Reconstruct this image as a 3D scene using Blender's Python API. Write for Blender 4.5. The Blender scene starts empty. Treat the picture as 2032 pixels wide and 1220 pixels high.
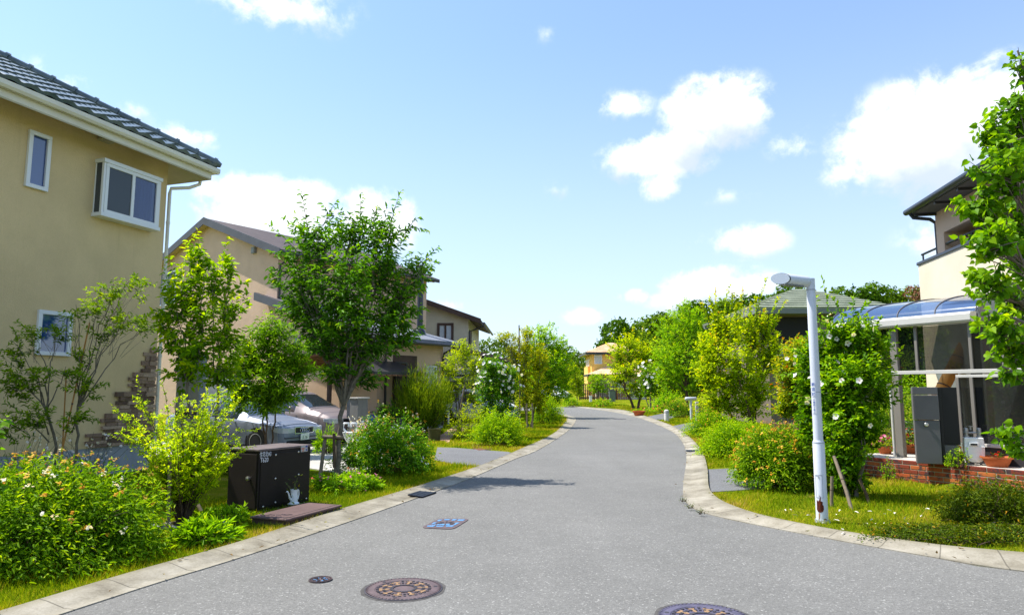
import bpy, bmesh, math, random
import numpy as np
from mathutils import Vector, Matrix
from mathutils.geometry import tessellate_polygon

S = bpy.context.scene
COL = S.collection
R = math.radians
# ------------------------------------------------------------------ camera, sky, sun, exposure
PITCH = R(6.82)
CAMZ = 1.7
FPX = 1354.7
cam_d = bpy.data.cameras.new("camera")
cam_d.lens = 24.0
cam_d.sensor_width = 36.0
cam_d.clip_start = 0.05
cam_d.clip_end = 4000
cam = bpy.data.objects.new("camera", cam_d)
COL.objects.link(cam)
cam.location = (0, 0, CAMZ)
cam.rotation_euler = (R(90) + PITCH, 0, 0)
S.camera = cam
S.view_settings.view_transform = 'Standard'
S.view_settings.look = 'None'
S.view_settings.gamma = 1
S.view_settings.exposure = 0.94
S.cycles.use_denoising = True
S.cycles.max_bounces = 8
S.cycles.transparent_max_bounces = 12
S.cycles.caustics_reflective = False
S.cycles.caustics_refractive = False

SUN_EL = R(59)
SUN_H = Vector((-0.955, 0.30, 0)).normalized()          # horizontal direction towards the sun
SUN_DIR = SUN_H * math.cos(SUN_EL) + Vector((0, 0, math.sin(SUN_EL)))
sun_d = bpy.data.lights.new("sun", 'SUN')
sun_d.energy = 4.4
sun_d.angle = R(0.55)
sun_d.color = (1.0, 0.955, 0.88)
sun = bpy.data.objects.new("sun", sun_d)
COL.objects.link(sun)
sun.location = (-30, 20, 40)
sun.rotation_euler = SUN_DIR.to_track_quat('Z', 'Y').to_euler()


def ray(px, py):
    u = (px - 1016) / FPX
    v = (610 - py) / FPX
    c, s = math.cos(PITCH), math.sin(PITCH)
    return Vector((u, c - v * s, s + v * c))


def at(px, py, Y):
    """world point seen at a pixel, standing Y metres ahead"""
    d = ray(px, py)
    k = Y / d.y
    return Vector((d.x * k, Y, CAMZ + d.z * k))


def G(px, py, z=0.0):
    d = ray(px, py)
    k = (z - CAMZ) / d.z
    return Vector((d.x * k, d.y * k, z))


# ------------------------------------------------------------------ node helpers
class NT:
    def __init__(s, nt):
        s.nt = nt

    def n(s, t, **kw):
        nd = s.nt.nodes.new(t)
        for k, v in kw.items():
            if k.startswith('i_'):
                key = k[2:].replace('_', ' ')
                s.set(nd.inputs[key], v)
            else:
                setattr(nd, k, v)
        return nd

    def set(s, sock, v):
        if isinstance(v, bpy.types.NodeSocket):
            s.nt.links.new(v, sock)
        elif isinstance(v, (tuple, list)) and len(v) == 3 and sock.type == 'RGBA':
            sock.default_value = (*v, 1)
        else:
            sock.default_value = v

    def m(s, op, a, b=None, c=None, clamp=False):
        nd = s.nt.nodes.new('ShaderNodeMath')
        nd.operation = op
        nd.use_clamp = clamp
        for i, v in enumerate((a, b, c)):
            if v is not None:
                s.set(nd.inputs[i], v)
        return nd.outputs[0]

    def vm(s, op, a, b=None, out=0):
        nd = s.nt.nodes.new('ShaderNodeVectorMath')
        nd.operation = op
        s.set(nd.inputs[0], a)
        if b is not None:
            s.set(nd.inputs[1], b)
        return nd.outputs[out]

    def mix(s, fac, a, b, blend='MIX'):
        nd = s.nt.nodes.new('ShaderNodeMix')
        nd.data_type = 'RGBA'
        nd.blend_type = blend
        s.set(nd.inputs['Factor'], fac)
        s.set(nd.inputs[6], a)
        s.set(nd.inputs[7], b)
        return nd.outputs[2]

    def ss(s, x, lo, hi, a=0.0, b=1.0):
        nd = s.nt.nodes.new('ShaderNodeMapRange')
        nd.interpolation_type = 'SMOOTHSTEP'
        s.set(nd.inputs[0], x)
        s.set(nd.inputs[1], lo)
        s.set(nd.inputs[2], hi)
        s.set(nd.inputs[3], a)
        s.set(nd.inputs[4], b)
        return nd.outputs[0]

    def noise(s, vec, scale, detail=4, rough=0.55, dist=0.0):
        nd = s.nt.nodes.new('ShaderNodeTexNoise')
        s.set(nd.inputs['Vector'], vec)
        nd.inputs['Scale'].default_value = scale
        nd.inputs['Detail'].default_value = detail
        nd.inputs['Roughness'].default_value = rough
        nd.inputs['Distortion'].default_value = dist
        return nd.outputs[0]

    def ramp(s, fac, stops, interp='LINEAR'):
        nd = s.nt.nodes.new('ShaderNodeValToRGB')
        cr = nd.color_ramp
        cr.interpolation = interp
        while len(cr.elements) < len(stops):
            cr.elements.new(0.5)
        for e, (p, c) in zip(cr.elements, stops):
            e.position = p
            e.color = (*c, 1) if len(c) == 3 else c
        s.set(nd.inputs[0], fac)
        return nd.outputs[0]

    def bump(s, h, strength=0.3, dist=0.02):
        nd = s.nt.nodes.new('ShaderNodeBump')
        nd.inputs['Strength'].default_value = strength
        nd.inputs['Distance'].default_value = dist
        s.set(nd.inputs['Height'], h)
        return nd.outputs[0]


# ------------------------------------------------------------------ world: daylight sky with cumulus
W = bpy.data.worlds.new("World")
S.world = W
W.use_nodes = True
W.node_tree.nodes.clear()
w = NT(W.node_tree)
tc = w.n('ShaderNodeTexCoord')
dirv = w.vm('NORMALIZE', tc.outputs['Generated'])
sky = w.n('ShaderNodeTexSky', sky_type='NISHITA', sun_disc=False)
sky.sun_elevation = SUN_EL
sky.sun_rotation = math.atan2(SUN_H.x, SUN_H.y)
sky.air_density = 1.0
sky.dust_density = 0.6
sky.ozone_density = 1.0
sky.altitude = 100
skyc = w.vm('MULTIPLY', sky.outputs[0], (0.100, 0.126, 0.146))
sep = w.n('ShaderNodeSeparateXYZ')
w.set(sep.inputs[0], dirv)
# thin summer haze whitens the air low down
hz = w.ss(sep.outputs[2], -0.02, 0.52, 0.70, 0.18)
skyc = w.mix(hz, skyc, (0.455, 0.495, 0.56))
n1 = w.noise(dirv, 15.0, 9, 0.62, 0.25)
n2 = w.noise(dirv, 48.0, 6, 0.6)
nn = w.m('ADD', w.m('MULTIPLY', w.m('SUBTRACT', n1, 0.5), 2.5), w.m('MULTIPLY', w.m('SUBTRACT', n2, 0.5), 1.0))
CLOUDS = [  # pixel centre, radii, thickness
    (1890, 275, 150, 95, 1.3), (1775, 335, 75, 50, 1.1), (2010, 225, 110, 75, 1.3), (1680, 345, 45, 25, .6),
    (1425, 222, 95, 66, 1.25), (1300, 315, 105, 52, 1.2), (1310, 365, 45, 38, 1.0), (1480, 225, 55, 55, 1.0), (1365, 280, 55, 40, 1.2),
    (1235, 212, 65, 34, .5), (1570, 290, 48, 40, .42), (1410, 165, 40, 30, .8),
    (1485, 480, 75, 38, .72), (1425, 575, 115, 48, 1.1), (1350, 600, 75, 30, .9), (1255, 590, 42, 22, .65), (1165, 630, 55, 26, .55),
    (560, 430, 150, 70, 1.2), (740, 445, 90, 70, 1.2), (500, 395, 90, 45, 1.0), (640, 470, 150, 60, 1.1),
    (375, 275, 60, 30, .5), (250, 220, 50, 25, .4), (560, 15, 120, 50, .5), (1085, 68, 26, 22, .25),
    (1100, 382, 36, 26, .36), (1365, 482, 40, 26, .3), (1850, 480, 60, 50, .4), (890, 610, 40, 20, .6), (130, 160, 70, 30, .4),
    (1440, 390, 60, 25, .22)]
acc = num = den = None
for (px, py, rx, ry, th) in CLOUDS:
    d = ray(px, py).normalized()
    e1 = Vector((d.y, -d.x, 0)).normalized()
    e2 = e1.cross(d)
    a = w.m('MULTIPLY', w.vm('DOT_PRODUCT', dirv, tuple(e1), 1), FPX / rx * d.y)
    b = w.m('MULTIPLY', w.vm('DOT_PRODUCT', dirv, tuple(e2), 1), FPX / ry * d.y)
    q = w.m('SQRT', w.m('ADD', w.m('MULTIPLY', a, a), w.m('MULTIPLY', b, b)))
    fwd = w.ss(w.vm('DOT_PRODUCT', dirv, tuple(d), 1), 0.6, 0.8)
    v = w.m('MULTIPLY', w.m('MULTIPLY', w.m('SUBTRACT', 1.18, q), th), fwd)
    acc = v if acc is None else w.m('MAXIMUM', acc, v)
    vp = w.m('MAXIMUM', v, 0.0)
    num = w.m('MULTIPLY', vp, b) if num is None else w.m('ADD', num, w.m('MULTIPLY', vp, b))
    den = vp if den is None else w.m('ADD', den, vp)
# a scatter of the same cloud for the rest of the sky
n3 = w.noise(dirv, 2.4, 5, 0.55)
back = w.ss(sep.outputs[1], 0.35, 0.0)
acc = w.m('MAXIMUM', acc, w.m('MULTIPLY', w.m('MULTIPLY', w.m('SUBTRACT', n3, 0.56), 6.0), back))
dens = w.m('ADD', acc, w.m('MULTIPLY', nn, 0.95))
mask = w.ss(dens, 0.12, 1.02)
mask = w.m('MULTIPLY', mask, w.ss(acc, 0.0, 0.4))
n4 = w.noise(w.vm('ADD', dirv, (0.03, -0.02, 0.05)), 7.5, 6, 0.55)
under = w.m('DIVIDE', num, w.m('MAXIMUM', den, 0.05))      # height within the cloud, in its own radii
litf = w.ss(w.m('ADD', under, w.m('MULTIPLY', w.m('SUBTRACT', n4, 0.5), 3.2)), -0.75, 0.25)
cc = w.mix(litf, (0.56, 0.645, 0.77), (1.10, 1.11, 1.13))
cc = w.vm('MULTIPLY', cc, (0.72, 0.72, 0.72))
fin = w.mix(mask, skyc, cc)
bg = w.n('ShaderNodeBackground')
w.set(bg.inputs[0], fin)
bg.inputs[1].default_value = 1.0
wo = w.n('ShaderNodeOutputWorld')
W.node_tree.links.new(bg.outputs[0], wo.inputs[0])


# ------------------------------------------------------------------ materials
MATS = {}


def principled(name, col=(.5, .5, .5), rough=.6, metal=0.0, spec=.4, fn=None, coat=0.0, em=None):
    if name in MATS:
        return MATS[name]
    m = bpy.data.materials.new(name)
    m.use_nodes = True
    nt = m.node_tree
    nt.nodes.clear()
    t = NT(nt)
    p = t.n('ShaderNodeBsdfPrincipled')
    p.inputs['Base Color'].default_value = (*col, 1)
    p.inputs['Roughness'].default_value = rough
    p.inputs['Metallic'].default_value = metal
    p.inputs['Specular IOR Level'].default_value = spec
    p.inputs['Coat Weight'].default_value = coat
    o = t.n('ShaderNodeOutputMaterial')
    nt.links.new(p.outputs[0], o.inputs[0])
    if fn:
        fn(t, p, o)
    MATS[name] = m
    return m


def objco(t):
    return t.n('ShaderNodeNewGeometry').outputs['Position']


def worn(name, col, var=.12, scale=3.0, rough=.75, bump=.15, bscale=60, spec=.3, metal=0.0, streak=0.0):
    """matt surface with uneven tone, grain and, where wanted, rain streaks"""
    def fn(t, p, o):
        co = objco(t)
        n = t.noise(co, scale, 5, .6)
        f = t.noise(co, bscale, 3, .6)
        c = t.mix(t.ss(n, .3, .7), tuple(x * (1 - var) for x in col), tuple(min(1, x * (1 + var)) for x in col))
        c = t.mix(t.m('MULTIPLY', t.ss(f, .35, .7), .25), c, tuple(x * .75 for x in col))
        if streak:
            mp = t.n('ShaderNodeMapping')
            mp.inputs['Scale'].default_value = (5, 5, .35)
            t.set(mp.inputs[0], co)
            st = t.noise(mp.outputs[0], 1.0, 4, .65)
            c = t.mix(t.ss(st, .55, .8, 0, streak), c, tuple(x * .55 for x in col))
        t.set(p.inputs['Base Color'], c)
        if bump:
            t.set(p.inputs['Normal'], t.bump(f, bump, .01))
    return principled(name, col, rough, metal, spec, fn)


def leafmat(name, stops, trans=.35, rough=.45, spec=.35):
    """leaf colour runs with the 'tint' value each leaf carries (old to young growth)"""
    if name in MATS:
        return MATS[name]
    m = bpy.data.materials.new(name)
    m.use_nodes = True
    nt = m.node_tree
    nt.nodes.clear()
    t = NT(nt)
    at_ = t.n('ShaderNodeAttribute', attribute_name='tint')
    c = t.ramp(at_.outputs['Fac'], stops)
    p = t.n('ShaderNodeBsdfPrincipled')
    t.set(p.inputs['Base Color'], c)
    p.inputs['Roughness'].default_value = rough
    p.inputs['Specular IOR Level'].default_value = spec
    tr = t.n('ShaderNodeBsdfTranslucent')
    t.set(tr.inputs[0], t.mix(1.0, c, (1.5, 1.4, .5), 'MULTIPLY'))
    mx = t.n('ShaderNodeMixShader')
    mx.inputs[0].default_value = trans
    nt.links.new(p.outputs[0], mx.inputs[1])
    nt.links.new(tr.outputs[0], mx.inputs[2])
    o = t.n('ShaderNodeOutputMaterial')
    nt.links.new(mx.outputs[0], o.inputs[0])
    MATS[name] = m
    return m


# ------------------------------------------------------------------ object helpers
def props(o, label=None, cat=None, group=None, kind=None):
    if label:
        o['label'] = label
    if cat:
        o['category'] = cat
    if group:
        o['group'] = group
    if kind:
        o['kind'] = kind
    return o


def thing(name, label, cat, loc=(0, 0, 0), rotz=0.0, group=None, kind=None):
    o = bpy.data.objects.new(name, None)
    COL.objects.link(o)
    o.location = loc
    o.rotation_euler = (0, 0, rotz)
    o.empty_display_size = .2
    return props(o, label, cat, group, kind)


def root_loc(o):
    v = Vector((0, 0, 0))
    while o is not None:
        v = v + Vector(o.location)
        o = o.parent
    return v


def link_mesh(name, me, mats, parent=None, local=False):
    o = bpy.data.objects.new(name, me)
    COL.objects.link(o)
    for m in (mats if isinstance(mats, (list, tuple)) else [mats]):
        me.materials.append(m)
    if parent is not None:
        o.parent = parent
    return o


class MB:
    def __init__(s):
        s.v, s.f, s.m = [], [], []

    def add(s, vs, fs, m=0):
        b = len(s.v)
        s.v += [Vector(v) for v in vs]
        for f in fs:
            s.f.append(tuple(i + b for i in f))
            s.m.append(m)
        return s

    def obox(s, O, U, V, N, u0, u1, v0, v1, n0, n1, m=0):
        O, U, V, N = Vector(O), Vector(U), Vector(V), Vector(N)
        P = [O + U * u + V * v + N * n for n in (n0, n1) for v in (v0, v1) for u in (u0, u1)]
        fs = [(0, 2, 3, 1), (4, 5, 7, 6), (0, 1, 5, 4), (2, 6, 7, 3), (0, 4, 6, 2), (1, 3, 7, 5)]
        return s.add(P, fs, m)

    def box(s, x0, x1, y0, y1, z0, z1, m=0):
        return s.obox((0, 0, 0), (1, 0, 0), (0, 1, 0), (0, 0, 1), x0, x1, y0, y1, z0, z1, m)

    def tube(s, pts, rad, n=8, cap=True, m=0):
        pts = [Vector(p) for p in pts]
        if not isinstance(rad, (list, tuple)):
            rad = [rad] * len(pts)
        vs, fs = [], []
        up = Vector((0, 0, 1))
        T0 = (pts[1] - pts[0]).normalized()
        a = up.cross(T0)
        if a.length < .05:
            a = Vector((1, 0, 0)).cross(T0)
        a.normalize()
        for i, p in enumerate(pts):
            T = (pts[min(i + 1, len(pts) - 1)] - pts[max(i - 1, 0)]).normalized()
            a = (a - T * a.dot(T)).normalized()
            b = T.cross(a)
            for k in range(n):
                t = 2 * math.pi * k / n
                vs.append(p + (a * math.cos(t) + b * math.sin(t)) * rad[i])
        for i in range(len(pts) - 1):
            for k in range(n):
                fs.append((i * n + k, i * n + (k + 1) % n, (i + 1) * n + (k + 1) % n, (i + 1) * n + k))
        if cap:
            fs.append(tuple(reversed(range(n))))
            fs.append(tuple(range((len(pts) - 1) * n, len(pts) * n)))
        return s.add(vs, fs, m)

    def lathe(s, prof, c=(0, 0, 0), n=20, X=(1, 0, 0), Y=(0, 1, 0), Z=(0, 0, 1), m=0):
        c, X, Y, Z = Vector(c), Vector(X), Vector(Y), Vector(Z)
        vs, fs = [], []
        for r, z in prof:
            for k in range(n):
                t = 2 * math.pi * k / n
                vs.append(c + X * (r * math.cos(t)) + Y * (r * math.sin(t)) + Z * z)
        for i in range(len(prof) - 1):
            for k in range(n):
                fs.append((i * n + k, i * n + (k + 1) % n, (i + 1) * n + (k + 1) % n, (i + 1) * n + k))
        if prof[0][0] > 1e-4:
            fs.append(tuple(reversed(range(n))))
        if prof[-1][0] > 1e-4:
            fs.append(tuple(range((len(prof) - 1) * n, len(prof) * n)))
        return s.add(vs, fs, m)

    def prism(s, poly, vec, m=0):
        poly = [Vector(p) for p in poly]
        vec = Vector(vec)
        n = len(poly)
        vs = poly + [p + vec for p in poly]
        fs = [tuple(reversed(range(n))), tuple(range(n, 2 * n))]
        fs += [(i, (i + 1) % n, n + (i + 1) % n, n + i) for i in range(n)]
        return s.add(vs, fs, m)

    def slab(s, poly, z0, z1, m=0):
        """flat-topped slab over a plan polygon that may be concave"""
        poly = [Vector((p[0], p[1], 0)) for p in poly]
        n = len(poly)
        tri = tessellate_polygon([poly])
        vs = [Vector((p.x, p.y, z0)) for p in poly] + [Vector((p.x, p.y, z1)) for p in poly]
        fs = []
        for a, b, c in tri:
            if (poly[b] - poly[a]).cross(poly[c] - poly[a]).z < 0:
                b, c = c, b
            fs.append((a + n, b + n, c + n))
            fs.append((a, c, b))
        fs += [(i, (i + 1) % n, n + (i + 1) % n, n + i) for i in range(n)]
        return s.add(vs, fs, m)

    def build(s, name, mats, parent=None, local=False, smooth=None, bevel=0.0, seg=2):
        off = root_loc(parent) if (parent is not None and not local) else Vector((0, 0, 0))
        me = bpy.data.meshes.new(name)
        me.from_pydata([tuple(v - off) for v in s.v], [], s.f)
        if any(s.m):
            me.polygons.foreach_set('material_index', s.m)
        bm = bmesh.new()
        bm.from_mesh(me)
        bmesh.ops.recalc_face_normals(bm, faces=bm.faces)
        bm.to_mesh(me)
        bm.free()
        if smooth is not None:
            me.shade_smooth()
            me.set_sharp_from_angle(angle=R(smooth))
        o = link_mesh(name, me, mats, parent)
        if bevel:
            b = o.modifiers.new('bevel', 'BEVEL')
            b.width = bevel
            b.segments = seg
            b.limit_method = 'ANGLE'
            b.angle_limit = R(40)
        return o


def text(body, size, mat, O, U, V, parent, name='lettering', align='LEFT', depth=.001, spacing=1.0, local=False, xs=1.0):
    c = bpy.data.curves.new(name, 'FONT')
    c.body = body
    c.size = size
    c.extrude = depth
    c.align_x = align
    c.space_line = spacing
    tmp = bpy.data.objects.new('tmp', c)
    COL.objects.link(tmp)
    dg = bpy.context.evaluated_depsgraph_get()
    me = bpy.data.meshes.new_from_object(tmp.evaluated_get(dg))
    bpy.data.objects.remove(tmp)
    me.materials.clear()
    U, V = Vector(U).normalized(), Vector(V).normalized()
    N = U.cross(V)
    off = root_loc(parent) if not local else Vector((0, 0, 0))
    M = Matrix(((U.x, V.x, N.x, O[0] - off.x), (U.y, V.y, N.y, O[1] - off.y), (U.z, V.z, N.z, O[2] - off.z), (0, 0, 0, 1)))
    me.transform(Matrix.Diagonal((xs, 1, 1, 1)))
    me.transform(M)
    return link_mesh(name, me, mat, parent)


def crom(pts, step=.4):
    """smooth curve through plan points"""
    P = [Vector((p[0], p[1], 0)) for p in pts]
    P = [P[0] * 2 - P[1]] + P + [P[-1] * 2 - P[-2]]
    out = []
    for i in range(1, len(P) - 2):
        a, b, c, d = P[i - 1:i + 3]
        n = max(2, int((c - b).length / step))
        for k in range(n):
            t = k / n
            out.append(.5 * (2 * b + (c - a) * t + (2 * a - 5 * b + 4 * c - d) * t * t + (3 * b - a - 3 * c + d) * t ** 3))
    out.append(P[-2])
    return out


# ------------------------------------------------------------------ foliage
RNG = np.random.default_rng(11)
TPL = {
    'diamond': ([(0, 0, 0), (.45, .5, .05), (1, 0, -.08), (.45, -.5, .05)], [(0, 1, 2, 3)]),
    'leaf': ([(0, 0, 0), (.28, .44, .10), (.66, .36, .06), (1, 0, -.14), (.66, -.36, .06), (.28, -.44, .10)],
             [(0, 1, 2, 3), (0, 3, 4, 5)]),
    'heart': ([(0, 0, 0), (-.10, .26, .05), (.10, .52, .10), (.42, .50, .08), (.72, .24, .0), (1.05, 0, -.16),
               (.72, -.24, .0), (.42, -.50, .08), (.10, -.52, .10), (-.10, -.26, .05)],
              [(0, 1, 2, 3, 4, 5), (0, 5, 6, 7, 8, 9)]),
    'blade': ([(0, -.5, 0), (0, .5, 0), (.55, .34, .02), (1, 0, -.22), (.55, -.34, .02)], [(0, 1, 2, 3, 4)]),
    'flower': ([(0, 0, -.04)] + [((.37 + .14 * abs(math.cos(k * math.pi / 4)) ** .5) * math.cos(k * math.pi / 10), (.37 + .14 * abs(math.cos(k * math.pi / 4)) ** .5) * math.sin(k * math.pi / 10),
                                   .07 + .06 * abs(math.cos(k * math.pi / 4))) for k in range(20)],
               [(0, 1 + k, 1 + (k + 1) % 20) for k in range(20)]),
    'umbel': ([(0, 0, .12)] + [(.5 * math.cos(k * math.pi / 3.5), .5 * math.sin(k * math.pi / 3.5), -.05 + .05 * (k % 2)) for k in range(7)],
              [(0, 1 + k, 1 + (k + 1) % 7) for k in range(7)]),
}


def nrm(a):
    return a / np.maximum(np.linalg.norm(a, axis=-1, keepdims=True), 1e-9)


def rand_dir(n, rng):
    return nrm(rng.normal(size=(n, 3)))


def leaf_mesh(name, P, D, U, L, Wd, tint, mat, parent, tpl='leaf', flat=False):
    T, F = TPL[tpl]
    T = np.array(T)
    n, k = len(P), len(T)
    D = nrm(D)
    Sd = nrm(np.cross(D, U))
    N = np.cross(Sd, D)
    L = np.broadcast_to(L, (n,))
    Wd = np.broadcast_to(Wd, (n,))
    V = (P[:, None, :] + (T[None, :, 0, None] * L[:, None, None]) * D[:, None, :]
         + (T[None, :, 1, None] * Wd[:, None, None]) * Sd[:, None, :]
         + (T[None, :, 2, None] * np.minimum(L, Wd * 3)[:, None, None]) * N[:, None, :])
    off = np.array(root_loc(parent)) if parent is not None else np.zeros(3)
    V = (V - off).reshape(-1, 3)
    me = bpy.data.meshes.new(name)
    me.vertices.add(n * k)
    me.vertices.foreach_set('co', V.astype(np.float32).ravel())
    sizes = np.array([len(f) for f in F])
    idx = np.concatenate([np.array(f) for f in F])
    loops = (np.arange(n)[:, None] * k + idx[None, :]).ravel()
    me.loops.add(len(loops))
    me.loops.foreach_set('vertex_index', loops.astype(np.int32))
    tot = np.tile(sizes, n)
    st = np.concatenate([[0], np.cumsum(tot)[:-1]])
    me.polygons.add(len(tot))
    me.polygons.foreach_set('loop_start', st.astype(np.int32))
    me.polygons.foreach_set('loop_total', tot.astype(np.int32))
    a = me.attributes.new('tint', 'FLOAT', 'POINT')
    tt = np.repeat(np.broadcast_to(tint, (n,)), k)
    if tpl == 'flower':
        tt = tt.reshape(n, k).copy()
        tt[:, 0] = 0.0
        tt = tt.ravel()
    a.data.foreach_set('value', tt.astype(np.float32))
    me.update(calc_edges=True)
    return link_mesh(name, me, mat, parent)


def tubes_mesh(name, polys, mat, parent, n=4):
    """polys: list of (points (m,3), radii (m,))"""
    mb = MB()
    for p, r in polys:
        mb.tube([tuple(q) for q in p], list(r), n, cap=True)
    return mb.build(name, mat, parent, smooth=60)


def quad_pts(Sx, E, C, t):
    t = t[..., None]
    return (1 - t) ** 2 * Sx[:, None, :] + 2 * t * (1 - t) * C[:, None, :] + t ** 2 * E[:, None, :]


def twig_leaves(St, En, C, k, t0, rng, spread=50, droop=.15, tipgain=.5, flatup=.8, jit=.01):
    n = len(St)
    t = t0 + (1 - t0) * (np.arange(k)[None, :] + rng.random((n, k))) / k
    P = quad_pts(St, En, C, t)
    tt = t[..., None]
    tan = nrm(2 * (1 - tt) * (C - St)[:, None, :] + 2 * tt * (En - C)[:, None, :])
    ref = np.array([0, 0, 1.0]) + rng.normal(size=(n, 1, 3)) * .25
    sd = nrm(np.cross(tan, np.broadcast_to(ref, tan.shape)))
    up = np.cross(sd, tan)
    ang = np.where(np.arange(k) % 2 == 0, 0, math.pi)[None, :] + rng.normal(size=(n, k)) * .7
    per = sd * np.cos(ang)[..., None] + up * np.sin(ang)[..., None]
    sp = np.radians(spread + rng.normal(size=(n, k)) * 15)[..., None]
    D = tan * np.cos(sp) + per * np.sin(sp)
    D = D + np.array([0, 0, -droop]) + rng.normal(size=D.shape) * .12
    U = np.array([0, 0, flatup]) + rng.normal(size=D.shape) * .45
    tw = rng.normal(size=(n, 1)) * .12
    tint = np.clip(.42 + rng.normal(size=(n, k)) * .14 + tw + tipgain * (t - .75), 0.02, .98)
    P = P + rng.normal(size=P.shape) * jit
    return P.reshape(-1, 3), nrm(D.reshape(-1, 3)), U.reshape(-1, 3), tint.ravel(), t.ravel()


def ellipsoid_twigs(c, r, n, rng, inner=.15, upbias=.15, curve=.2, lo=.72, hi=1.12, bump=.16):
    c, r = np.array(c), np.array(r)
    d = rand_dir(n, rng)
    d[:, 2] += upbias
    d = nrm(d)
    ph = rng.random(6) * 6.28
    wob = 1 + bump * (np.sin(d[:, 0] * 4 + ph[0]) * np.cos(d[:, 1] * 4 + ph[1]) + np.sin(d[:, 2] * 5 + ph[2]) * .8)
    En = c + d * r * (rng.uniform(lo, hi, (n, 1)) * wob[:, None])
    St = c + rng.normal(size=(n, 3)) * r * inner
    C = (St + En) / 2 + np.array([0, 0, 1.0]) * curve * r[2] + rng.normal(size=(n, 3)) * r * .08
    return St, En, C


def dome_twigs(c, rx, ry, h, n, rng, base=.3, z0=0.05, bump=.14, curve=.25, low=-.05):
    """stems springing from a clump's foot out to an uneven dome"""
    az = rng.random(n) * 2 * math.pi
    sz = rng.uniform(low, 1, n)
    cz = np.sqrt(np.maximum(0, 1 - np.maximum(sz, 0) ** 2))
    ph = rng.random(6) * 6.28
    wob = 1 + bump * (np.sin(3 * az + ph[0]) * np.sin(4 * sz + ph[1]) + .7 * np.sin(7 * az + ph[2] + 3 * sz)) + rng.normal(size=n) * .05
    En = np.stack([c[0] + rx * cz * np.cos(az) * wob, c[1] + ry * cz * np.sin(az) * wob, c[2] + z0 + np.maximum(.02, sz) * h * wob], 1)
    q = base * np.sqrt(rng.random(n))
    a2 = az + rng.normal(size=n) * .6
    St = np.stack([c[0] + rx * q * np.cos(a2), c[1] + ry * q * np.sin(a2), np.full(n, c[2] + .02)], 1)
    C = (St + En) / 2 + np.array([0, 0, 1.0]) * curve * h
    return St, En, C


def limb(p0, p1, r0, r1, bend=.1, n=7, rng=RNG):
    p0, p1 = np.array(p0, float), np.array(p1, float)
    L = np.linalg.norm(p1 - p0)
    c = (p0 + p1) / 2 + np.array([0, 0, bend * L]) + rng.normal(size=3) * .05 * L
    t = np.linspace(0, 1, n)[:, None]
    P = (1 - t) ** 2 * p0 + 2 * t * (1 - t) * c + t ** 2 * p1
    P[1:-1] += rng.normal(size=(n - 2, 3)) * .012 * L
    return P, r0 + (r1 - r0) * np.linspace(0, 1, n) ** .8
# ================================================================== SETTING
UP = Vector((0, 0, 1))


def smooth(a, b, x):
    t = np.clip((x - a) / (b - a), 0, 1)
    return t * t * (3 - 2 * t)


BR0 = Vector((7.07, 13.3))          # left end of the low brick wall
BRU = Vector((.51, -.86)).normalized()
BRN = Vector((-BRU.y * -1, -BRU.x)) if False else Vector((BRU.y, -BRU.x))   # faces the verge


def H(x, y):
    """height of the lots above the road"""
    x, y = np.asarray(x, float), np.asarray(y, float)
    left = .50 * smooth(22.5, 27, y) * smooth(-3.2, -4.6, x) * smooth(75, 60, y)
    d = (x - BR0.x) * BRN.x + (y - BR0.y) * BRN.y
    right = .33 * smooth(-.1, -.7, d) * smooth(27, 20, y) * smooth(6.6, 7.6, x)
    far = .42 * smooth(66, 80, y - .25 * np.minimum(x, 0) * 0) * smooth(-3, 4, x)
    return left + right + far


# kerb lines: inner edge meets the asphalt, outer edge meets the grass
L_in = [(-7.6, -7), (-5.2, -.2)] + [tuple(G(*p))[:2] for p in [(144, 1213), (460, 1113), (693, 1036), (863, 976), (939, 947), (1022, 911), (1075, 889), (1130, 852)]] + [(3.62, 39), (3.75, 43), (3.2, 48), (.6, 55), (-7, 61), (-24, 66)]
L_out = [(-8.05, -7), (-5.65, -.2)] + [tuple(G(*p))[:2] for p in [(43, 1213), (299, 1135), (460, 1089), (680, 1016), (826, 971), (950, 929), (1022, 899), (1100, 861)]] + [(3.0, 38), (3.2, 43), (2.6, 48), (.2, 54.2), (-7.3, 60.2), (-24, 65.2)]
R_in = [(26, -3), (16, 1.5), (10.5, 3.9), (7.2, 5.35)] + [tuple(G(*p))[:2] for p in [(2032, 1135), (1900, 1115), (1700, 1080), (1500, 1042), (1400, 1019), (1360, 996), (1356, 960), (1362, 912), (1358, 885), (1340, 861), (1310, 845), (1270, 830), (1220, 818), (1170, 811)]] + [(5.0, 68), (1.5, 75), (-8, 80), (-24, 84)]
R_out = [(26.3, -2.4), (16.3, 2.1), (10.8, 4.5), (7.5, 5.95)] + [tuple(G(*p))[:2] for p in [(2032, 1106), (1900, 1095), (1750, 1075), (1600, 1049), (1480, 1020), (1412, 984), (1404, 935), (1396, 905), (1380, 881), (1350, 856), (1310, 837), (1240, 815)]] + [(7.4, 62), (5.4, 70), (1.9, 76), (-7.7, 81), (-24, 85)]
L_in, L_out, R_in, R_out = [crom(p, .35) for p in (L_in, L_out, R_in, R_out)]


def resample(P, n):
    d = np.array([[p.x, p.y] for p in P])
    s = np.concatenate([[0], np.cumsum(np.linalg.norm(np.diff(d, axis=0), axis=1))])
    t = np.linspace(0, s[-1], n)
    return np.stack([np.interp(t, s, d[:, 0]), np.interp(t, s, d[:, 1])], 1), t


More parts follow.
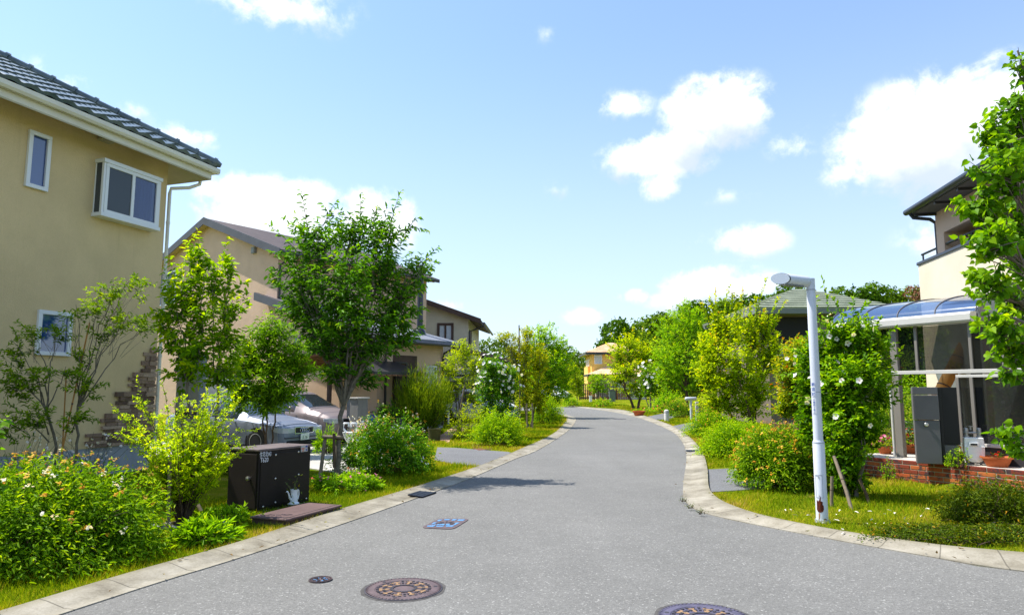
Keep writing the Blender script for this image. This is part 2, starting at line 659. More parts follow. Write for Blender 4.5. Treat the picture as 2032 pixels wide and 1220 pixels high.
# ---- ground
def ground_fn(t, p, o):
    co = objco(t)
    n = t.noise(co, .55, 6, .62)
    n2 = t.noise(co, 2.6, 5, .65)
    n3 = t.noise(co, 38, 3, .7)
    c = t.ramp(t.m('ADD', t.m('MULTIPLY', n, .6), t.m('MULTIPLY', n2, .4)),
               [(.3, (.07, .13, .004)), (.46, (.15, .21, .006)), (.56, (.27, .27, .014)), (.68, (.34, .25, .08))])
    c = t.mix(t.m('MULTIPLY', t.ss(n3, .35, .7), .6), c, (.030, .040, .008))
    t.set(p.inputs['Base Color'], c)
    t.set(p.inputs['Normal'], t.bump(t.m('ADD', n3, n2), .9, .05))


m_ground = principled('turf', (.1, .12, .03), 1.0, 0, 0, ground_fn)
gx = np.concatenate([[-1500, -500, -200, -90, -50, -35], np.arange(-26, 26.1, .5), [35, 50, 90, 200, 500, 1500]])
gy = np.concatenate([[-300, -80, -30, -10], np.arange(-2, 30, .5), np.arange(30, 100, 2.0), [110, 140, 200, 400, 900, 2200]])
XX, YY = np.meshgrid(gx, gy)
ZZ = H(XX, YY)
me = bpy.data.meshes.new('ground')
nx, ny = len(gx), len(gy)
me.from_pydata(np.stack([XX, YY, ZZ], -1).reshape(-1, 3).tolist(), [],
               [(j * nx + i, j * nx + i + 1, (j + 1) * nx + i + 1, (j + 1) * nx + i) for j in range(ny - 1) for i in range(nx - 1)])
me.shade_smooth()
props(link_mesh('ground', me, m_ground), 'grassy ground of the verges and garden lots', kind='structure')


# ---- road
def asphalt_fn(base, warm=1.0):
    def fn(t, p, o):
        co = objco(t)
        big = t.noise(co, .33, 5, .6)
        mid = t.noise(co, 2.2, 5, .65)
        mp = t.n('ShaderNodeMapping')
        mp.inputs['Scale'].default_value = (1.1, .09, 1)
        t.set(mp.inputs[0], co)
        band = t.noise(mp.outputs[0], 1.0, 4, .55)
        spot = t.noise(co, 1.5, 5, .7)
        vo = t.n('ShaderNodeTexVoronoi', feature='F1')
        vo.inputs['Scale'].default_value = 75
        t.set(vo.inputs['Vector'], co)
        sp = t.n('ShaderNodeSeparateColor')
        t.set(sp.inputs[0], vo.outputs['Color'])
        fine = t.noise(co, 130, 2, .6)
        wear = t.m('MULTIPLY', t.m('ADD', .90, t.m('MULTIPLY', band, .20)), t.ss(spot, .62, .78, 1.0, .80))
        b = t.m('MULTIPLY', wear, t.m('MULTIPLY', t.m('ADD', .76, t.m('MULTIPLY', big, .48)), t.m('ADD', .86, t.m('MULTIPLY', mid, .28))))
        b = t.m('MULTIPLY', b, t.m('ADD', .82, t.m('MULTIPLY', sp.outputs[0], .34)))
        b = t.m('ADD', b, t.m('MULTIPLY', t.ss(sp.outputs[1], .95, .98), .75))
        b = t.m('MULTIPLY', b, t.ss(fine, .25, .6, .72, 1.08))
        cx = t.n('ShaderNodeCombineXYZ')
        for i, k in enumerate(base):
            t.set(cx.inputs[i], t.m('MULTIPLY', b, k))
        t.set(p.inputs['Base Color'], cx.outputs[0])
        t.set(p.inputs['Normal'], t.bump(t.m('ADD', fine, vo.outputs['Distance']), .5, .006))
    return fn


m_asph = principled('asphalt', (.2, .2, .2), .9, 0, .25, asphalt_fn((.158, .154, .144)))
m_asph2 = principled('driveway_asphalt', (.17, .17, .18), .9, 0, .25, asphalt_fn((.145, .145, .148)))
poly = [(p.x, p.y) for p in L_in] + [(p.x, p.y) for p in reversed(R_in)]
poly += [(30, -30), (-10, -30)]
props(MB().slab(poly, -.02, .004).build('road', m_asph), 'grey asphalt road curving away to the left', kind='structure')


# ---- kerb
def kerb_fn(t, p, o):
    co = objco(t)
    uv = t.n('ShaderNodeUVMap', uv_map='along')
    sx = t.n('ShaderNodeSeparateXYZ')
    t.set(sx.inputs[0], uv.outputs[0])
    fr = t.m('FRACT', t.m('DIVIDE', sx.outputs[0], .6))
    joint = t.m('LESS_THAN', fr, .022)
    cell = t.m('FLOOR', t.m('DIVIDE', sx.outputs[0], .6))
    wn = t.n('ShaderNodeTexWhiteNoise', noise_dimensions='1D')
    t.set(wn.inputs['W'], cell)
    n = t.noise(co, 1.7, 6, .65)
    f = t.noise(co, 45, 4, .7)
    c = t.ramp(t.m('ADD', t.m('MULTIPLY', n, .75), t.m('MULTIPLY', f, .25)), [(.33, (.13, .112, .08)), (.47, (.25, .225, .175)), (.62, (.37, .34, .28))])
    c = t.mix(1.0, c, t.mix(wn.outputs[0], (.88, .87, .85), (1.06, 1.05, 1.03)), 'MULTIPLY')
    # silt lies along the grass side and in patches of the gutter
    edge = t.m('MULTIPLY', t.ss(t.m('ADD', sx.outputs[1], t.m('MULTIPLY', n, .5)), .95, 1.25), .5)
    c = t.mix(edge, c, (.17, .15, .09))
    st = t.noise(co, .9, 5, .7)
    c = t.mix(t.ss(st, .56, .72, 0, .55), c, (.13, .12, .095))
    c = t.mix(t.m('MULTIPLY', joint, .75), c, (.09, .08, .06))
    t.set(p.inputs['Base Color'], c)
    t.set(p.inputs['Normal'], t.bump(t.m('SUBTRACT', f, t.m('MULTIPLY', joint, 1.5)), .35, .01))


m_kerb = principled('kerb_concrete', (.45, .42, .36), .85, 0, .25, kerb_fn)


def kerb(A, B, label):
    n = 420
    a, ta = resample(A, n)
    bd, _ = resample(B, 4000)
    b = np.array([bd[np.argmin(((bd - q) ** 2).sum(1))] for q in a])
    b[1:-1] = (b[:-2] + b[1:-1] + b[2:]) / 3
    rows = []
    prof = [(-.004, -.03), (0.0, .014), (.30, .012), (.33, .016), (.78, .05), (1.0, .058), (1.012, -.03)]
    vs, uv = [], []
    for i in range(n):
        for f, z in prof:
            q = a[i] * (1 - f) + b[i] * f
            vs.append((q[0], q[1], z))
            uv.append((ta[i], f))
    k = len(prof)
    fs = [(i * k + j, i * k + j + 1, (i + 1) * k + j + 1, (i + 1) * k + j) for i in range(n - 1) for j in range(k - 1)]
    me = bpy.data.meshes.new('kerb')
    me.from_pydata(vs, [], fs)
    u = me.uv_layers.new(name='along')
    for lp in me.loops:
        u.data[lp.index].uv = uv[lp.vertex_index]
    bm = bmesh.new()
    bm.from_mesh(me)
    bmesh.ops.recalc_face_normals(bm, faces=bm.faces)
    bm.to_mesh(me)
    bm.free()
    me.shade_smooth()
    me.set_sharp_from_angle(angle=R(25))
    props(link_mesh('kerb', me, m_kerb), label, kind='structure')


kerb(L_in, L_out, 'pale concrete kerb gutter along the left verge')
kerb(R_in, R_out, 'pale concrete kerb gutter sweeping round the right verge')

# ---- driveways and paths: thin paved sheets laid on the lots
m_conc = worn('pale_concrete', (.42, .40, .36), .12, 1.5, .85, .2, 40)
m_pink = worn('pink_paving', (.50, .30, .20), .15, 4, .85, .2, 30)
m_stone = worn('terrace_stone', (.52, .47, .40), .14, 2.2, .8, .2, 30)


def paved(name, pts, z, mat, label, th=.06):
    props(MB().slab([tuple(p)[:2] for p in pts], z - th, z).build(name, mat), label, kind='structure')


paved('driveway', [G(*p) for p in [(868, 888), (905, 889), (1008, 897), (1020, 900), (985, 914), (952, 925), (900, 921), (862, 912)]], .012, m_asph2, 'short grey asphalt apron between the left verge bushes')
paved('driveway', [G(*p) for p in [(1404, 932), (1470, 929), (1530, 940), (1540, 968), (1470, 973), (1409, 977)]], .012, m_asph2, 'small grey asphalt apron beside the flowering bush on the right')
paved('driveway', [G(*p) for p in [(1332, 846), (1372, 838), (1410, 842), (1372, 856), (1352, 858)]], .012, m_asph2, 'grey asphalt apron behind the white bollard')
paved('driveway', [G(*p) for p in [(1272, 829), (1318, 820), (1350, 824), (1330, 832), (1290, 836)]], .012, m_asph2, 'pale asphalt apron by the red flower pot')
paved('path', [G(*p) for p in [(1205, 812.5), (1240, 805.5), (1256, 805.5), (1232, 813)]], .012, m_asph2, 'pale path crossing the far grass bank')
paved('path', [G(*p) for p in [(862, 872), (900, 846), (960, 830), (985, 832), (905, 860), (890, 878)]], .014, m_pink, 'salmon brick path leading past the broom shrub')
paved('parking_slab', [(-3.2, 13.9), (-2.55, 16.4), (-3.1, 20.8), (-4.4, 22.6), (-12.5, 22.6), (-12.5, 18.4), (-6.5, 17.0)], .02, m_conc, 'pale concrete parking slab under the two silver cars', .08)


paved('garden_soil', [G(*p) for p in [(936, 884), (950, 879), (972, 884), (978, 892), (950, 894), (938, 890)]], .016, worn('mulch', (.15, .06, .035), .3, 14, .95, .5), 'reddish mulch patch beside the left grey apron')


# ---- grass blades (nobody could count them)
def in_poly(x, y, P):
    ins = np.zeros(len(x), bool)
    n = len(P)
    for i in range(n):
        x1, y1 = P[i]
        x2, y2 = P[(i + 1) % n]
        c = ((y1 > y) != (y2 > y)) & (x < (x2 - x1) * (y - y1) / (y2 - y1 + 1e-12) + x1)
        ins ^= c
    return ins


def kx(P, y):
    d = np.array([[p.x, p.y] for p in P])
    return np.interp(y, d[:, 1], d[:, 0])


g_rng = np.random.default_rng(3)
EXC = [[tuple(G(*p))[:2] for p in [(862, 885), (905, 888), (1008, 896), (1026, 900), (985, 916), (955, 928), (900, 922), (856, 912)]],
       [tuple(G(*p))[:2] for p in [(1400, 929), (1470, 927), (1545, 938), (1550, 970), (1470, 975), (1406, 980)]],
       [(-3.1, 13.8), (-2.45, 16.4), (-3.0, 21), (-4.4, 22.8), (-12.5, 22.8), (-12.5, 18.3), (-6.5, 16.9)],
       [tuple(G(*p))[:2] for p in [(1332, 846), (1372, 838), (1410, 842), (1372, 856), (1352, 858)]],
       [tuple(G(*p))[:2] for p in [(1272, 829), (1318, 820), (1350, 824), (1330, 832), (1290, 836)]],
       [tuple(G(*p))[:2] for p in [(862, 872), (900, 846), (960, 830), (985, 832), (905, 860), (890, 878)]]]


def grass(n, side):
    u = g_rng.random(n)
    y0, y1 = (4.2, 62) if side < 0 else (5.4, 75)
    y = y0 * (y1 / y0) ** u                       # density falls with distance
    if side < 0:
        e = kx(L_out, y)
        wd = np.where(y < 16, 2.6, np.where(y < 25, 4.2, 6))
        x = e - g_rng.random(n) ** 1.25 * wd + g_rng.normal(size=n) * .02
    else:
        d = np.array([[p.x, p.y] for p in R_out])
        keep = d[:, 1] > 8.2
        e = np.where(y > 8.2, np.interp(y, d[keep, 1], d[keep, 0]), np.interp(np.minimum(y, 8.2), d[::-1][~keep[::-1], 1][::-1] * 0 + np.sort(d[~keep, 1]), d[~keep, 0][np.argsort(d[~keep, 1])]))
        wd = np.where(y < 10, 7, np.where(y < 16, 5.2, 6))
        x = e + g_rng.random(n) ** 1.2 * wd + g_rng.normal(size=n) * .02
    ok = np.ones(n, bool)
    for P in EXC:
        ok &= ~in_poly(x, y, P)
    dd = (x - BR0.x) * BRN.x + (y - BR0.y) * BRN.y
    ok &= ~((dd < .12) & (y < 17) & (x > 6.5) & (dd > -1.6))
    x, y = x[ok], y[ok]
    return x, y


def patch(x, y):
    return (np.sin(x * 1.7 + 1.3 * np.sin(y * .9)) + np.sin(y * 1.35 + x * .6 + 2) + .7 * np.sin(x * 4.1 - y * 3.3)) / 2.7


gxs, gys, ged = [], [], []
for side, n in ((-1, 120000), (1, 150000)):
    a, b = grass(n, side)
    ln_ = np.array([[p.x, p.y] for p in (L_out if side < 0 else R_out)])[::2]
    ged.append(np.min(np.hypot(a[:, None] - ln_[None, :, 0], b[:, None] - ln_[None, :, 1]), axis=1))
    gxs.append(a)
    gys.append(b)
x, y = np.concatenate(gxs), np.concatenate(gys)
n = len(x)
pt = patch(x, y)
tall = np.clip(.5 + .5 * np.sin(x * 2.3 + y * 1.1) * np.sin(y * 2.9 - x), 0, 1)
hgt = (.035 + .075 * g_rng.random(n) * (.35 + .9 * tall)) * np.clip(1 + y * .012, 1, 1.6)
P = np.stack([x, y, H(x, y) - .004], 1)
lean = g_rng.normal(size=(n, 2)) * .55
D = np.stack([lean[:, 0], lean[:, 1], np.ones(n)], 1)
U = np.concatenate([g_rng.normal(size=(n, 2)), np.full((n, 1), .2)], 1)
edge_ = np.concatenate(ged)
tint = np.clip(.36 + .28 * smooth(.45, .12, edge_) - .40 * pt + g_rng.normal(size=n) * .20, 0.02, .98)
m_grass = leafmat('grass_blades', [(0, (.08, .17, .003)), (.35, (.22, .33, .005)), (.62, (.44, .44, .010)), (.82, (.52, .40, .05)), (1, (.56, .38, .14))], .38, .8, .05)
gr = leaf_mesh('grass', P, D, U, hgt, np.clip(.0045 * y / 7, .0045, .035), tint, m_grass, None, 'blade')
props(gr, 'short summer grass, part green and part dry, on both verges', 'grass', kind='stuff')

# fallen petals and scraps on the right verge
pr = np.random.default_rng(5)
n = 46
x = pr.uniform(3.7, 6.6, n)
y = pr.uniform(8.0, 9.8, n)
P = np.stack([x, y, np.full(n, .055)], 1)
D = np.concatenate([pr.normal(size=(n, 2)), pr.normal(size=(n, 1)) * .25], 1)
pet = leaf_mesh('petal_litter', P, D, np.tile([0, 0, 1.0], (n, 1)) + pr.normal(size=(n, 3)) * .2, pr.uniform(.05, .09, n), pr.uniform(.018, .03, n), np.full(n, .5),
                principled('fallen_petal', (.82, .76, .70), .7), None, 'leaf')
props(pet, 'white fallen petals scattered on the grass round the lamp post', 'petals', kind='stuff')

# dry leaves blown into both gutters
n = 260
P_, side_ = [], []
for ln_, oth in ((L_in, L_out), (R_in, R_out)):
    a_, _ = resample(ln_, 900)
    a_ = a_[(a_[:, 1] > 4.5) & (a_[:, 1] < 34)]
    o_, _ = resample(oth, 4000)
    q_ = a_[pr.integers(0, len(a_), n // 2)]
    o2 = np.array([o_[np.argmin(((o_ - t_) ** 2).sum(1))] for t_ in q_])
    f_ = np.clip(np.where(pr.random(len(q_)) < .5, pr.normal(size=len(q_)) * .12, 1 + pr.normal(size=len(q_)) * .14), -.5, 1.2)[:, None]
    P_.append(q_ * (1 - f_) + o2 * f_)
P_ = np.concatenate(P_)
P = np.concatenate([P_, np.full((len(P_), 1), .062)], 1)
lit = leaf_mesh('leaf_litter', P, np.concatenate([pr.normal(size=(len(P), 2)), pr.normal(size=(len(P), 1)) * .15], 1), np.tile([0, 0, 1.0], (len(P), 1)) + pr.normal(size=(len(P), 3)) * .2,
                pr.uniform(.025, .06, len(P)), pr.uniform(.014, .03, len(P)), pr.random(len(P)), leafmat('dry_leaf', [(0, (.10, .055, .02)), (.5, (.24, .15, .05)), (1, (.22, .22, .03))], .1, .8, .1), None, 'leaf')
props(lit, 'dry brown leaves and bits blown along both kerb gutters', 'litter', kind='stuff')
# ================================================================== BUILDINGS
def plaster(name, col, st=.10):
    return worn(name, col, .06, 1.2, .92, .75, 48, .12, 0, st)


m_tan = plaster('tan_render', (.66, .505, .275), .22)
m_tan2 = plaster('beige_render', (.63, .44, .32))
m_cream = plaster('cream_render', (.62, .55, .42))
m_cream2 = plaster('pale_cream_render', (.66, .57, .43))
m_yellow = plaster('yellow_render', (.80, .50, .14))
m_found = worn('foundation_concrete', (.30, .32, .36), .1, 2, .85, .2)
m_white = principled('white_aluminium', (.72, .73, .74), .35, 0, .5)
m_ivory = worn('ivory_trim', (.70, .66, .55), .05, 2, .5, .05)
m_soffit = worn('soffit_board', (.46, .42, .30), .05, 2, .8, .05)
m_dark = principled('dark_bronze', (.035, .033, .035), .4, 0, .5)
m_brown = worn('dark_brown_timber', (.085, .05, .038), .2, 3, .7, .2)
m_grayb = worn('grey_bargeboard', (.10, .10, .115), .1, 2, .6, .05)
m_navy = principled('navy_gutter', (.02, .024, .034), .3, 0, .5)
m_slate = worn('slate_roofing', (.16, .17, .20), .18, 1.5, .7, .3, 25)
m_brownroof = worn('brown_roofing', (.075, .055, .052), .2, 2, .75, .3, 25)
m_interior = principled('dark_interior', (.010, .010, .011), .8)  # near-black: painted shade in rooms and openings, also plain black parts
m_curt = worn('net_curtain', (.55, .58, .62), .1, 12, .9, .1)


def pane_fn(t, p, o):
    n = t.noise(objco(t), .9, 2, .5)
    t.set(p.inputs['Normal'], t.bump(n, .12, .05))


m_pane = principled('window_glass', (.016, .05, .18), .03, 0, 1.0, pane_fn, coat=1.0)  # base colour carries the blue of the reflected sky
def see_through(name, col, tint_, fac):
    m = bpy.data.materials.new(name)
    m.use_nodes = True
    m.node_tree.nodes.clear()
    t = NT(m.node_tree)
    tr = t.n('ShaderNodeBsdfTransparent')
    tr.inputs[0].default_value = (*col, 1)
    p = t.n('ShaderNodeBsdfPrincipled')
    p.inputs['Base Color'].default_value = (*tint_, 1)
    p.inputs['Roughness'].default_value = .03
    p.inputs['Specular IOR Level'].default_value = 1.0
    p.inputs['Coat Weight'].default_value = 1.0
    t.set(p.inputs['Normal'], t.bump(t.noise(objco(t), .9, 2, .5), .12, .05))
    mx = t.n('ShaderNodeMixShader')
    mx.inputs[0].default_value = fac
    m.node_tree.links.new(tr.outputs[0], mx.inputs[1])
    m.node_tree.links.new(p.outputs[0], mx.inputs[2])
    o = t.n('ShaderNodeOutputMaterial')
    m.node_tree.links.new(mx.outputs[0], o.inputs[0])
    MATS[name] = m
    return m


m_seeth = see_through('sky_tinted_glass', (.55, .70, .95), (.012, .04, .15), .6)  # blue of the mirrored sky mixed into the glass colour
m_pane2 = principled('screened_glass', (.05, .062, .075), .25, 0, .4, pane_fn)


class Face:
    """a wall plane: origin on the ground, U along it, N outward"""

    def __init__(s, O, U):
        s.O = Vector((O[0], O[1], O[2] if len(O) > 2 else 0))
        s.U = Vector((U[0], U[1], 0)).normalized()
        s.N = Vector((s.U.y, -s.U.x, 0))

    def hit(s, px, py):
        d = ray(px, py)
        C = Vector((0, 0, CAMZ))
        k = (s.O - C).dot(s.N) / d.dot(s.N)
        q = C + d * k - s.O
        return q.dot(s.U), q.z

    def p(s, u, z, n=0):
        return s.O + s.U * u + UP * z + s.N * n

    def box(s, mb, u0, u1, z0, z1, n0, n1, m=0):
        mb.obox(s.O, s.U, UP, s.N, u0, u1, z0, z1, n0, n1, m)
        return mb


def window(parent, F, u0, u1, z0, z1, frame=m_white, split=None, fw=.06, n=.05, name='window', glass=m_pane, glass2=None, curtain=None):
    """frame proud of the wall, one pane object per sash, set back inside it"""
    mb = MB()
    F.box(mb, u0, u1, z0, z0 + fw, .001, n)
    F.box(mb, u0, u1, z1 - fw, z1, .001, n)
    F.box(mb, u0, u0 + fw, z0 + fw, z1 - fw, .001, n)
    F.box(mb, u1 - fw, u1, z0 + fw, z1 - fw, .001, n)
    cuts = [u0 + fw, u1 - fw]
    if split:
        c = u0 + (u1 - u0) * split
        F.box(mb, c - fw * .4, c + fw * .4, z0 + fw, z1 - fw, .001, n - .008)
        cuts = [u0 + fw, c, u1 - fw]
    o = mb.build(name, frame, parent, bevel=.006)
    for i in range(len(cuts) - 1):
        g = MB()
        F.box(g, cuts[i] + .001, cuts[i + 1] - .001, z0 + fw, z1 - fw, .003, .016)
        g.build('pane', glass if (i == 0 or glass2 is None) else glass2, o)
    return o


# ------------------------------------------------------------------ tan house on the left
U1 = Vector((.319, .948, 0)).normalized()
C1 = Vector((-7.80, 15.0, 0))
F1 = Face(C1, U1)                       # runs away from the viewer, u=0 at the far corner
h1 = thing('house', 'tan rendered house with blue grey tiled roof and white windows at left edge', 'house', C1)
N1 = F1.N
ZS = 6.52                               # underside of the eave's outer edge
ZW = 6.88                               # wall head, where the raking soffit meets it
bw = MB()
F1.box(bw, -11, 0, .55, ZW + .02, -8.5, 0)
bw.build('wall', m_tan, h1)
F1.box(MB(), -10.99, -.01, -.1, .55, -8.49, -.012).build('foundation', m_found, h1)
OH = .64
# soffit, fascia, gutter
sf = MB()
sf.add([F1.p(-11.7, ZW, -.02), F1.p(.02, ZW, -.02), F1.p(OH, ZS, OH), F1.p(-11.7, ZS, OH), F1.p(.02, ZW, -9.2), F1.p(OH, ZS, -9.2),
        F1.p(-11.7, ZW + .03, -.02), F1.p(.02, ZW + .03, -.02), F1.p(OH, ZS + .03, OH), F1.p(-11.7, ZS + .03, OH), F1.p(.02, ZW + .03, -9.2), F1.p(OH, ZS + .03, -9.2)],
       [(0, 1, 2, 3), (1, 4, 5, 2), (6, 7, 8, 9), (7, 10, 11, 8), (0, 6, 9, 3), (4, 10, 11, 5), (2, 8, 9, 3), (5, 11, 8, 2)])
sf.build('soffit', m_soffit, h1)
fa = MB()
F1.box(fa, -11.7, OH + .001, ZS + .03, ZS + .22, OH - .03, OH + .002)
F1.box(fa, OH - .03, OH, ZS + .03, ZS + .22, -9.2, OH - .03)
fa.build('fascia', m_ivory, h1)
gt = MB()
prof = [(0, 0), (.02, -.10), (.10, -.105), (.13, -.06), (.13, .02), (.115, .02), (.115, -.04), (.09, -.085), (.03, -.085), (.012, 0)]
gz = ZS + .26
gt.prism([F1.p(-11.7, gz + z, OH + .003 + n) for n, z in prof], F1.U * (11.7 + OH + .13))
gt.prism([F1.p(OH + .003 + n, gz + z, OH + .12) for n, z in prof], -F1.N * 9)
gt.build('gutter', m_ivory, h1, smooth=30)
# downpipe at the far corner, with its swan neck
dp = MB()
dp.tube([F1.p(OH + .05, ZS + .17, OH - .35), F1.p(OH + .03, ZS - .06, OH - .36), F1.p(OH - .25, ZS - .22, .25), F1.p(.09, ZS - .30, .03), F1.p(.07, ZS - .42, .02), F1.p(.07, .2, .02)], .038, 10)
for z in (5.4, 3.9, 2.4, 1.0):
    dp.tube([F1.p(.07, z, .02), F1.p(.07, z + .05, .02)], .046, 10)
dp.build('downpipe', m_ivory, h1, smooth=40)

# roof of wavy clay tiles: real corrugation in both directions
PIT = .57


def tile_plane(O, Ud, In, length, rise_fn, slope, pu=.34, pq=.33, amp=.036, lip=.03, nper=8):
    """rows of pantiles on one hip face; rise_fn(u) gives how far up the row runs before the hip"""
    Ud, In = Vector(Ud), Vector(In)
    sl = math.sqrt(1 + slope * slope)
    up = (In + UP * slope) / sl
    nm = Ud.cross(up)
    if nm.z < 0:
        nm = -nm
    vs, fs = [], []
    nu = int(length / pu * nper)
    us = [length * i / nu for i in range(nu + 1)]
    for a, b in zip(us[:-1], us[1:]):
        qa, qb = rise_fn(a) * sl, rise_fn(b) * sl
        rows = int(max(qa, qb) / pq) + 1
        for r in range(rows):
            base = len(vs)
            for (u, qm) in ((a, qa), (b, qb)):
                ph = 2 * math.pi * u / pu
                w_ = amp * (abs(math.sin(ph / 2)) ** .7 * 1.6 - .6)
                for q, l in ((r * pq - .02, lip), ((r + 1) * pq, 0)):
                    q = min(q, qm)
                    vs.append(Vector(O) + Ud * u + up * q + nm * (w_ + l + .05))
            fs.append((base, base + 2, base + 3, base + 1))
            # the lip's own front
            for (u, qm) in ((a, qa), (b, qb)):
                ph = 2 * math.pi * u / pu
                w_ = amp * (abs(math.sin(ph / 2)) ** .7 * 1.6 - .6)
                vs.append(Vector(O) + Ud * u + up * min(r * pq - .02, qm) + nm * (w_ + .005))
            fs.append((base, base + 2, base + 5, base + 4))
    return vs, fs


def tile_fn(t, p, o):
    co = objco(t)
    n = t.noise(co, 3.0, 4, .6)
    n2 = t.noise(co, 20, 3, .6)
    c = t.mix(t.ss(n, .3, .7), (.045, .072, .085), (.11, .145, .16))
    c = t.mix(t.m('MULTIPLY', t.ss(n2, .5, .7), .3), c, (.11, .13, .13))
    t.set(p.inputs['Base Color'], c)


m_tile = principled('blue_grey_tile', (.05, .08, .085), .30, 0, .7, tile_fn)
rf = MB()
zr = ZS + .30
LEN = 11.7 + OH + .06
half = (9.2 + OH) / 2
# eave runs from the near end u=-11.7 to the hip corner u=OH
rise = lambda u: min(half, max(0.0, LEN - u))
vs, fs = tile_plane(F1.p(-11.7, zr, OH + .06), F1.U, -F1.N, LEN, rise, PIT)
rf.add(vs, fs)
vs, fs = tile_plane(F1.p(OH + .06, zr, -9.2), F1.N, -F1.U, 9.2 + OH + .06, lambda u: min(u, max(0.0, 9.2 + OH + .06 - u)), PIT)
rf.add(vs, fs)
# underlying deck so that nothing shows through
E0 = F1.p(OH + .06, zr + .015, OH + .06)
apex = F1.p(OH + .06 - half, zr + .015 + half * PIT, OH + .06 - half)
rf.add([F1.p(-11.7, zr + .015, OH + .06), E0, apex, F1.p(-11.7, zr + .015 + half * PIT, OH + .06 - half), F1.p(OH + .06, zr + .015, -9.2)],
       [(0, 1, 2, 3), (1, 4, 2)])
roof1 = rf.build('roof', m_tile, h1, smooth=50)
# round ridge tiles along the hip, each with a collar
rd = MB()
hd = (apex - E0)
nt_ = int(hd.length / .42)
for i in range(nt_):
    a, b = E0 + hd * (i / nt_) + UP * .10, E0 + hd * ((i + 1) / nt_) + UP * .10
    rd.tube([a, b], [.095, .085], 12)
    rd.tube([a + (b - a) * .0, a + (b - a) * .16], [.118, .118], 12)
a = E0 + UP * .1
rd.tube([a - hd.normalized() * .12, a], [.05, .1], 12)
rd.build('ridge_tiles', m_tile, roof1, smooth=40)

# windows of the tan house, placed where they stand on its wall
u0, z1 = F1.hit(56, 257)
u1, _ = F1.hit(98, 300)
_, z0 = F1.hit(56, 372)
window(h1, F1, u0, u1, z0, z1, split=None, fw=.075, n=.06)
# projecting bay with a sliding sash
u0, zt = F1.hit(190, 321)
_, zb = F1.hit(190, 427)
u1 = F1.hit(312, 370)[0] - .12
dep = .24
bay = MB()
F1.box(bay, u0 - .02, u1 + .02, zb - .05, zb + .03, .001, dep + .03)
F1.box(bay, u0 - .02, u1 + .02, zt - .03, zt + .05, .001, dep + .03)
for q in (u0, u1 - .05):
    F1.box(bay, q, q + .05, zb + .03, zt - .03, dep - .06, dep)
    F1.box(bay, q, q + .05, zb + .03, zt - .03, .001, .04)
b_o = bay.build('bay_window', m_white, h1, bevel=.006)
F1.box(MB(), u0 + .004, u0 + .02, zb + .03, zt - .03, .04, dep - .06).build('pane', m_pane2, b_o)
FB = Face(F1.p(0, 0, dep), U1)
window_front = MB()
fw = .07
for (a, b, c, d) in ((u0 + .05, u1 - .05, zb + .03, zb + .03 + fw), (u0 + .05, u1 - .05, zt - .03 - fw, zt - .03),
                     (u0 + .05, u0 + .05 + fw, zb + .1, zt - .1), (u1 - .05 - fw, u1 - .05, zb + .1, zt - .1),
                     ((u0 + u1) / 2 - .035, (u0 + u1) / 2 + .035, zb + .1, zt - .1)):
    F1.box(window_front, a, b, c, d, dep - .05, dep + .012)
window_front.build('sash', m_white, b_o, bevel=.005)
mid = (u0 + u1) / 2
F1.box(MB(), u0 + .03, u1 - .03, zb + .04, zt - .04, .004, .03).build('room', m_interior, b_o)  # near-black sheet on the wall standing in for the unlit interior
F1.box(MB(), u0 + .05 + fw, mid - .035, zb + .1, zt - .1, dep - .03, dep - .012).build('pane', m_pane2, b_o)
F1.box(MB(), mid + .035, u1 - .05 - fw, zb + .1, zt - .1, dep - .034, dep - .02).build('pane', m_seeth, b_o)
cu = MB()
for k in range(7):
    ua = u1 - .05 - fw - .03 - k * .042
    F1.box(cu, ua - .036, ua, zb + .06, zt - .06, dep - .12 - .012 * (k % 2), dep - .10 - .012 * (k % 2))
cu.build('curtain', m_curt, b_o)
u0, z1 = F1.hit(74, 614)
u1, _ = F1.hit(139, 660)
_, z0 = F1.hit(72, 704)
window(h1, F1, u0, u1, z0, z1, fw=.075, n=.06)
# vent hood under the eave
u0, z1 = F1.hit(194, 262)
u1, z0 = F1.hit(215, 285)
vh = MB()
F1.box(vh, u0, u1, z0, ZW - .12, .001, .13)
F1.box(vh, u0 - .01, u1 + .01, z0 - .02, z0 + .02, .001, .15)
vh.build('vent_hood', m_soffit, h1, bevel=.008)


def stone_fn(t, p, o):
    a = t.n('ShaderNodeAttribute', attribute_name='tint')
    n = t.noise(objco(t), 22, 5, .7)
    c = t.ramp(a.outputs['Fac'], [(0, (.13, .085, .06)), (.4, (.25, .165, .115)), (.75, (.36, .25, .175)), (1, (.44, .32, .235))])
    c = t.mix(t.m('MULTIPLY', t.ss(n, .4, .7), .35), c, (.10, .07, .055))
    t.set(p.inputs['Base Color'], c)
    t.set(p.inputs['Normal'], t.bump(n, .6, .02))


m_stone_v = principled('ledge_stone', (.2, .15, .12), .9, 0, .2, stone_fn)
# stepped facing of thin ledge stones at the house corner
sv = MB()
tints = []
rs = random.Random(4)
z = .56
row = 0
while z < 2.55:
    hh = rs.uniform(.06, .105)
    width = 1.72 - (z - .5) * .74
    width = max(.2, math.floor(width / .3) * .3 + (.1 if row % 2 else 0))
    u = -.01
    while u > -width:
        ln = rs.uniform(.14, .42)
        ua = max(u - ln, -width)
        if u - ua > .04:
            F1.box(sv, ua, u - .007, z, z + hh - .008, .002, rs.choice((.03, .042, .055, .07)))
            tints += [rs.random()] * 8
        u = ua
    z += hh
    row += 1
so = sv.build('stone_facing', m_stone_v, h1, bevel=0)
at_ = so.data.attributes.new('tint', 'FLOAT', 'POINT')
at_.data.foreach_set('value', tints)

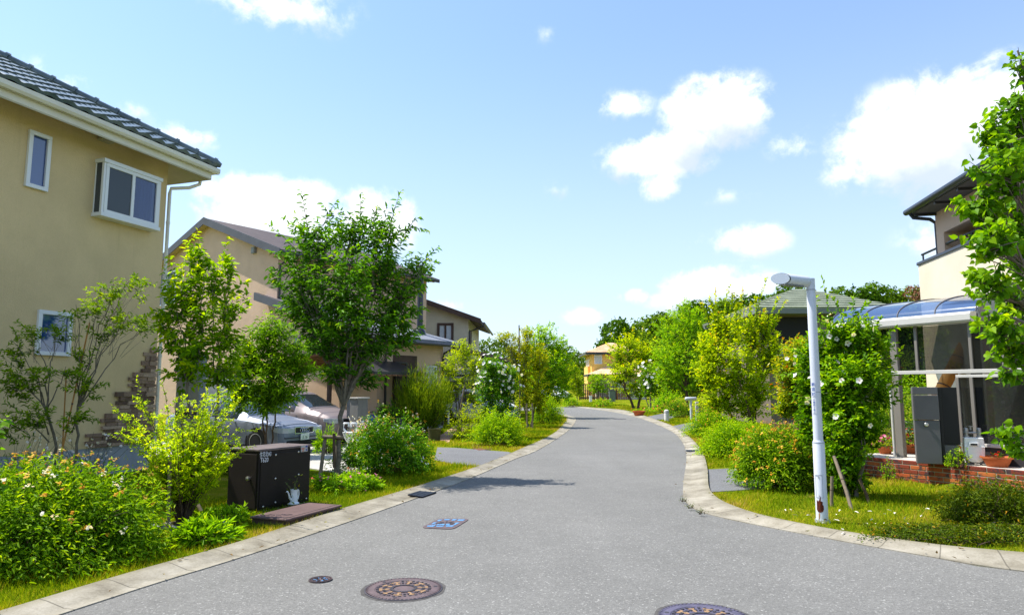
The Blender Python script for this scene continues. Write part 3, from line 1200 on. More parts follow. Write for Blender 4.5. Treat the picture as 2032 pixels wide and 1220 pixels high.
# grey meter cabinet beyond the tan house
kc = at(346, 700, 17.0)
kb = thing('utility_cabinet', 'grey metal service cabinet behind the corner of the tan house', 'cabinet', (-8.55, 18.2, 0))
c_ = MB()
c_.box(-8.9, -8.28, 18.2, 18.6, 0, 2.62)
c_.build('body', worn('grey_steel', (.22, .23, .26), .08, 2, .5, .05), kb, bevel=.02)
MB().box(-8.7, -8.42, 18.185, 18.199, 1.25, 1.42).build('plate', m_white, kb)
MB().box(-8.86, -8.32, 18.19, 18.199, .95, 1.12).build('slot', m_dark, kb)
gw = thing('garden_wall', 'short white rendered wall beside the grey service cabinet', 'wall', (-8.9, 19.8, 0))
wl = MB()
wl.box(-9.2, -7.75, 20.2, 20.36, 0, 2.05)
wl.build('panel', plaster('white_render', (.72, .70, .66)), gw, bevel=.01)
MB().box(-9.22, -7.73, 20.18, 20.38, 2.05, 2.12).build('coping', m_grayb, gw, bevel=.01)

# ------------------------------------------------------------------ beige gabled house
UG = Vector((.81, -.585, 0)).normalized()             # along the gable wall towards the viewer's right
US = Vector((.585, .81, 0)).normalized()              # along the roadside wall, away
C2 = Vector((-9.73, 28.0, 0))
FG = Face(C2, UG)                       # outward normal (-.5,-.866)
FS = Face(C2, US)                       # outward normal (.866,-.5)
h2 = thing('house', 'beige two storey gabled house with brown grey roof behind the parked cars', 'house', C2 + UP * .4)
HW, EZ, SL = 5.3, 7.35, .37
wl = MB()
wl.prism([FG.p(0, .3), FG.p(0, EZ), FG.p(-HW, EZ + SL * HW), FG.p(-2 * HW, EZ), FG.p(-2 * HW, .3)], -FG.N * 9)
wl.build('wall', m_tan2, h2)


def gable_roof(parent, F, hw, ez, sl, depth, ov=.55, rake=.42, th=.2, mat=m_brownroof, trim=m_grayb, soff=m_ivory, name='roof'):
    """two slopes over a gable whose right foot is u=0 and left foot u=-2hw; bargeboards on the rake"""
    mb = MB()
    for sgn in (1, -1):
        e = (ov, ez - sl * ov) if sgn > 0 else (-2 * hw - ov, ez - sl * ov)
        a = (-hw, ez + sl * hw)
        mb.prism([F.p(e[0], e[1] + .06, rake), F.p(a[0], a[1] + .06, rake), F.p(a[0], a[1] + th, rake), F.p(e[0], e[1] + th, rake)], -F.N * (depth + rake + .4))
    r = mb.build(name, mat, parent)
    tb = MB()
    for sgn in (1, -1):
        e = (ov + .03, ez - sl * ov) if sgn > 0 else (-2 * hw - ov - .03, ez - sl * ov)
        a = (-hw, ez + sl * hw)
        tb.prism([F.p(e[0], e[1] - .07, rake + .004), F.p(a[0], a[1] - .07, rake + .004), F.p(a[0], a[1] + th + .03, rake + .004), F.p(e[0], e[1] + th + .03, rake + .004)], F.N * .035)
    tb.build('bargeboard', trim, r)
    sb = MB()
    for sgn in (1, -1):
        e = (ov, ez - sl * ov) if sgn > 0 else (-2 * hw - ov, ez - sl * ov)
        a = (-hw, ez + sl * hw)
        sb.prism([F.p(e[0], e[1] + .02, rake), F.p(a[0], a[1] + .02, rake), F.p(a[0], a[1] + .057, rake), F.p(e[0], e[1] + .057, rake)], -F.N * (depth + rake))
    sb.build('soffit', soff, r)
    return r


r2 = gable_roof(h2, FG, HW, EZ, SL, 9, ov=.55, rake=.34, th=.24, soff=worn('warm_soffit', (.55, .42, .28), .05))
gd = MB()
gd.tube([FG.p(.62, EZ - .08, .3), FG.p(.62, EZ - .08, -9.2)], .06, 10)
gd.tube([FG.p(.62, EZ - .14, -.25), FG.p(.3, EZ - .38, -.15), FG.p(.06, EZ - .5, -.08), FG.p(.06, EZ - 1.0, -.08), FG.p(.06, 4.9, -.08)], .045, 8)
gd.build('gutter', m_dark, h2, smooth=40)
u0, z1 = FG.hit(300, 546)
u1, z0 = FG.hit(348, 604)
window(h2, FG, u1 - 1.7, u1, z0, z1, frame=m_white, split=.5, fw=.07, glass=m_pane2)
F = FG
u_, z_ = FG.hit(506, 497)
lb = MB()
F.box(lb, u_ - .12, u_ + .12, z_ - .14, z_ + .14, .001, .12)
F.box(lb, u_ - .09, u_ + .09, z_ - .11, z_ + .02, .12, .135)
lb.build('vent_cap', worn('grey_metal_cap', (.28, .29, .31), .05), h2, bevel=.02)

# single-storey wing in front of it
FW = Face(C2 + FG.N * .02, UG)
E0w = FW.p(6.1, 0)
FE = Face(E0w, US)                      # roadside wall of the wing
wz0, wz1 = 5.25, 3.42
wing = MB()
wing.prism([FW.p(-.6, .3), FW.p(-.6, wz0 - .05), FW.p(6.1, wz1), FW.p(6.1, .3)], -FW.N * 3.5)
wing.build('wing_wall', m_tan2, h2)
F1.box
fb = MB()
fb.prism([FW.p(6.09, .2, .03), FW.p(-.6, .2, .03), FW.p(-.6, .72, .03), FW.p(6.09, .72, .03)], -FW.N * .025)
FE.box(fb, .03, 3.5, .2, .72, .004, .03)
fb.build('wing_foundation', m_found, h2)
rw = MB()
s_ = (wz0 - wz1) / 6.5
def wr(u, n, dz):                       # a point on the wing roof
    return FW.p(u, wz1 + .12 + (6.1 - u) * s_ + dz, n)
rw.prism([wr(-.75, .5, 0), wr(6.6, .5, 0), wr(6.6, -3.9, 0), wr(4.0, -3.2, 0), wr(-.75, -3.2, 0)], UP * .16)
wroof = rw.build('wing_roof', m_slate, h2)
bb = MB()
bb.prism([wr(-.78, .504, -.12), wr(6.62, .504, -.12), wr(6.62, .504, .20), wr(-.78, .504, .20)], FW.N * .04)
bb.build('bargeboard', m_grayb, wroof)
cp = MB()
cp.prism([wr(-.78, .5, .161), wr(6.62, .5, .161), wr(6.62, .33, .161), wr(-.78, .33, .161)], UP * .05)
cp.build('verge_cap', m_brownroof, wroof)
ge = MB()
ge.tube([wr(6.68, .55, .02), wr(6.68, -3.95, .02)], .065, 10)
ge.tube([wr(6.66, -.3, -.05), FE.p(.35, wz1 - .32, .1), FE.p(.35, wz1 - .5, .06), FE.p(.35, .3, .06)], .045, 8)
ge.tube([wr(6.66, -3.6, -.05), FE.p(3.45, wz1 - .32, .1), FE.p(3.45, wz1 - .5, .06), FE.p(3.45, .3, .06)], .045, 8)
ge.build('gutter', m_dark, h2, smooth=40)
# flue
fl = at(833, 662, 27.2)
fu = MB()
fu.lathe([(.26, -.05), (.22, .12), (.12, .22), (.12, 2.5), (.17, 2.5), (.17, 2.72), (.12, 2.74), (.1, 2.78)], fl, 14)
fu.build('flue', m_navy, h2, smooth=40)
# dark panel painting the shade of a hollow, and windows on the wing
rc = MB()
FE.box(rc, .75, 2.0, .75, 2.95, .001, .02)
rc.build('recess_shade', m_brown, h2)
window(h2, FE, .85, 1.45, .8, 2.7, frame=m_dark, n=.06)
window(h2, FE, 2.5, 3.1, 1.6, 2.6, frame=m_white, n=.05)
window(h2, FW, 4.55, 5.0, 2.25, 2.75, frame=m_grayb, n=.05)
u_, z_ = FW.hit(592, 677)
lb = MB()
FW.box(lb, u_ - .12, u_ + .12, z_ - .16, z_ + .16, .001, .12)
FW.box(lb, u_ - .09, u_ + .09, z_ - .13, z_ + .02, .12, .135)
lb.build('vent_cap', MATS['grey_metal_cap'], h2, bevel=.02)

# carport roof: a shallow dark arch on posts over the cars
cpz = [(345, 737), (470, 735), (545, 728), (590, 711), (620, 703), (645, 703), (685, 718), (720, 734), (744, 742)]
cpo = thing('carport', 'dark arched carport roof on brown posts over the silver cars', 'carport', (-7, 23.5, .2))
pts = []
for i, (px, py) in enumerate(cpz):
    Y = 24.6 - 1.6 * (px - 345) / 400
    pts.append(at(px, py, Y))
ax = -FG.N * 2.4
ms = MB()
ms.prism(pts + [p + UP * .09 for p in reversed(pts)], ax)
ms.build('roof', m_dark, cpo)
sl = MB()
for k in range(9):
    a0, a1 = ax * ((k + .12) / 9), ax * ((k + .88) / 9)
    for p, q in zip(pts[:-1], pts[1:]):
        sl.prism([p + a0 - UP * .002, q + a0 - UP * .002, q + a0 - UP * .05, p + a0 - UP * .05], a1 - a0)
sl.build('slatted_lining', worn('cedar', (.22, .11, .06), .2, 4), cpo)
for px in (352, 643):
    Y = 24.6 - 1.6 * (px - 345) / 400
    b = at(px, 740, Y) - FG.N * .25
    ps = MB()
    zt = b.z if px < 600 else at(px, 704, Y).z
    ps.obox((b.x, b.y, 0), UG, US, UP, -.06, .06, -.06, .06, 0, zt)
    ps.build('post', m_brown, cpo, bevel=.008)

# ------------------------------------------------------------------ cream house with brown window
C3 = Vector((at(929, 700, 40).x, 40.0, 0))
F3 = Face(C3, (1, -.03))
F3s = Face(C3, (.03, 1))
h3 = thing('house', 'cream rendered house with a brown framed window beyond the grey chimney flue', 'house', C3 + UP * .3)
ez3 = at(929, 641, 40).z + .25
mb = MB()
mb.prism([F3.p(0, .2), F3.p(0, ez3), F3.p(-5, ez3 + .36 * 5), F3.p(-10, ez3), F3.p(-10, .2)], -F3.N * 8)
mb.build('wall', m_cream, h3)
gable_roof(h3, F3, 5, ez3, .36, 8, ov=.75, rake=.5, th=.2, trim=m_brown, soff=m_brown)
u0, z1 = F3.hit(868, 641)
u1, z0 = F3.hit(900, 678)
window(h3, F3, u0, u1, z0, z1, frame=m_brown, split=.5, fw=.14, n=.08, glass=m_curt)
g3 = MB()
g3.tube([F3.p(.95, ez3 - .3, .4), F3.p(.95, ez3 - .3, -8)], .07, 8)
g3.tube([F3.p(.9, ez3 - .38, -.2), F3.p(.3, ez3 - .65, -.15), F3.p(.07, ez3 - .75, .02), F3.p(.07, .3, .02)], .05, 8)
g3.build('gutter', m_dark, h3, smooth=40)
rc = MB()
F3s.box(rc, .5, 2.0, ez3 - 1.9, ez3 - .6, .001, .03)
rc.build('shutter', m_brown, h3)
# its low front wing with a raking brown eave
lw = MB()
pl, prr = at(903, 692, 38.5), at(1018, 722, 36.5)
lw.prism([pl + UP * -.25, prr + UP * -.25, Vector((prr.x, prr.y, .1)), Vector((pl.x, pl.y, .1))], -F3.N * 3)
lw.build('wing_wall', m_cream2, h3)
lr = MB()
a, b = pl + F3.N * .4 - F3.U * .15, prr + F3.N * .4 + F3.U * .15
lr.prism([a, b, b + UP * .2, a + UP * .2], -F3.N * 3.8)
lr.build('wing_roof', m_brownroof, h3)

# beam-framed carport with a white car
cp3 = thing('carport', 'grey beamed carport with dark openings in front of the cream house', 'carport', (-2.6, 34.5, .1))
mb = MB()
for (x0, x1, y, px_) in ((880, 1010, 734, 0), (866, 1010, 747, 1)):
    a, b = at(x0, y, 34.5), at(x1, y, 34.0)
    mb.prism([a, b, b - UP * .22, a - UP * .22], Vector((0, .12, 0)) if px_ else Vector((0, .1, 0)))
mb.build('beam', worn('silvered_timber', (.36, .33, .30), .15, 4), cp3)
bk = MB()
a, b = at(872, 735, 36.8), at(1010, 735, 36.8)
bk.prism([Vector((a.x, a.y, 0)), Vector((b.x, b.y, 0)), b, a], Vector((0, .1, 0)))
bk.build('shade_backing', m_interior, cp3)  # near-black sheet painting the deep shade inside the carport
for px_ in (868, 912, 1008):
    p_ = at(px_, 740, 34.3)
    MB().box(p_.x - .08, p_.x + .08, p_.y + .02, p_.y + .18, 0, p_.z - .2).build('post', MATS['silvered_timber'], cp3)

# ------------------------------------------------------------------ cream house on the right
UB = Vector((-.16, -.987, 0)).normalized()   # from the far corner towards the viewer
CB = Vector((9.66, 16.0, 0))
FB_ = Face(CB, UB)                           # outward normal points to the street
assert FB_.N.x < 0
h4 = thing('house', 'cream house with dark eaves and railed balcony at the right edge', 'house', CB + UP * .3)
zp = at(1826, 527, 16).z
mb = MB()
FB_.box(mb, 0, 4.9, 0, zp, -.16, 0)                                   # balcony parapet and ground floor face
FB_.box(mb, 0.001, .16, 0, zp, -4, -.16)
FB_.box(mb, 4.74, 4.899, 0, zp, -4, -.16)
mb.build('parapet_wall', m_cream2, h4)
cpg = MB()
FB_.box(cpg, -.03, 4.93, zp, zp + .07, -.2, .03)
cpg.build('coping', m_navy, h4, bevel=.01)
uw, _ = FB_.hit(1855, 450)
ze = 5.66
mw = MB()
FB_.box(mw, uw, uw + .35, .25, ze, -4.4, -.02)
FB_.box(mw, uw + .35, 4.7, .3, ze, -4.4, -1.5)
FB_.box(mw, uw + .35, 4.7, ze - .55, ze, -1.5, -.02)
mw.build('wall', m_tan2, h4)
window(h4, Face(FB_.p(0, 0, -1.5), UB), uw + .6, uw + 2.0, zp - .8, ze - .7, frame=m_white, split=.5, n=.06, glass=m_curt)
window(h4, Face(FB_.p(0, 0, -1.5), UB), uw + 2.2, uw + 3.4, zp - .8, ze - .7, frame=m_white, split=.5, n=.06)
rl = MB()
for z in (zp + .24, ):
    rl.tube([FB_.p(.1, z, -.06), FB_.p(4.85, z, -.06)], .028, 8)
for k in range(5):
    rl.tube([FB_.p(.15 + k * 1.15, zp + .06, -.06), FB_.p(.15 + k * 1.15, zp + .24, -.06)], .02, 8)
rl.build('railing', m_navy, h4, smooth=40)
# roof: eave along the street, soffit boards and gutter
ro = MB()
ro.prism([FB_.p(.85, ze, .46), FB_.p(.85, ze + .12, .46), FB_.p(.85, ze + 1.9, -4.2), FB_.p(.85, ze + 1.78, -4.2)], UB * 4.7)
r4 = ro.build('roof', m_navy, h4)
for k in range(5):
    FB_.box(MB(), 1.0 + k * 1.0, 1.08 + k * 1.0, ze - .09, ze - .036, -.1, .42).build('rafter', m_dark, r4)
FB_.box(MB(), .88, 5.4, ze - .035, ze - .004, -1.4, .44).build('soffit', worn('dark_soffit', (.10, .09, .085), .1), r4)
g4 = MB()
g4.tube([FB_.p(.80, ze + .05, .50), FB_.p(5.6, ze + .05, .50)], .07, 10)
g4.tube([FB_.p(.95, ze - .0, .48), FB_.p(.92, ze - .10, .40), FB_.p(uw - .02, ze - .16, .08), FB_.p(uw - .05, ze - .25, -.05), FB_.p(uw - .05, zp, -.05)], .042, 8)
g4.build('gutter', m_navy, r4, smooth=40)

# ------------------------------------------------------------------ hipped house behind the maple
h5 = thing('house', 'brown walled house with hipped grey green tiled roof behind the lamp post', 'house', (14.5, 33, 0))
ex0, ex1, ey0, ey1 = at(1500, 612, 32).x, at(1795, 612, 32).x, 32.0, 41.0
ez5 = at(1600, 611, 32).z
mb = MB()
mb.box(ex0 + .8, ex1 - .8, ey0 + .8, ey1 - .8, 0, ez5)
mb.build('wall', worn('brown_render', (.16, .125, .095), .1, 2), h5)


def greentile_fn(t, p, o):
    co = objco(t)
    n = t.noise(co, 1.3, 5, .6)
    t.set(p.inputs['Base Color'], t.mix(t.ss(n, .3, .7), (.20, .225, .16), (.33, .355, .265)))


m_gtile = principled('grey_green_tile', (.27, .3, .22), .7, 0, .3, greentile_fn)


def step_hip(x0, x1, y0, y1, z, slope, rows, th, mat, parent, name='roof', ridge=0.0, lap=.05):
    """hip roof laid in real overlapping courses"""
    mb = MB()
    half = min(x1 - x0, y1 - y0) / 2 - ridge
    for r in range(rows):
        f0, f1 = r / rows * half, (r + 1) / rows * half
        za, zb = z + f0 * slope, z + f1 * slope
        g0 = f0 - lap
        a = [(x0 + g0, y0 + g0), (x1 - g0, y0 + g0), (x1 - g0, y1 - g0), (x0 + g0, y1 - g0)]
        u_ = [(x0 + f0, y0 + f0), (x1 - f0, y0 + f0), (x1 - f0, y1 - f0), (x0 + f0, y1 - f0)]
        b = [(x0 + f1, y0 + f1), (x1 - f1, y0 + f1), (x1 - f1, y1 - f1), (x0 + f1, y1 - f1)]
        vs = [(*q, za + th) for q in a] + [(*q, zb + .012) for q in b] + [(*q, za - .02) for q in u_]
        fs = [(i, (i + 1) % 4, 4 + (i + 1) % 4, 4 + i) for i in range(4)] + [(8 + i, 8 + (i + 1) % 4, (i + 1) % 4, i) for i in range(4)]
        mb.add(vs, fs)
    f = half
    mb.add([(x0 + f, y0 + f, z + f * slope + .02), (x1 - f, y0 + f, z + f * slope + .02), (x1 - f, y1 - f, z + f * slope + .02), (x0 + f, y1 - f, z + f * slope + .02)], [(0, 1, 2, 3)])
    return mb.build(name, mat, parent)


r5 = step_hip(ex0, ex1, ey0, ey1, ez5, .42, 9, .065, m_gtile, h5, ridge=.3, lap=.03)
tr = MB()
tr.box(ex0 - .02, ex1 + .02, ey0 - .02, ey1 + .02, ez5 - .26, ez5 - .022)
tr.build('fascia', worn('grey_fascia', (.16, .18, .17), .05), h5)
rr = at(1440, 603, 36)
step_hip(rr.x, ex0 + 2.4, 34.2, 40.5, ez5 - .1, .42, 6, .065, m_gtile, h5, 'porch_roof', lap=.03)
MB().box(rr.x + .6, ex0 + .79, 35, 40, 0, ez5 - .12).build('porch_wall', MATS['brown_render'], h5)
MB().box(ex0 + .81, ex0 + 2.9, ey0 + .78, ey0 + .799, 2.7, ez5 - .35).build('eave_shade', m_interior, h5)  # flat near-black sheet painting the shade below the eave
MB().box(ex0 + 2.9, ex0 + 4.2, ey0 + .76, ey0 + .799, 2.6, ez5 - .5).build('shutter', worn('taupe_panel', (.2, .17, .15), .08), h5)
bal = MB()
for z in (3.55, 3.75, 3.3):
    bal.tube([(ex0 + .3, ey0 + .4, z), (ex0 + 3.4, ey0 + .4, z)], .025, 6)
for k in range(7):
    bal.tube([(ex0 + .3 + k * .5, ey0 + .4, 2.6), (ex0 + .3 + k * .5, ey0 + .4, 3.75)], .018, 6)
bal.build('railing', worn('grey_rail', (.25, .26, .28), .05), h5)

# ------------------------------------------------------------------ yellow house at the bend
Y6 = 88.0
h6 = thing('house', 'yellow two storey house with orange tiled roofs where the road bends', 'house', (13, Y6, .42))
x0, x1 = at(1174, 720, Y6).x, at(1262, 720, Y6).x
ze6, zg6 = at(1200, 701, Y6).z, at(1200, 742, Y6).z
mb = MB()
mb.box(x0, x1, Y6, Y6 + 7, .3, ze6)
mb.box(at(1169, 742, Y6).x, x0 - .002, Y6 + 1.5, Y6 + 6, .3, at(1169, 727, Y6 + 1.5).z)
mb.build('wall', m_yellow, h6)


def orange_fn(t, p, o):
    n = t.noise(objco(t), 1.2, 5, .65)
    t.set(p.inputs['Base Color'], t.mix(t.ss(n, .3, .7), (.66, .40, .23), (.82, .58, .38)))


m_otile = principled('orange_tile', (.62, .36, .2), .8, 0, .2, orange_fn)
step_hip(x0 - .8, x1 + .8, Y6 - .8, Y6 + 7.8, ze6 + .1, .42, 9, .05, m_otile, h6, ridge=.3)
MB().box(x0 - .85, x1 + .85, Y6 - .85, Y6 + 7.85, ze6 - .15, ze6 + .078).build('fascia', m_navy, h6)
step_hip(at(1168, 745, Y6 - 3).x, x1 + 1.5, Y6 - 3, Y6 + 2.6, zg6 - .1, .40, 5, .05, m_otile, h6, 'porch_roof')
MB().box(at(1167, 745, Y6 - 3).x, x1 + 1.6, Y6 - 3.05, Y6 + 1.8, zg6 - .32, zg6 - .122).build('porch_fascia', m_navy, h6)
MB().box(x0 + .4, x1 + 1, Y6 - 1.4, Y6 - .01, .3, zg6 - .33).build('porch_wall', m_cream2, h6)
F6 = Face((x0, Y6, 0), (1, 0))
window(h6, F6, .35, 1.35, at(1180, 722, Y6).z, at(1180, 704, Y6).z, frame=m_white, fw=.1, n=.06, glass=m_curt)
F6p = Face((x0, Y6 - 1.4, 0), (1, 0))
window(h6, F6p, 2.3, 4.6, .6, 2.4, frame=m_white, split=.5, fw=.1, n=.06)
b6 = MB()
zb = at(1169, 727, Y6 + 1.5).z
for k in range(10):
    b6.tube([(at(1169, 727, Y6 + 1.5).x + .02 + k * .0, Y6 + 1.6 + k * .4, zb), (at(1169, 727, Y6 + 1.5).x + .02, Y6 + 1.6 + k * .4, zb + .9)], .03, 5)
b6.tube([(at(1169, 727, Y6 + 1.5).x + .02, Y6 + 1.5, zb + .9), (at(1169, 727, Y6 + 1.5).x + .02, Y6 + 6, zb + .9)], .04, 5)
b6.tube([(at(1169, 727, Y6 + 1.5).x + .02, Y6 + 1.5, zb + .9), (x0, Y6 + 1.5, zb + .9)], .04, 5)
b6.build('balcony_railing', m_white, h6)


def fence(name, label, cat, a, b, h, z0, mat, pitch=.16, post=1.8, rails=(.12, .9), lattice=False):
    a, b = Vector((*a, z0)), Vector((*b, z0))
    L = (b - a).length
    U = (b - a).normalized()
    N = Vector((U.y, -U.x, 0))
    t = thing(name, label, cat, a)
    mb = MB()
    k = 0.0
    while k < L:
        mb.obox(a, U, UP, N, k, k + pitch * .55, 0.05, h, -.012, .012)
        k += pitch
    if lattice:
        z = .15
        while z < h:
            mb.obox(a, U, UP, N, 0, L, z, z + .07, .013, .035)
            z += .17
    mb.build('slats', mat, t)
    for f in rails:
        pm = MB()
        pm.obox(a, U, UP, N, 0, L, h * f, h * f + .08, -.05, -.013)
        pm.build('rail', mat, t)
    for i in range(int(L / post) + 1):
        q = MB()
        q.obox(a, U, UP, N, i * post - .05, i * post + .05, 0, h + .06, -.11, -.051)
        q.build('post', mat, t)
    return t


YF = 82.0
fence('trellis_fence', 'dark brown trellis fence left of the gate pillar before the yellow house', 'fence', (at(1150, 780, YF).x, YF), (at(1226, 780, YF).x, YF), at(1180, 762, YF).z - .42, .42, m_brown, .22, 2.2, lattice=True)
fence('trellis_fence', 'brown lattice fence right of the gate pillar before the yellow house', 'fence', (at(1224, 780, YF).x, YF - .5), (at(1250, 780, YF).x, YF - .5), at(1230, 772, YF).z - .42, .42, worn('orange_brown_timber', (.24, .12, .05), .2), .2, 1.6, lattice=True)
for px_, lab, z_, m_ in ((1215, 'grey green gate pillar between the two far trellis fences', 775, worn('grey_green_pillar', (.12, .15, .12), .1)), (1172, 'small white post on the far lawn before the trellis', 786, m_white)):
    q = at(px_, 790, YF - 6)
    g = thing('gate_post', lab, 'post', (q.x, q.y, .38))
    m2 = MB()
    hh = at(px_, z_, YF - 6).z
    wd = .33 if px_ == 1215 else .14
    m2.box(q.x - wd, q.x + wd, q.y - .15, q.y + .15, .3, hh)
    m2.build('shaft', m_, g, bevel=.03)
    MB().box(q.x - wd - .04, q.x + wd + .04, q.y - .19, q.y + .19, hh, hh + .06).build('cap', m_, g, bevel=.01)
# ================================================================== STREET OBJECTS
# ------------------------------------------------------------------ brown equipment box
m_boxp = worn('brown_box_paint', (.013, .009, .008), .2, 3, .5, .08, 60, .25)
m_boxtop = worn('pale_brown_top', (.13, .10, .095), .2, 5, .6, .1)  # lid colour, paler than the body
m_steel = principled('stainless', (.62, .60, .56), .3, .9, .5)
m_wtext = principled('white_lettering', (.75, .76, .80), .6)
B0, B1 = G(509, 1019), G(613, 998)
UBx = (B1 - B0).normalized()
FBx = Face((B0.x, B0.y, 0), UBx)
BW, BD, BH = (B1 - B0).length, .60, .87
eb = thing('equipment_cabinet', 'dark brown electrical cabinet with white lettering standing on the left verge', 'utility box', B0)
mb = MB()
FBx.box(mb, 0, BW, .03, BH - .035, -BD, 0)
mb.build('body', m_boxp, eb, bevel=.012)
mb = MB()
FBx.box(mb, -.012, BW + .012, BH - .034, BH, -BD - .012, .014)
mb.build('lid', m_boxtop, eb, bevel=.01)
mb = MB()
FBx.box(mb, .05, BW - .05, -.05, .03, -BD + .04, -.04)
mb.build('plinth', m_found, eb)
mb = MB()
FBx.box(mb, .03, BW - .03, .07, BH - .07, .001, .012)
mb.build('front_panel', m_boxp, eb, bevel=.006)
FLx = Face(FBx.p(0, 0, -BD), FBx.N)            # left end, seen from the verge
mb = MB()
FLx.box(mb, .03, BD - .03, .06, BH - .07, .001, .01)
mb.build('end_door', worn('brown_box_paint_matt', (.019, .012, .010), .2, 3, .6, .08), eb, bevel=.005)
mb = MB()
mb.lathe([(.022, 0), (.022, .02), (.03, .024), (.03, .045), (.0, .052)], FLx.p(BD * .74, .47, .01), 14, FLx.U, UP, FLx.N)
mb.build('handle', m_steel, eb, smooth=40)
for (px, py) in ((546, 902), (591, 896), (545, 949), (591, 941), (545, 996), (606, 995), (520, 1016)):
    u, z = FBx.hit(px, py)
    z = min(max(z, .08), BH - .09)
    mb = MB()
    mb.lathe([(.014, 0), (.014, .007), (.007, .012), (0, .012)], FBx.p(u, z, .012), 10, FBx.U, UP, FBx.N)
    mb.build('bolt', m_steel, eb, smooth=40)
u, z = FBx.hit(514, 906)
text('住宅北A3', .080, m_wtext, FBx.p(u, z, .0135), FBx.U, UP, eb, xs=.62)
u, z = FBx.hit(515, 915.5)
text('T620', .088, m_wtext, FBx.p(u, z - .012, .0135), FBx.U, UP, eb, xs=.78)
u0, z1 = FBx.hit(596, 884)
u1, z0 = FBx.hit(609, 895)
st = MB()
FBx.box(st, u0, u1, z0, z1, .0125, .0145)
sticker = st.build('warning_sticker', worn('sticker_grey', (.42, .41, .38), .05), eb)
for (a, b, c, d, col, nm) in ((.08, .5, .42, .6, (.55, .08, .03), 'red_print'), (.2, .42, .1, .24, (.55, .08, .06), 'red_print'), (.66, .95, .68, .95, (.05, .06, .30), 'blue_print'), (.72, .9, .15, .42, (.04, .05, .35), 'blue_print')):
    q = MB()
    FBx.box(q, u0 + (u1 - u0) * a, u0 + (u1 - u0) * b, z0 + (z1 - z0) * c, z0 + (z1 - z0) * d, .0148, .0154)
    q.build(nm, principled(nm, col, .6), sticker)
# brown cover slab in front of the box
P0, P1, P2 = G(512, 1025, .11), G(570, 1030, .11), G(679, 1001, .11)
sb = thing('cover_slab', 'low brown cover slab on the grass in front of the brown cabinet', 'slab', P1)
U_ = (P2 - P1).normalized()
N_ = Vector((U_.y, -U_.x, 0))
L_ = (P2 - P1).length
mb = MB()
mb.obox(P1, U_, UP, N_, 0, L_, -.03, 0, -.58, 0)
mb.build('cover', worn('brown_cover', (.115, .070, .065), .18, 4, .7, .15), sb, bevel=.012)
mb = MB()
mb.obox(P1, U_, UP, N_, .02, L_ - .02, -.10, -.031, -.56, -.02)
mb.build('skirt', m_brown, sb)
mb = MB()
mb.obox(P1, U_, UP, N_, .01, L_ - .01, .0015, .003, -.075, -.067)
mb.build('seam', m_dark, sb)

# white watering pot with a withered plant
cpos = G(583, 999, .075)
cn = thing('watering_pot', 'white enamel pot with curved spout and a withered plant before the brown cabinet', 'watering can', cpos)
m_enam = principled('white_enamel', (.78, .79, .80), .25, 0, .6)
Uc = UBx
mb = MB()
mb.lathe([(.066, 0), (.072, .012), (.052, .03), (.054, .10), (.050, .15), (.055, .19), (.058, .20), (.052, .20), (.046, .15), (.048, .05), (0, .045)], cpos, 18)
mb.build('body', m_enam, cn, smooth=45)
mb = MB()
mb.lathe([(.085, 0), (.09, .008), (.07, .010), (.0, .010)], cpos - UP * .002, 18)
mb.build('saucer', m_enam, cn, smooth=45)
mb = MB()
mb.tube([cpos - Uc * .045 + UP * .055, cpos - Uc * .085 + UP * .09, cpos - Uc * .105 + UP * .15, cpos - Uc * .13 + UP * .19, cpos - Uc * .15 + UP * .185], [.017, .014, .011, .009, .008], 10)
mb.build('spout', m_enam, cn, smooth=50)
mb = MB()
mb.tube([cpos + Uc * .05 + UP * .19, cpos + Uc * .085 + UP * .18, cpos + Uc * .092 + UP * .12, cpos + Uc * .075 + UP * .06, cpos + Uc * .05 + UP * .05], .009, 8)
mb.build('handle', m_enam, cn, smooth=50)
rg = np.random.default_rng(8)
stm = []
for k in range(5):
    e = np.array(cpos) + np.array([rg.normal() * .07, rg.normal() * .04, .25 + .2 * rg.random()])
    stm.append(limb(np.array(cpos) + [0, 0, .12], e, .005, .002, .1, 5, rg))
tubes_mesh('stems', stm, worn('dry_stem', (.13, .15, .05), .2), cn, 5)
n = 26
P = np.array(cpos) + np.stack([rg.normal(size=n) * .06, rg.normal(size=n) * .045, np.where(rg.random(n) < .35, .01, .2 + rg.normal(size=n) * .09)], 1)
leaf_mesh('leaves', P, rg.normal(size=(n, 3)), rg.normal(size=(n, 3)) + [0, 0, 1], .05, .025, rg.random(n), leafmat('pot_leaf', [(0, (.05, .09, .01)), (.6, (.16, .2, .02)), (1, (.45, .2, .02))]), cn, 'leaf')

# ------------------------------------------------------------------ lamp post
m_lamp = worn('pale_blue_grey_paint', (.60, .63, .70), .04, 2, .38, .03, 50, .5, 0, .04)
LB = G(1632, 1035)
lp = thing('street_lamp', 'pale grey street lamp with a tubular lantern and a rust patch near its foot', 'street lamp', LB)
# a slight lean, as the post has
top = at(1608, 553, LB.y + .02)
hgt_ = top.z
axis = (top - LB).normalized()
def lz(z):
    return LB + axis * (z / axis.z)
zj = at(1622, 873, LB.y).z
mb = MB()
zs = [zj - .02, zj + .35, zj + .9, hgt_ - .25, hgt_ - .24, hgt_]
mb.tube([lz(z) for z in zs], [.060, .060, .059, .057, .055, .055], 24)
mb.build('upper_post', m_lamp, lp, smooth=40)
mb = MB()
mb.tube([lz(z) for z in (-.05, zj - .03, zj)], [.074, .073, .061], 28)
lo_ = mb.build('lower_post', m_lamp, lp, smooth=40)
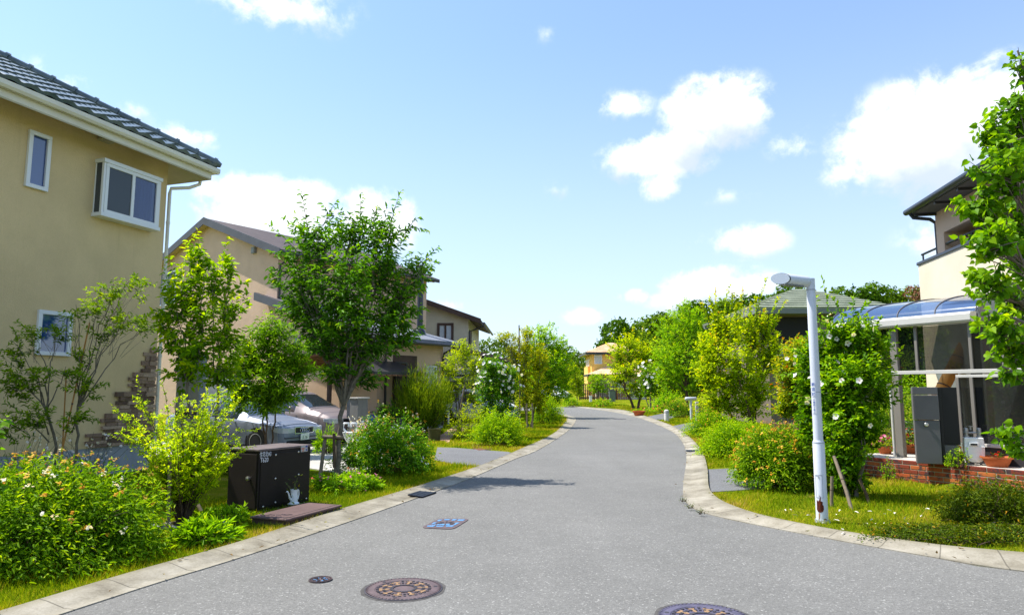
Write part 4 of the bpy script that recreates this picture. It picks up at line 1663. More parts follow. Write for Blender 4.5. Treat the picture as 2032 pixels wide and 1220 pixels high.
# lantern: tube cut on the slant, white end, ribbed lens below
hc = at(1597, 559, LB.y)
ha = Vector((-.955, -.29, .06)).normalized()
hs = Vector((-ha.y, ha.x, 0)).normalized()
hu = hs.cross(ha) * (1 if hs.cross(ha).z > 0 else -1)
mb = MB()
n = 28
ring = []
L0 = .43
for s in (0, .015, .04, 1):
    pts = []
    for k in range(n):
        t = 2 * math.pi * k / n
        rr_ = .078 * (.90 if s == 0 else .97 if s == .015 else 1.0)
        v = hs * (math.cos(t) * rr_ * .95) + hu * (math.sin(t) * rr_)
        ext = (L0 + .09 - .20 * (.5 + .5 * math.cos(t))) if s == 1 else s * .6
        pts.append(hc + ha * (ext - .04) + v)
    ring += pts
fs = [(r * n + k, r * n + (k + 1) % n, (r + 1) * n + (k + 1) % n, (r + 1) * n + k) for r in range(3) for k in range(n)]
fs.append(tuple(range(n)))
mb.add(ring, fs)
lan = mb.build('lantern', m_lamp, lp, smooth=40)
endc = [p + ha * .004 for p in ring[3 * n:]]
cc_ = sum(endc, Vector()) / n
mb = MB()
mb.prism([cc_ + (p - cc_) * .93 for p in endc], ha * .012)
mb.build('end_cap', principled('white_cap', (.78, .80, .84), .3, 0, .5), lan)
mb = MB()
for k in range(7):
    a = hc + ha * (.05 + k * .045) - hu * .068
    mb.obox(a, ha, hu, hs, 0, .034, -.016, 0, -.05, .05)
mb.build('lens', worn('grey_lens', (.20, .21, .22), .1, 30, .3), lan)
mb = MB()
mb.tube([lz(hgt_ - .045), hc - ha * .035], [.045, .06], 14)
mb.build('bracket', m_lamp, lp, smooth=40)
# stickers
toc = (Vector((0, 0, CAMZ)) - LB)
toc.z = 0
toc.normalize()


def wrap(mbx, z0, z1, w0, w1, r, lift, px_shift=0.0):
    """a thin sheet curved round the post"""
    sd = Vector((-toc.y, toc.x, 0))
    vs, fs = [], []
    for i in range(9):
        a = w0 + (w1 - w0) * i / 8
        th = a / r
        d = toc * math.cos(th) + sd * math.sin(th)
        for z in (z0, z1):
            vs.append(lz(z) + d * (r + lift))
    for i in range(8):
        fs.append((2 * i, 2 * i + 2, 2 * i + 3, 2 * i + 1))
    mbx.add(vs, fs)


SDL = Vector((-toc.y, toc.x, 0))
sgn = 1 if SDL.x > 0 else -1
m_stick = principled('sticker_white', (.66, .68, .72), .4)
m_blue = principled('blue_lettering', (.05, .12, .42), .5)
for (y0, y1, chars, sz) in ((757, 786, '新宮町', .052), (790, 820, '小橋四丁目二', .028)):
    z1, z0 = at(1615, y0, LB.y).z, at(1615, y1, LB.y).z
    mb = MB()
    c0 = -.030 * sgn
    wrap(mb, z0, z1, c0 - .027, c0 + .027, .0625, .0015)
    s_o = mb.build('label_plate', m_stick, lp, smooth=60)
    th = c0 / .0625
    d = toc * math.cos(th) + SDL * math.sin(th)
    Ux = Vector((-d.y, d.x, 0))
    step = (z1 - z0) / len(chars)
    for i, ch in enumerate(chars):
        zc = z1 - step * (i + .86)
        text(ch, sz, m_blue, lz(zc) + d * .0650 , Ux, UP, s_o, align='CENTER', depth=.0006)
# hand-hole door and rust
zt_, zb_ = at(1625, 941, LB.y).z, at(1628, 985, LB.y).z
mb = MB()
wrap(mb, zt_ - .010, zt_ + .001, -.066, .026, .074, .0035)
wrap(mb, zb_ - .006, zb_, -.066, .026, .074, .003)
wrap(mb, zb_, zt_ - .010, -.066, -.062, .074, .003)
wrap(mb, zb_, zt_ - .010, .022, .026, .074, .003)
dr = mb.build('access_door', worn('door_seam_grey', (.34, .37, .43), .08), lo_, smooth=60)
for (u_, z_) in ((-.02, zt_ - .03), (-.02, zb_ + .02)):
    th = u_ / .074
    d = toc * math.cos(th) + SDL * math.sin(th)
    mb = MB()
    mb.lathe([(.008, 0), (.008, .004), (.004, .006), (0, .006)], lz(z_) + d * .075, 8, Vector((-d.y, d.x, 0)), UP, d)
    mb.build('screw', m_steel, dr, smooth=40)
for z_ in (zj - .035, zj + .62, hgt_ - .16):
    mb = MB()
    r_b = .0755 if z_ < zj else .0612 if z_ < hgt_ - .5 else .0585
    mb.tube([lz(z_), lz(z_ + .012)], r_b, 24)
    mb.build('band', worn('band_grey', (.36, .39, .45), .08), lp, smooth=40)
mb = MB()
mb.tube([lz(-.02), lz(.035)], [.105, .088], 24)
mb.build('footing', m_found, lp, smooth=40)


def rust_fn(t, p, o):
    n = t.noise(objco(t), 45, 4, .7)
    t.set(p.inputs['Base Color'], t.mix(t.ss(n, .4, .65), (.13, .022, .008), (.05, .018, .012)))
    t.set(p.inputs['Normal'], t.bump(n, .6, .01))


m_rust = principled('rust', (.12, .03, .015), .85, 0, .2, rust_fn)


def rust_patch(outline, lift, mat, nm):
    vs = []
    for (px, py) in outline:
        z = at(px, py, LB.y).z
        cx_ = lz(z)
        u_ = (at(px, py, LB.y) - cx_).x
        th = max(-1.25, min(1.25, u_ / .074 * sgn))
        d = toc * math.cos(th) + SDL * math.sin(th)
        vs.append(cx_ + d * (.074 + lift))
    m2 = MB()
    c = sum(vs, Vector()) / len(vs)
    rad = (c - lz(c.z))
    rad.z = 0
    c = lz(c.z) + rad.normalized() * (.074 + lift + .002)
    vs.append(c)
    k = len(vs) - 1
    m2.add(vs, [(i, (i + 1) % k, k) for i in range(k)])
    oo = m2.build(nm, mat, lo_)
    return oo


rust_patch([(1621, 990), (1624, 993), (1626, 991), (1627.5, 984), (1629, 984), (1628.5, 992), (1631, 993), (1632.5, 994), (1632, 999), (1634, 1001), (1634.5, 1008), (1633, 1013), (1629, 1015), (1624, 1014), (1621.5, 1010)], .004, m_rust, 'rust_patch')
rust_patch([(1634, 1031), (1634.5, 1027), (1637, 1026.5), (1640, 1027.5), (1640.5, 1030), (1637, 1032), (1635, 1035)], .003, m_rust, 'rust_patch')
rust_patch([(1625, 1016), (1627.5, 1016), (1627, 1026), (1626, 1030), (1625.3, 1026)], .0025, principled('rust_run', (.45, .22, .06), .8), 'rust_stain')

# ------------------------------------------------------------------ manhole covers, grates
m_iron = worn('rusty_iron', (.105, .072, .075), .25, 9, .6, .4, 120, .4)
m_irond = worn('dark_iron', (.045, .04, .05), .25, 9, .6, .3, 120, .4)
m_ochre = worn('ochre_inlay', (.27, .165, .085), .15, 12, .7, .2)
m_sky = worn('blue_inlay', (.10, .26, .48), .12, 12, .6, .2)


def manhole(px, py, r, label, inlay, rot=0.0, base=None, ring_dark=True):
    c = G(px, py, .004)
    t = thing('manhole_cover', label, 'manhole cover', c)
    m1 = MB()
    m1.lathe([(r * 1.0, -.03), (r * 1.0, .007), (r * .965, .009), (r * .955, .004), (r * .955, -.03)], c, 56)
    m1.build('frame', m_irond, t, smooth=30)
    m1 = MB()
    ro_, k_ = random.Random(int(px)), 40
    rr1 = [r * (1.06 + .05 * ro_.random()) for _ in range(k_)]
    an = [2 * math.pi * i / k_ for i in range(k_)]
    m1.add([c + Vector((a_ * math.cos(t_), a_ * math.sin(t_), .0015)) for a_, t_ in zip(rr1, an)] + [c + Vector((r * 1.002 * math.cos(t_), r * 1.002 * math.sin(t_), .003)) for t_ in an], [(i, (i + 1) % k_, k_ + (i + 1) % k_, k_ + i) for i in range(k_)])
    m1.build('seal', worn('tar_seal', (.075, .07, .066), .25, 18, .9, .4), t)
    m1 = MB()
    m1.lathe([(r * .95, -.03), (r * .95, .006), (r * .90, .010), (r * .74, .010), (r * .72, .005), (0, .005)], c, 56)
    for k in range(56):
        a = 2 * math.pi * k / 56
        m1.obox(c + Vector((math.cos(a), math.sin(a), 0)) * r * .925 + UP * .006, (math.cos(a), math.sin(a), 0), (-math.sin(a), math.cos(a), 0), UP, -.012, .012, -.008, .008, 0, .006)
    lid = m1.build('lid', base or m_iron, t, smooth=30)
    q, w_ = MB(), MB()
    rr_ = random.Random(int(px))
    nsp = 10 if r > .2 else 6
    for k in range(nsp):
        a = rot + 2 * math.pi * k / nsp
        e1, e2 = Vector((math.cos(a), math.sin(a), 0)), Vector((-math.sin(a), math.cos(a), 0))
        wd = r * (.12 if k % 2 else .075)
        r0, r1 = r * .36, r * .62
        q.prism([c + e1 * r0 - e2 * wd * .3 + UP * .005, c + e1 * r1 - e2 * wd + UP * .005, c + e1 * r1 + e2 * wd + UP * .005, c + e1 * r0 + e2 * wd * .3 + UP * .005], UP * .004)
        for j in range(3):
            a2 = a + (j - 1) * .2 + .31
            f1, f2 = Vector((math.cos(a2), math.sin(a2), 0)), Vector((-math.sin(a2), math.cos(a2), 0))
            for rad_ in (.66, .5, .3):
                w_.obox(c + f1 * r * rad_ + UP * .005, f1, f2, UP, -r * .03, r * .045, -r * .028, r * .028, 0, .006)
    for k in range(3):
        a = rot + 2.2 * k
        e = Vector((math.cos(a), math.sin(a), 0))
        w_.lathe([(r * .05, 0), (r * .05, .004), (0, .004)], c + e * r * .82 + UP * .0085, 8)
    q.build('inlay', inlay, lid)
    w_.build('relief', m_irond, lid)
    return t


manhole(801, 1168.5, .332, 'large round iron manhole cover with ochre spokes at the bottom of the road', m_ochre, .2)
manhole(1398, 1226, .34, 'purple grey manhole cover cut off by the bottom edge of the picture', m_ochre, .55, worn('purple_iron', (.085, .075, .12), .2, 9, .55, .4, 120, .4))
manhole(636, 1150.5, .098, 'small round iron valve cover with pale blue marks on the road', m_sky, .1)
c = G(1229, 831, .004)
t_ = thing('manhole_cover', 'distant dark round manhole cover near the road bend', 'manhole cover', c)
m1 = MB()
m1.lathe([(.40, -.02), (.40, .008), (.36, .011), (.34, .007), (0, .007)], c, 32)
m1.build('lid', m_irond, t_, smooth=30)
# square hydrant cover with blue paint
cs = [G(835, 1047.5, .004), G(871, 1029, .004), G(933, 1029.5, .004), G(899, 1050.5, .004)]
c = sum(cs, Vector()) / 4
hy = thing('hydrant_cover', 'rectangular iron cover with bright blue painted pattern on the road', 'hydrant cover', c)


def rounded(cs, k, n=5):
    out = []
    for i in range(4):
        a, b, d = cs[i - 1], cs[i], cs[(i + 1) % 4]
        p0, p1 = b + (a - b) * k, b + (d - b) * k
        for j in range(n):
            t = j / (n - 1)
            out.append(p0 * (1 - t) ** 2 + b * (2 * t * (1 - t)) + p1 * t * t)
    return out


m1 = MB()
m1.prism([p - UP * .02 for p in rounded(cs, .18)], UP * .028)
lid = m1.build('lid', m_iron, hy)
inn = [c + (p - c) * .86 for p in cs]
eU, eV = (inn[2] - inn[1]), (inn[0] - inn[1])


def hp(u, v):
    q = inn[1] + eU * u + eV * v
    return Vector((q.x, q.y, .0125))


b_ = MB()
for (u0, u1, v0, v1) in ((.02, .16, .1, .3), (.2, .42, .03, .16), (.5, .66, .02, .2), (.72, .97, .05, .22), (.03, .3, .82, .97), (.36, .62, .86, .97), (.68, .96, .8, .95), (.04, .14, .45, .7), (.84, .96, .45, .72), (.28, .72, .62, .76)):
    sk = .06
    b_.prism([hp(u0, v0 + sk * .5), hp(u1, v0), hp(u1 - .02, v1), hp(u0 + .03, v1)], UP * .003)
for k in range(6):
    u = .2 + k * .1
    b_.prism([hp(u, .80), hp(u + .06, .80), hp(u + .03, .66)], UP * .0035)
b_.build('blue_pattern', m_sky, lid)
r_ = MB()
for k in range(8):
    a = k * math.pi / 4
    q = Vector((math.cos(a), math.sin(a), 0))
    r_.obox(Vector((c.x, c.y, .012)) + q * .07, q, (-q.y, q.x, 0), UP, -.02, .05, -.009, .009, 0, .005)
r_.build('relief', m_irond, lid)


def grate(poly, label, zi=.018, zo=.046):
    # road-side corners first, then the grass side; it lies in the slope of the gutter
    cs = [G(*poly[0], zi), G(*poly[1], zi), G(*poly[2], zo), G(*poly[3], zo)]
    c = sum(cs, Vector()) / 4
    t = thing('drain_grate', label, 'drain grate', c)
    m1 = MB()
    m1.prism([p - UP * .01 for p in cs], UP * .014)
    m1.build('pit_shade', principled('shade_black', (.008, .008, .009), .9), t)  # flat black slab painting the unlit hollow below the bars
    m1 = MB()
    for k in range(11):
        f0, f1 = k / 11 + .01, k / 11 + .055
        m1.prism([cs[0].lerp(cs[1], f0), cs[0].lerp(cs[1], f1), cs[3].lerp(cs[2], f1), cs[3].lerp(cs[2], f0)], UP * .009)
    for f in (.0, .32, .64, .96):
        m1.prism([cs[0].lerp(cs[3], f), cs[1].lerp(cs[2], f), cs[1].lerp(cs[2], f + .04), cs[0].lerp(cs[3], f + .04)], UP * .010)
    m1.build('bars', worn('blue_black_iron', (.03, .036, .05), .2, 9, .5), t)


grate([(838, 986), (866, 976.5), (833, 974), (809, 981.5)], 'dark iron drain grate in the left kerb gutter')
grate([(1362, 895.6), (1361, 892.4), (1386, 892.4), (1389, 895.6)], 'thin dark drain grate across the right kerb gutter', .018, .045)

# ------------------------------------------------------------------ bollard and red pot by the right kerb
q = G(1323, 837)
bo = thing('bollard', 'short white bollard beside the right kerb', 'bollard', q)
m1 = MB()
m1.lathe([(.13, 0), (.125, .55), (.115, .60), (.07, .635), (0, .64)], q, 18)
m1.build('shaft', worn('bollard_white', (.62, .60, .56), .1, 5, .7), bo, smooth=40)
m1 = MB()
m1.lathe([(.126, .47), (.129, .475), (.129, .52), (.125, .525)], q, 18)
m1.build('band', m_found, bo, smooth=40)
m_terra = worn('terracotta', (.48, .12, .035), .12, 6, .75, .1)
m_soil = worn('soil', (.05, .035, .025), .3, 20, .95, .4)


def flower_pot(loc, r, h, label, petal, green=None, seed=0, n=60, spread=1.2, up=1.5, fl=.045, z0=0.0):
    t = thing('flower_pot', label, 'flower pot', loc)
    m1 = MB()
    m1.lathe([(r * .62, 0), (r * .9, h * .8), (r * 1.0, h * .82), (r * 1.02, h), (r * .92, h), (r * .86, h * .82), (0, h * .80)], loc, 20)
    m1.build('pot', m_terra, t, smooth=40)
    g = np.random.default_rng(seed + 50)
    c = np.array(loc) + [0, 0, h * .8]
    d = rand_dir(n * 3, g)
    d[:, 2] = np.abs(d[:, 2])
    P = c + d * np.array([r * spread, r * spread, h * up]) * g.uniform(.3, 1, (n * 3, 1))
    leaf_mesh('leaves', P, d + g.normal(size=d.shape) * .4, np.tile([0, 0, 1.0], (n * 3, 1)) + g.normal(size=d.shape) * .3, .06, .04, g.random(n * 3), M_LEAF['pot'], t, 'leaf')
    m = n // 2
    d = rand_dir(m, g)
    d[:, 2] = np.abs(d[:, 2]) + .2
    d = nrm(d)
    P = c + d * np.array([r * spread, r * spread, h * up]) * g.uniform(.8, 1.1, (m, 1))
    leaf_mesh('flowers', P, rand_dir(m, g), d + g.normal(size=d.shape) * .3, fl, fl, g.uniform(.4, 1, m), petal, t, 'flower')
    return t


M_LEAF = {
    'pot': leafmat('pot_foliage', [(0, (.03, .07, .008)), (1, (.12, .2, .015))]),
}
P_RED = leafmat('red_petal', [(0, (.30, .01, .01)), (.4, (.62, .02, .015)), (1, (.75, .06, .03))], .2)
P_PINK = leafmat('pink_petal', [(0, (.5, .05, .15)), (.4, (.75, .14, .32)), (1, (.85, .35, .5))], .25)
P_WHITE = leafmat('white_petal', [(0, (.55, .06, .12)), (.3, (.82, .80, .80)), (1, (.90, .89, .88))], .3)
P_ORANGE = leafmat('orange_petal', [(0, (.5, .06, .01)), (1, (.85, .16, .02))], .2)
P_UMBEL = leafmat('rust_umbel', [(0, (.40, .15, .01)), (.5, (.66, .33, .025)), (.75, (.74, .52, .12)), (1, (.82, .78, .62))], .15, .8, .1)

q = G(1268, 825, .012)
flower_pot(q, .42, .32, 'shallow red clay pot standing in the far right kerb gutter', P_RED, seed=1, n=8, spread=.6, up=.3)

# ------------------------------------------------------------------ low brick wall and terrace


def brick_fn(t, p, o):
    a = t.n('ShaderNodeAttribute', attribute_name='tint')
    co = objco(t)
    n = t.noise(co, 9, 5, .65)
    n2 = t.noise(co, 60, 3, .7)
    c = t.ramp(a.outputs['Fac'], [(0, (.15, .030, .020)), (.35, (.26, .048, .020)), (.7, (.38, .080, .022)), (.88, (.48, .14, .035)), (1, (.36, .075, .022))])
    c = t.mix(t.ss(n, .50, .62, 0, .9), c, (.040, .033, .042))
    c = t.mix(t.m('MULTIPLY', t.ss(n2, .55, .75), .4), c, (.32, .16, .10))
    t.set(p.inputs['Base Color'], c)
    t.set(p.inputs['Normal'], t.bump(n2, .5, .01))


m_brick = principled('old_brick', (.4, .1, .05), .85, 0, .25, brick_fn)
FBR = Face((BR0.x, BR0.y, 0), (BRU.x, BRU.y))
bwal = thing('brick_wall', 'low wall of mottled red bricks in front of the glazed terrace', 'brick wall', (BR0.x, BR0.y, 0))
mb, tn = MB(), []
rb = random.Random(2)
BL = 3.2
BS = -.75
ch, bl_ = .080, .285
for row in range(5):
    off = (row % 2) * bl_ * .5
    z = row * ch
    u = BS - off
    while u < BL:
        a, b = max(BS, u), min(BL, u + bl_ - .014)
        if b - a > .05:
            j = rb.uniform(-.003, .004)
            FBR.box(mb, a, b, z + .002, z + ch - .013, -.10, j)
            tn += [min(1, rb.random() * (.35 if row == 4 else .9) + (0 if row < 4 else 0))] * 8
        u += bl_
o = mb.build('bricks', m_brick, bwal, bevel=.006)
a_ = o.data.attributes.new('tint', 'FLOAT', 'POINT')
a_.data.foreach_set('value', tn)
mb = MB()
FBR.box(mb, BS + .004, BL - .004, 0, 5 * ch - .018, -.097, -.008)
mb.build('mortar', worn('mortar', (.34, .30, .23), .15, 12, .9, .3), bwal)
# terrace behind the wall
mb = MB()
mb.obox(FBR.O, FBR.U, UP, FBR.N, BS + .02, 3.2, .02, .385, -1.75, -.101)
o = mb.build('terrace', m_stone, None)
props(o, 'pale stone terrace raised behind the low brick wall', kind='structure')
TZ = .386


def tp(px, py, z=None):
    return G(px, py, TZ if z is None else z)


# ------------------------------------------------------------------ glazed terrace room
m_fr = worn('bronze_grey_frame', (.22, .20, .175), .05, 2, .45, .02)
m_gut = worn('champagne_gutter', (.56, .54, .50), .04, 2, .4, .02)


def tinted(name, col, tfac, rough=.03, base=(.01, .012, .014)):
    if name in MATS:
        return MATS[name]
    m = bpy.data.materials.new(name)
    m.use_nodes = True
    nt = m.node_tree
    nt.nodes.clear()
    t = NT(nt)
    tr = t.n('ShaderNodeBsdfTransparent')
    tr.inputs[0].default_value = (*col, 1)
    p = t.n('ShaderNodeBsdfPrincipled')
    p.inputs['Base Color'].default_value = (*base, 1)
    p.inputs['Roughness'].default_value = rough
    p.inputs['Specular IOR Level'].default_value = 1.0
    p.inputs['Coat Weight'].default_value = 1.0
    mx = t.n('ShaderNodeMixShader')
    mx.inputs[0].default_value = tfac
    nt.links.new(tr.outputs[0], mx.inputs[1])
    nt.links.new(p.outputs[0], mx.inputs[2])
    o = t.n('ShaderNodeOutputMaterial')
    nt.links.new(mx.outputs[0], o.inputs[0])
    MATS[name] = m
    return m


m_glassd = tinted('smoked_glass', (.62, .62, .60), .45, .02)
FT = Face(tuple(at(1783, 908, 13.6).xy), (BRU.x, BRU.y))
sr = thing('terrace_room', 'glazed terrace room with curved blue roof beside the cream house', 'terrace room', FT.O)
uL = FT.hit(1648, 656)[0]
uR = 2.1
zg = FT.hit(1783, 645)[1] - .05
zr_ = FT.hit(1850, 738)[1]
# main post and thin drain pipe
mb = MB()
FT.box(mb, -.035, .105, .30, zg, -.12, 0)
mb.build('post', m_fr, sr, bevel=.006)
mb = MB()
mb.tube([FT.p(-.09, .3, -.04), FT.p(-.09, zr_ - .2, -.04)], .028, 10)
mb.build('drain_pipe', m_gut, sr, smooth=40)
mb = MB()
FT.box(mb, uL + .05, uL + .17, .3, zg, -.12, 0)
mb.build('post', m_fr, sr, bevel=.006)
# gutter beam
mb = MB()
prof = [(0, 0), (.10, .0), (.13, .04), (.13, .15), (.10, .19), (0, .2), (-.1, .2), (-.1, .0)]
mb.prism([FT.p(uL, zg + z, n) for n, z in prof], FT.U * (1.55 - uL))
mb.build('gutter', m_gut, sr, bevel=.01)
# rail
mb = MB()
FT.box(mb, -.05, 2.35, zr_ - .035, zr_ + .035, -.07, .012)
mb.build('rail', m_gut, sr, bevel=.006)
mb = MB()
u19 = FT.hit(1906, 800)[0]
FT.box(mb, u19 - .05, 2.35, zr_ - .11, zr_ - .06, -.06, .004)
zs_ = FT.hit(1960, 884)[1]
FT.box(mb, u19, 2.35, zs_ - .03, zs_ + .03, -.06, .004)
mb.build('sill', m_gut, sr, bevel=.005)
mb = MB()
FT.box(mb, u19, 2.35, .386, zs_ - .031, -.05, -.03)
mb.build('sill_shade', m_dark, sr)  # dark sheet painting the open shade below the sill
# mullions
ups = [FT.hit(p, 700)[0] for p in (1783, 1818, 1926, 1990)]
for u in ups[1:]:
    mb = MB()
    FT.box(mb, u - .025, u + .025, zr_ + .036, zg - .002, -.06, .004)
    mb.build('mullion', m_fr, sr, bevel=.004)
for px in (1904, 1932):
    u = FT.hit(px, 820)[0]
    mb = MB()
    FT.box(mb, u - .028, u + .028, zs_ + .031, zr_ - .112, -.06, .006)
    mb.build('mullion', m_fr, sr, bevel=.004)
# panes
cut = [uL + .17] + [ups[0] - .03] + ups[1:] + [2.35]
for a, b in zip(cut[:-1], cut[1:]):
    mb = MB()
    FT.box(mb, a + .026, b - .026, zr_ + .04, zg - .01, -.036, -.026)
    mb.build('pane', m_glassd, sr)
us = [FT.hit(p, 820)[0] for p in (1904, 1932)] + [2.35]
for a, b in zip(us[:-1], us[1:]):
    mb = MB()
    FT.box(mb, a + .03, b - .03, zs_ + .035, zr_ - .115, -.036, -.026)
    mb.build('pane', m_glassd, sr)
# curved roof and its ribs
m_poly = tinted('blue_roof_panel', (.40, .55, .80), .70, .09, (.06, .11, .25))
nn_ = [(2.3 * (1 - math.cos(k / 14 * math.pi / 2)), .50 * math.sin(k / 14 * math.pi / 2)) for k in range(15)]
mb = MB()
arc = [(-.02 - n_, zg + .2 + z_) for n_, z_ in nn_]
mb.add([FT.p(u, z, n) for u in (uL, 1.6) for n, z in arc] + [FT.p(u, z - .012, n) for u in (uL, 1.6) for n, z in arc],
       [(i, i + 1, 15 + i + 1, 15 + i) for i in range(14)])
mb.build('roof_sheet', m_poly, sr, smooth=60)
for k in range(5):
    u = uL + .02 + (1.56 - uL) * k / 4
    mb = MB()
    mb.tube([FT.p(u, z + .006, n) for n, z in arc], .014, 6)
    mb.build('rib', m_grayb, sr, smooth=50)
# near-black sheet painting the unlit far side, and the house wall that shows through the glass
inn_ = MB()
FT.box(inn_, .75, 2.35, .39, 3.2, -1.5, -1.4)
inn_.build('shade_backing', m_interior, sr)
col = MB()
u_ = FT.hit(1880, 700)[0]
FT.box(col, u_ + .05, u_ + .34, .39, 3.4, -1.62, -1.2)
col.build('pier', m_tan2, sr)
# rolled reed blind leaning inside
a, b = at(1868, 775, 14.3), at(1912, 690, 14.3)
bl = thing('reed_blind', 'rolled orange reed blind leaning inside the terrace room', 'blind', a)


def reed_fn(t, p, o):
    wv = t.n('ShaderNodeTexWave')
    wv.inputs['Scale'].default_value = 30
    wv.inputs['Distortion'].default_value = 1.5
    t.set(wv.inputs[0], objco(t))
    t.set(p.inputs['Base Color'], t.mix(wv.outputs[1], (.42, .14, .025), (.80, .36, .08)))


mb = MB()
dirb = (b - a)
mb.tube([a - dirb * .9, a, b, b + dirb * .12], [.12, .125, .13, .12], 16)
mb.build('roll', principled('reed', (.5, .2, .05), .8, 0, .2, reed_fn), bl, smooth=40)
mb = MB()
for f in (-.5, .1, .75):
    q = a + dirb * f
    mb.tube([q, q + dirb * .02], .133, 16)
mb.build('tie', m_brown, bl, smooth=40)

# ------------------------------------------------------------------ letterbox pillar
pb0, pb1 = tp(1820, 919), tp(1871, 921)
Up_ = (pb1 - pb0).normalized()
FP = Face((pb0.x, pb0.y, 0), Up_)
PWd = (pb1 - pb0).length
zt_ = FP.hit(1812, 768)[1]
pil = thing('letterbox_pillar', 'dark grey letterbox pillar with round knob standing on the terrace', 'letterbox', pb0)
m_pil = worn('charcoal_metal', (.135, .13, .135), .05, 3, .45, .05, 120)
m_pil2 = principled('gloss_charcoal', (.012, .012, .013), .3, 0, .3)
zk = FP.hit(1815, 833)[1]
zc_ = FP.hit(1812, 783)[1]
mb = MB()
FP.box(mb, 0, PWd, TZ, zk - .006, -.2, 0)
mb.build('base', m_pil, pil, bevel=.008)
mb = MB()
FP.box(mb, -.004, PWd + .004, zk + .004, zc_ - .003, -.2, .012)
fl_ = mb.build('flap', worn('brushed_charcoal', (.145, .135, .14), .06, 3, .35, .02), pil, bevel=.006)
mb = MB()
for k in range(14):
    zz = zk + .03 + (zc_ - zk - .06) * k / 13
    FP.box(mb, .012, PWd - .012, zz, zz + .006, .0125, .0155)
mb.build('ribs', m_pil, fl_)
mb = MB()
FP.box(mb, -.002, PWd + .002, zc_ + .003, zt_, -.2, .008)
mb.build('cap', m_pil, pil, bevel=.006)
mb = MB()
FP.box(mb, PWd + .006, PWd + .05, TZ + .0, zt_ - .003, -.20, -.004)
FP.box(mb, PWd + .05, PWd + .30, TZ + .34, zt_ - .003, -.20, -.06)
mb.build('side_wing', m_pil2, pil, bevel=.006)
mb = MB()
FP.box(mb, PWd + .05, PWd + .27, TZ, TZ + .335, -.19, -.07)
mb.build('side_foot', m_pil, pil, bevel=.006)
ku, kz = FP.hit(1838, 842)
mb = MB()
mb.lathe([(.022, 0), (.022, .012), (.033, .015), (.033, .03), (.026, .036), (0, .036)], FP.p(ku, kz, 0), 18, FP.U, UP, FP.N)
mb.build('knob', m_steel, pil, smooth=40)

# ------------------------------------------------------------------ gas meter
gm0 = tp(1935, 922)
gdir = Vector((0, 0, CAMZ)) - gm0
gdir.z = 0
gdir.normalize()
Ug = Vector((-gdir.y, gdir.x, 0))
Ug = (Ug if Ug.x > 0 else -Ug)
Ug = (Ug * .95 + gdir * -.2).normalized()
FG_ = Face((gm0.x, gm0.y, 0), Ug)
gmt = thing('gas_meter', 'white gas meter with two metal pipe caps behind the brick wall', 'gas meter', gm0)
m_gas = worn('meter_white', (.80, .80, .78), .05, 6, .45, .05, 40, .4, 0, .06)
sc = 12.0 / FPX
hb = 48 * sc
wdg = 33 * sc
z0 = TZ + .05
body = [(-.5, 1), (.5, 1), (.53, .62), (.5, .25), (.36, .05), (.2, 0), (-.2, 0), (-.36, .05), (-.5, .25), (-.53, .62)]
mb = MB()
mb.prism([FG_.p(x * wdg, z0 + y * hb, -.09) for x, y in body], FG_.N * .16)
mb.build('body', m_gas, gmt, bevel=.018, seg=3)
mb = MB()
mb.prism([FG_.p(x * wdg * .74, z0 + .04 + y * hb * .56, .072) for x, y in body], FG_.N * .016)
mb.build('cover', m_gas, gmt, bevel=.01)
mb = MB()
FG_.box(mb, -.52 * wdg, .52 * wdg, z0 + hb * .60, z0 + hb * .64, .07, .085)
mb.build('rib', m_gas, gmt, bevel=.004)
mb = MB()
FG_.box(mb, -.28 * wdg, .20 * wdg, z0 + hb * .66, z0 + hb * .80, .071, .10)
win = mb.build('dial_housing', m_gas, gmt, bevel=.006)
mb = MB()
FG_.box(mb, -.22 * wdg, .12 * wdg, z0 + hb * .69, z0 + hb * .76, .1005, .1035)
mb.build('dial', m_interior, win)
mb = MB()
for i, xo in enumerate((-.33, .33)):
    mb.lathe([(.045, 0), (.045, .03), (.03, .035), (.03, .07), (.05, .075), (.05, .09), (.036, .095), (.04, .14), (.03, .165), (0, .17)], FG_.p(xo * wdg, z0 + hb, -.01), 14)
mb.tube([FG_.p(-.33 * wdg, z0 + hb + .08, -.01), FG_.p(.33 * wdg, z0 + hb + .08, -.01)], .018, 8)
mb.lathe([(.02, 0), (.02, .05), (.055, .055), (.055, .065), (0, .07)], FG_.p(-.1 * wdg, z0 + hb + .13, -.01), 12)
mb.build('pipe_fittings', worn('galvanised', (.36, .35, .35), .15, 20, .4, .1, 60, .5, .6), gmt, smooth=40)
mb = MB()
for xo in (-.33, .33):
    mb.tube([FG_.p(xo * wdg, TZ, -.03), FG_.p(xo * wdg, z0 + .1, -.03)], .018, 8)
mb.build('stand', m_found, gmt)

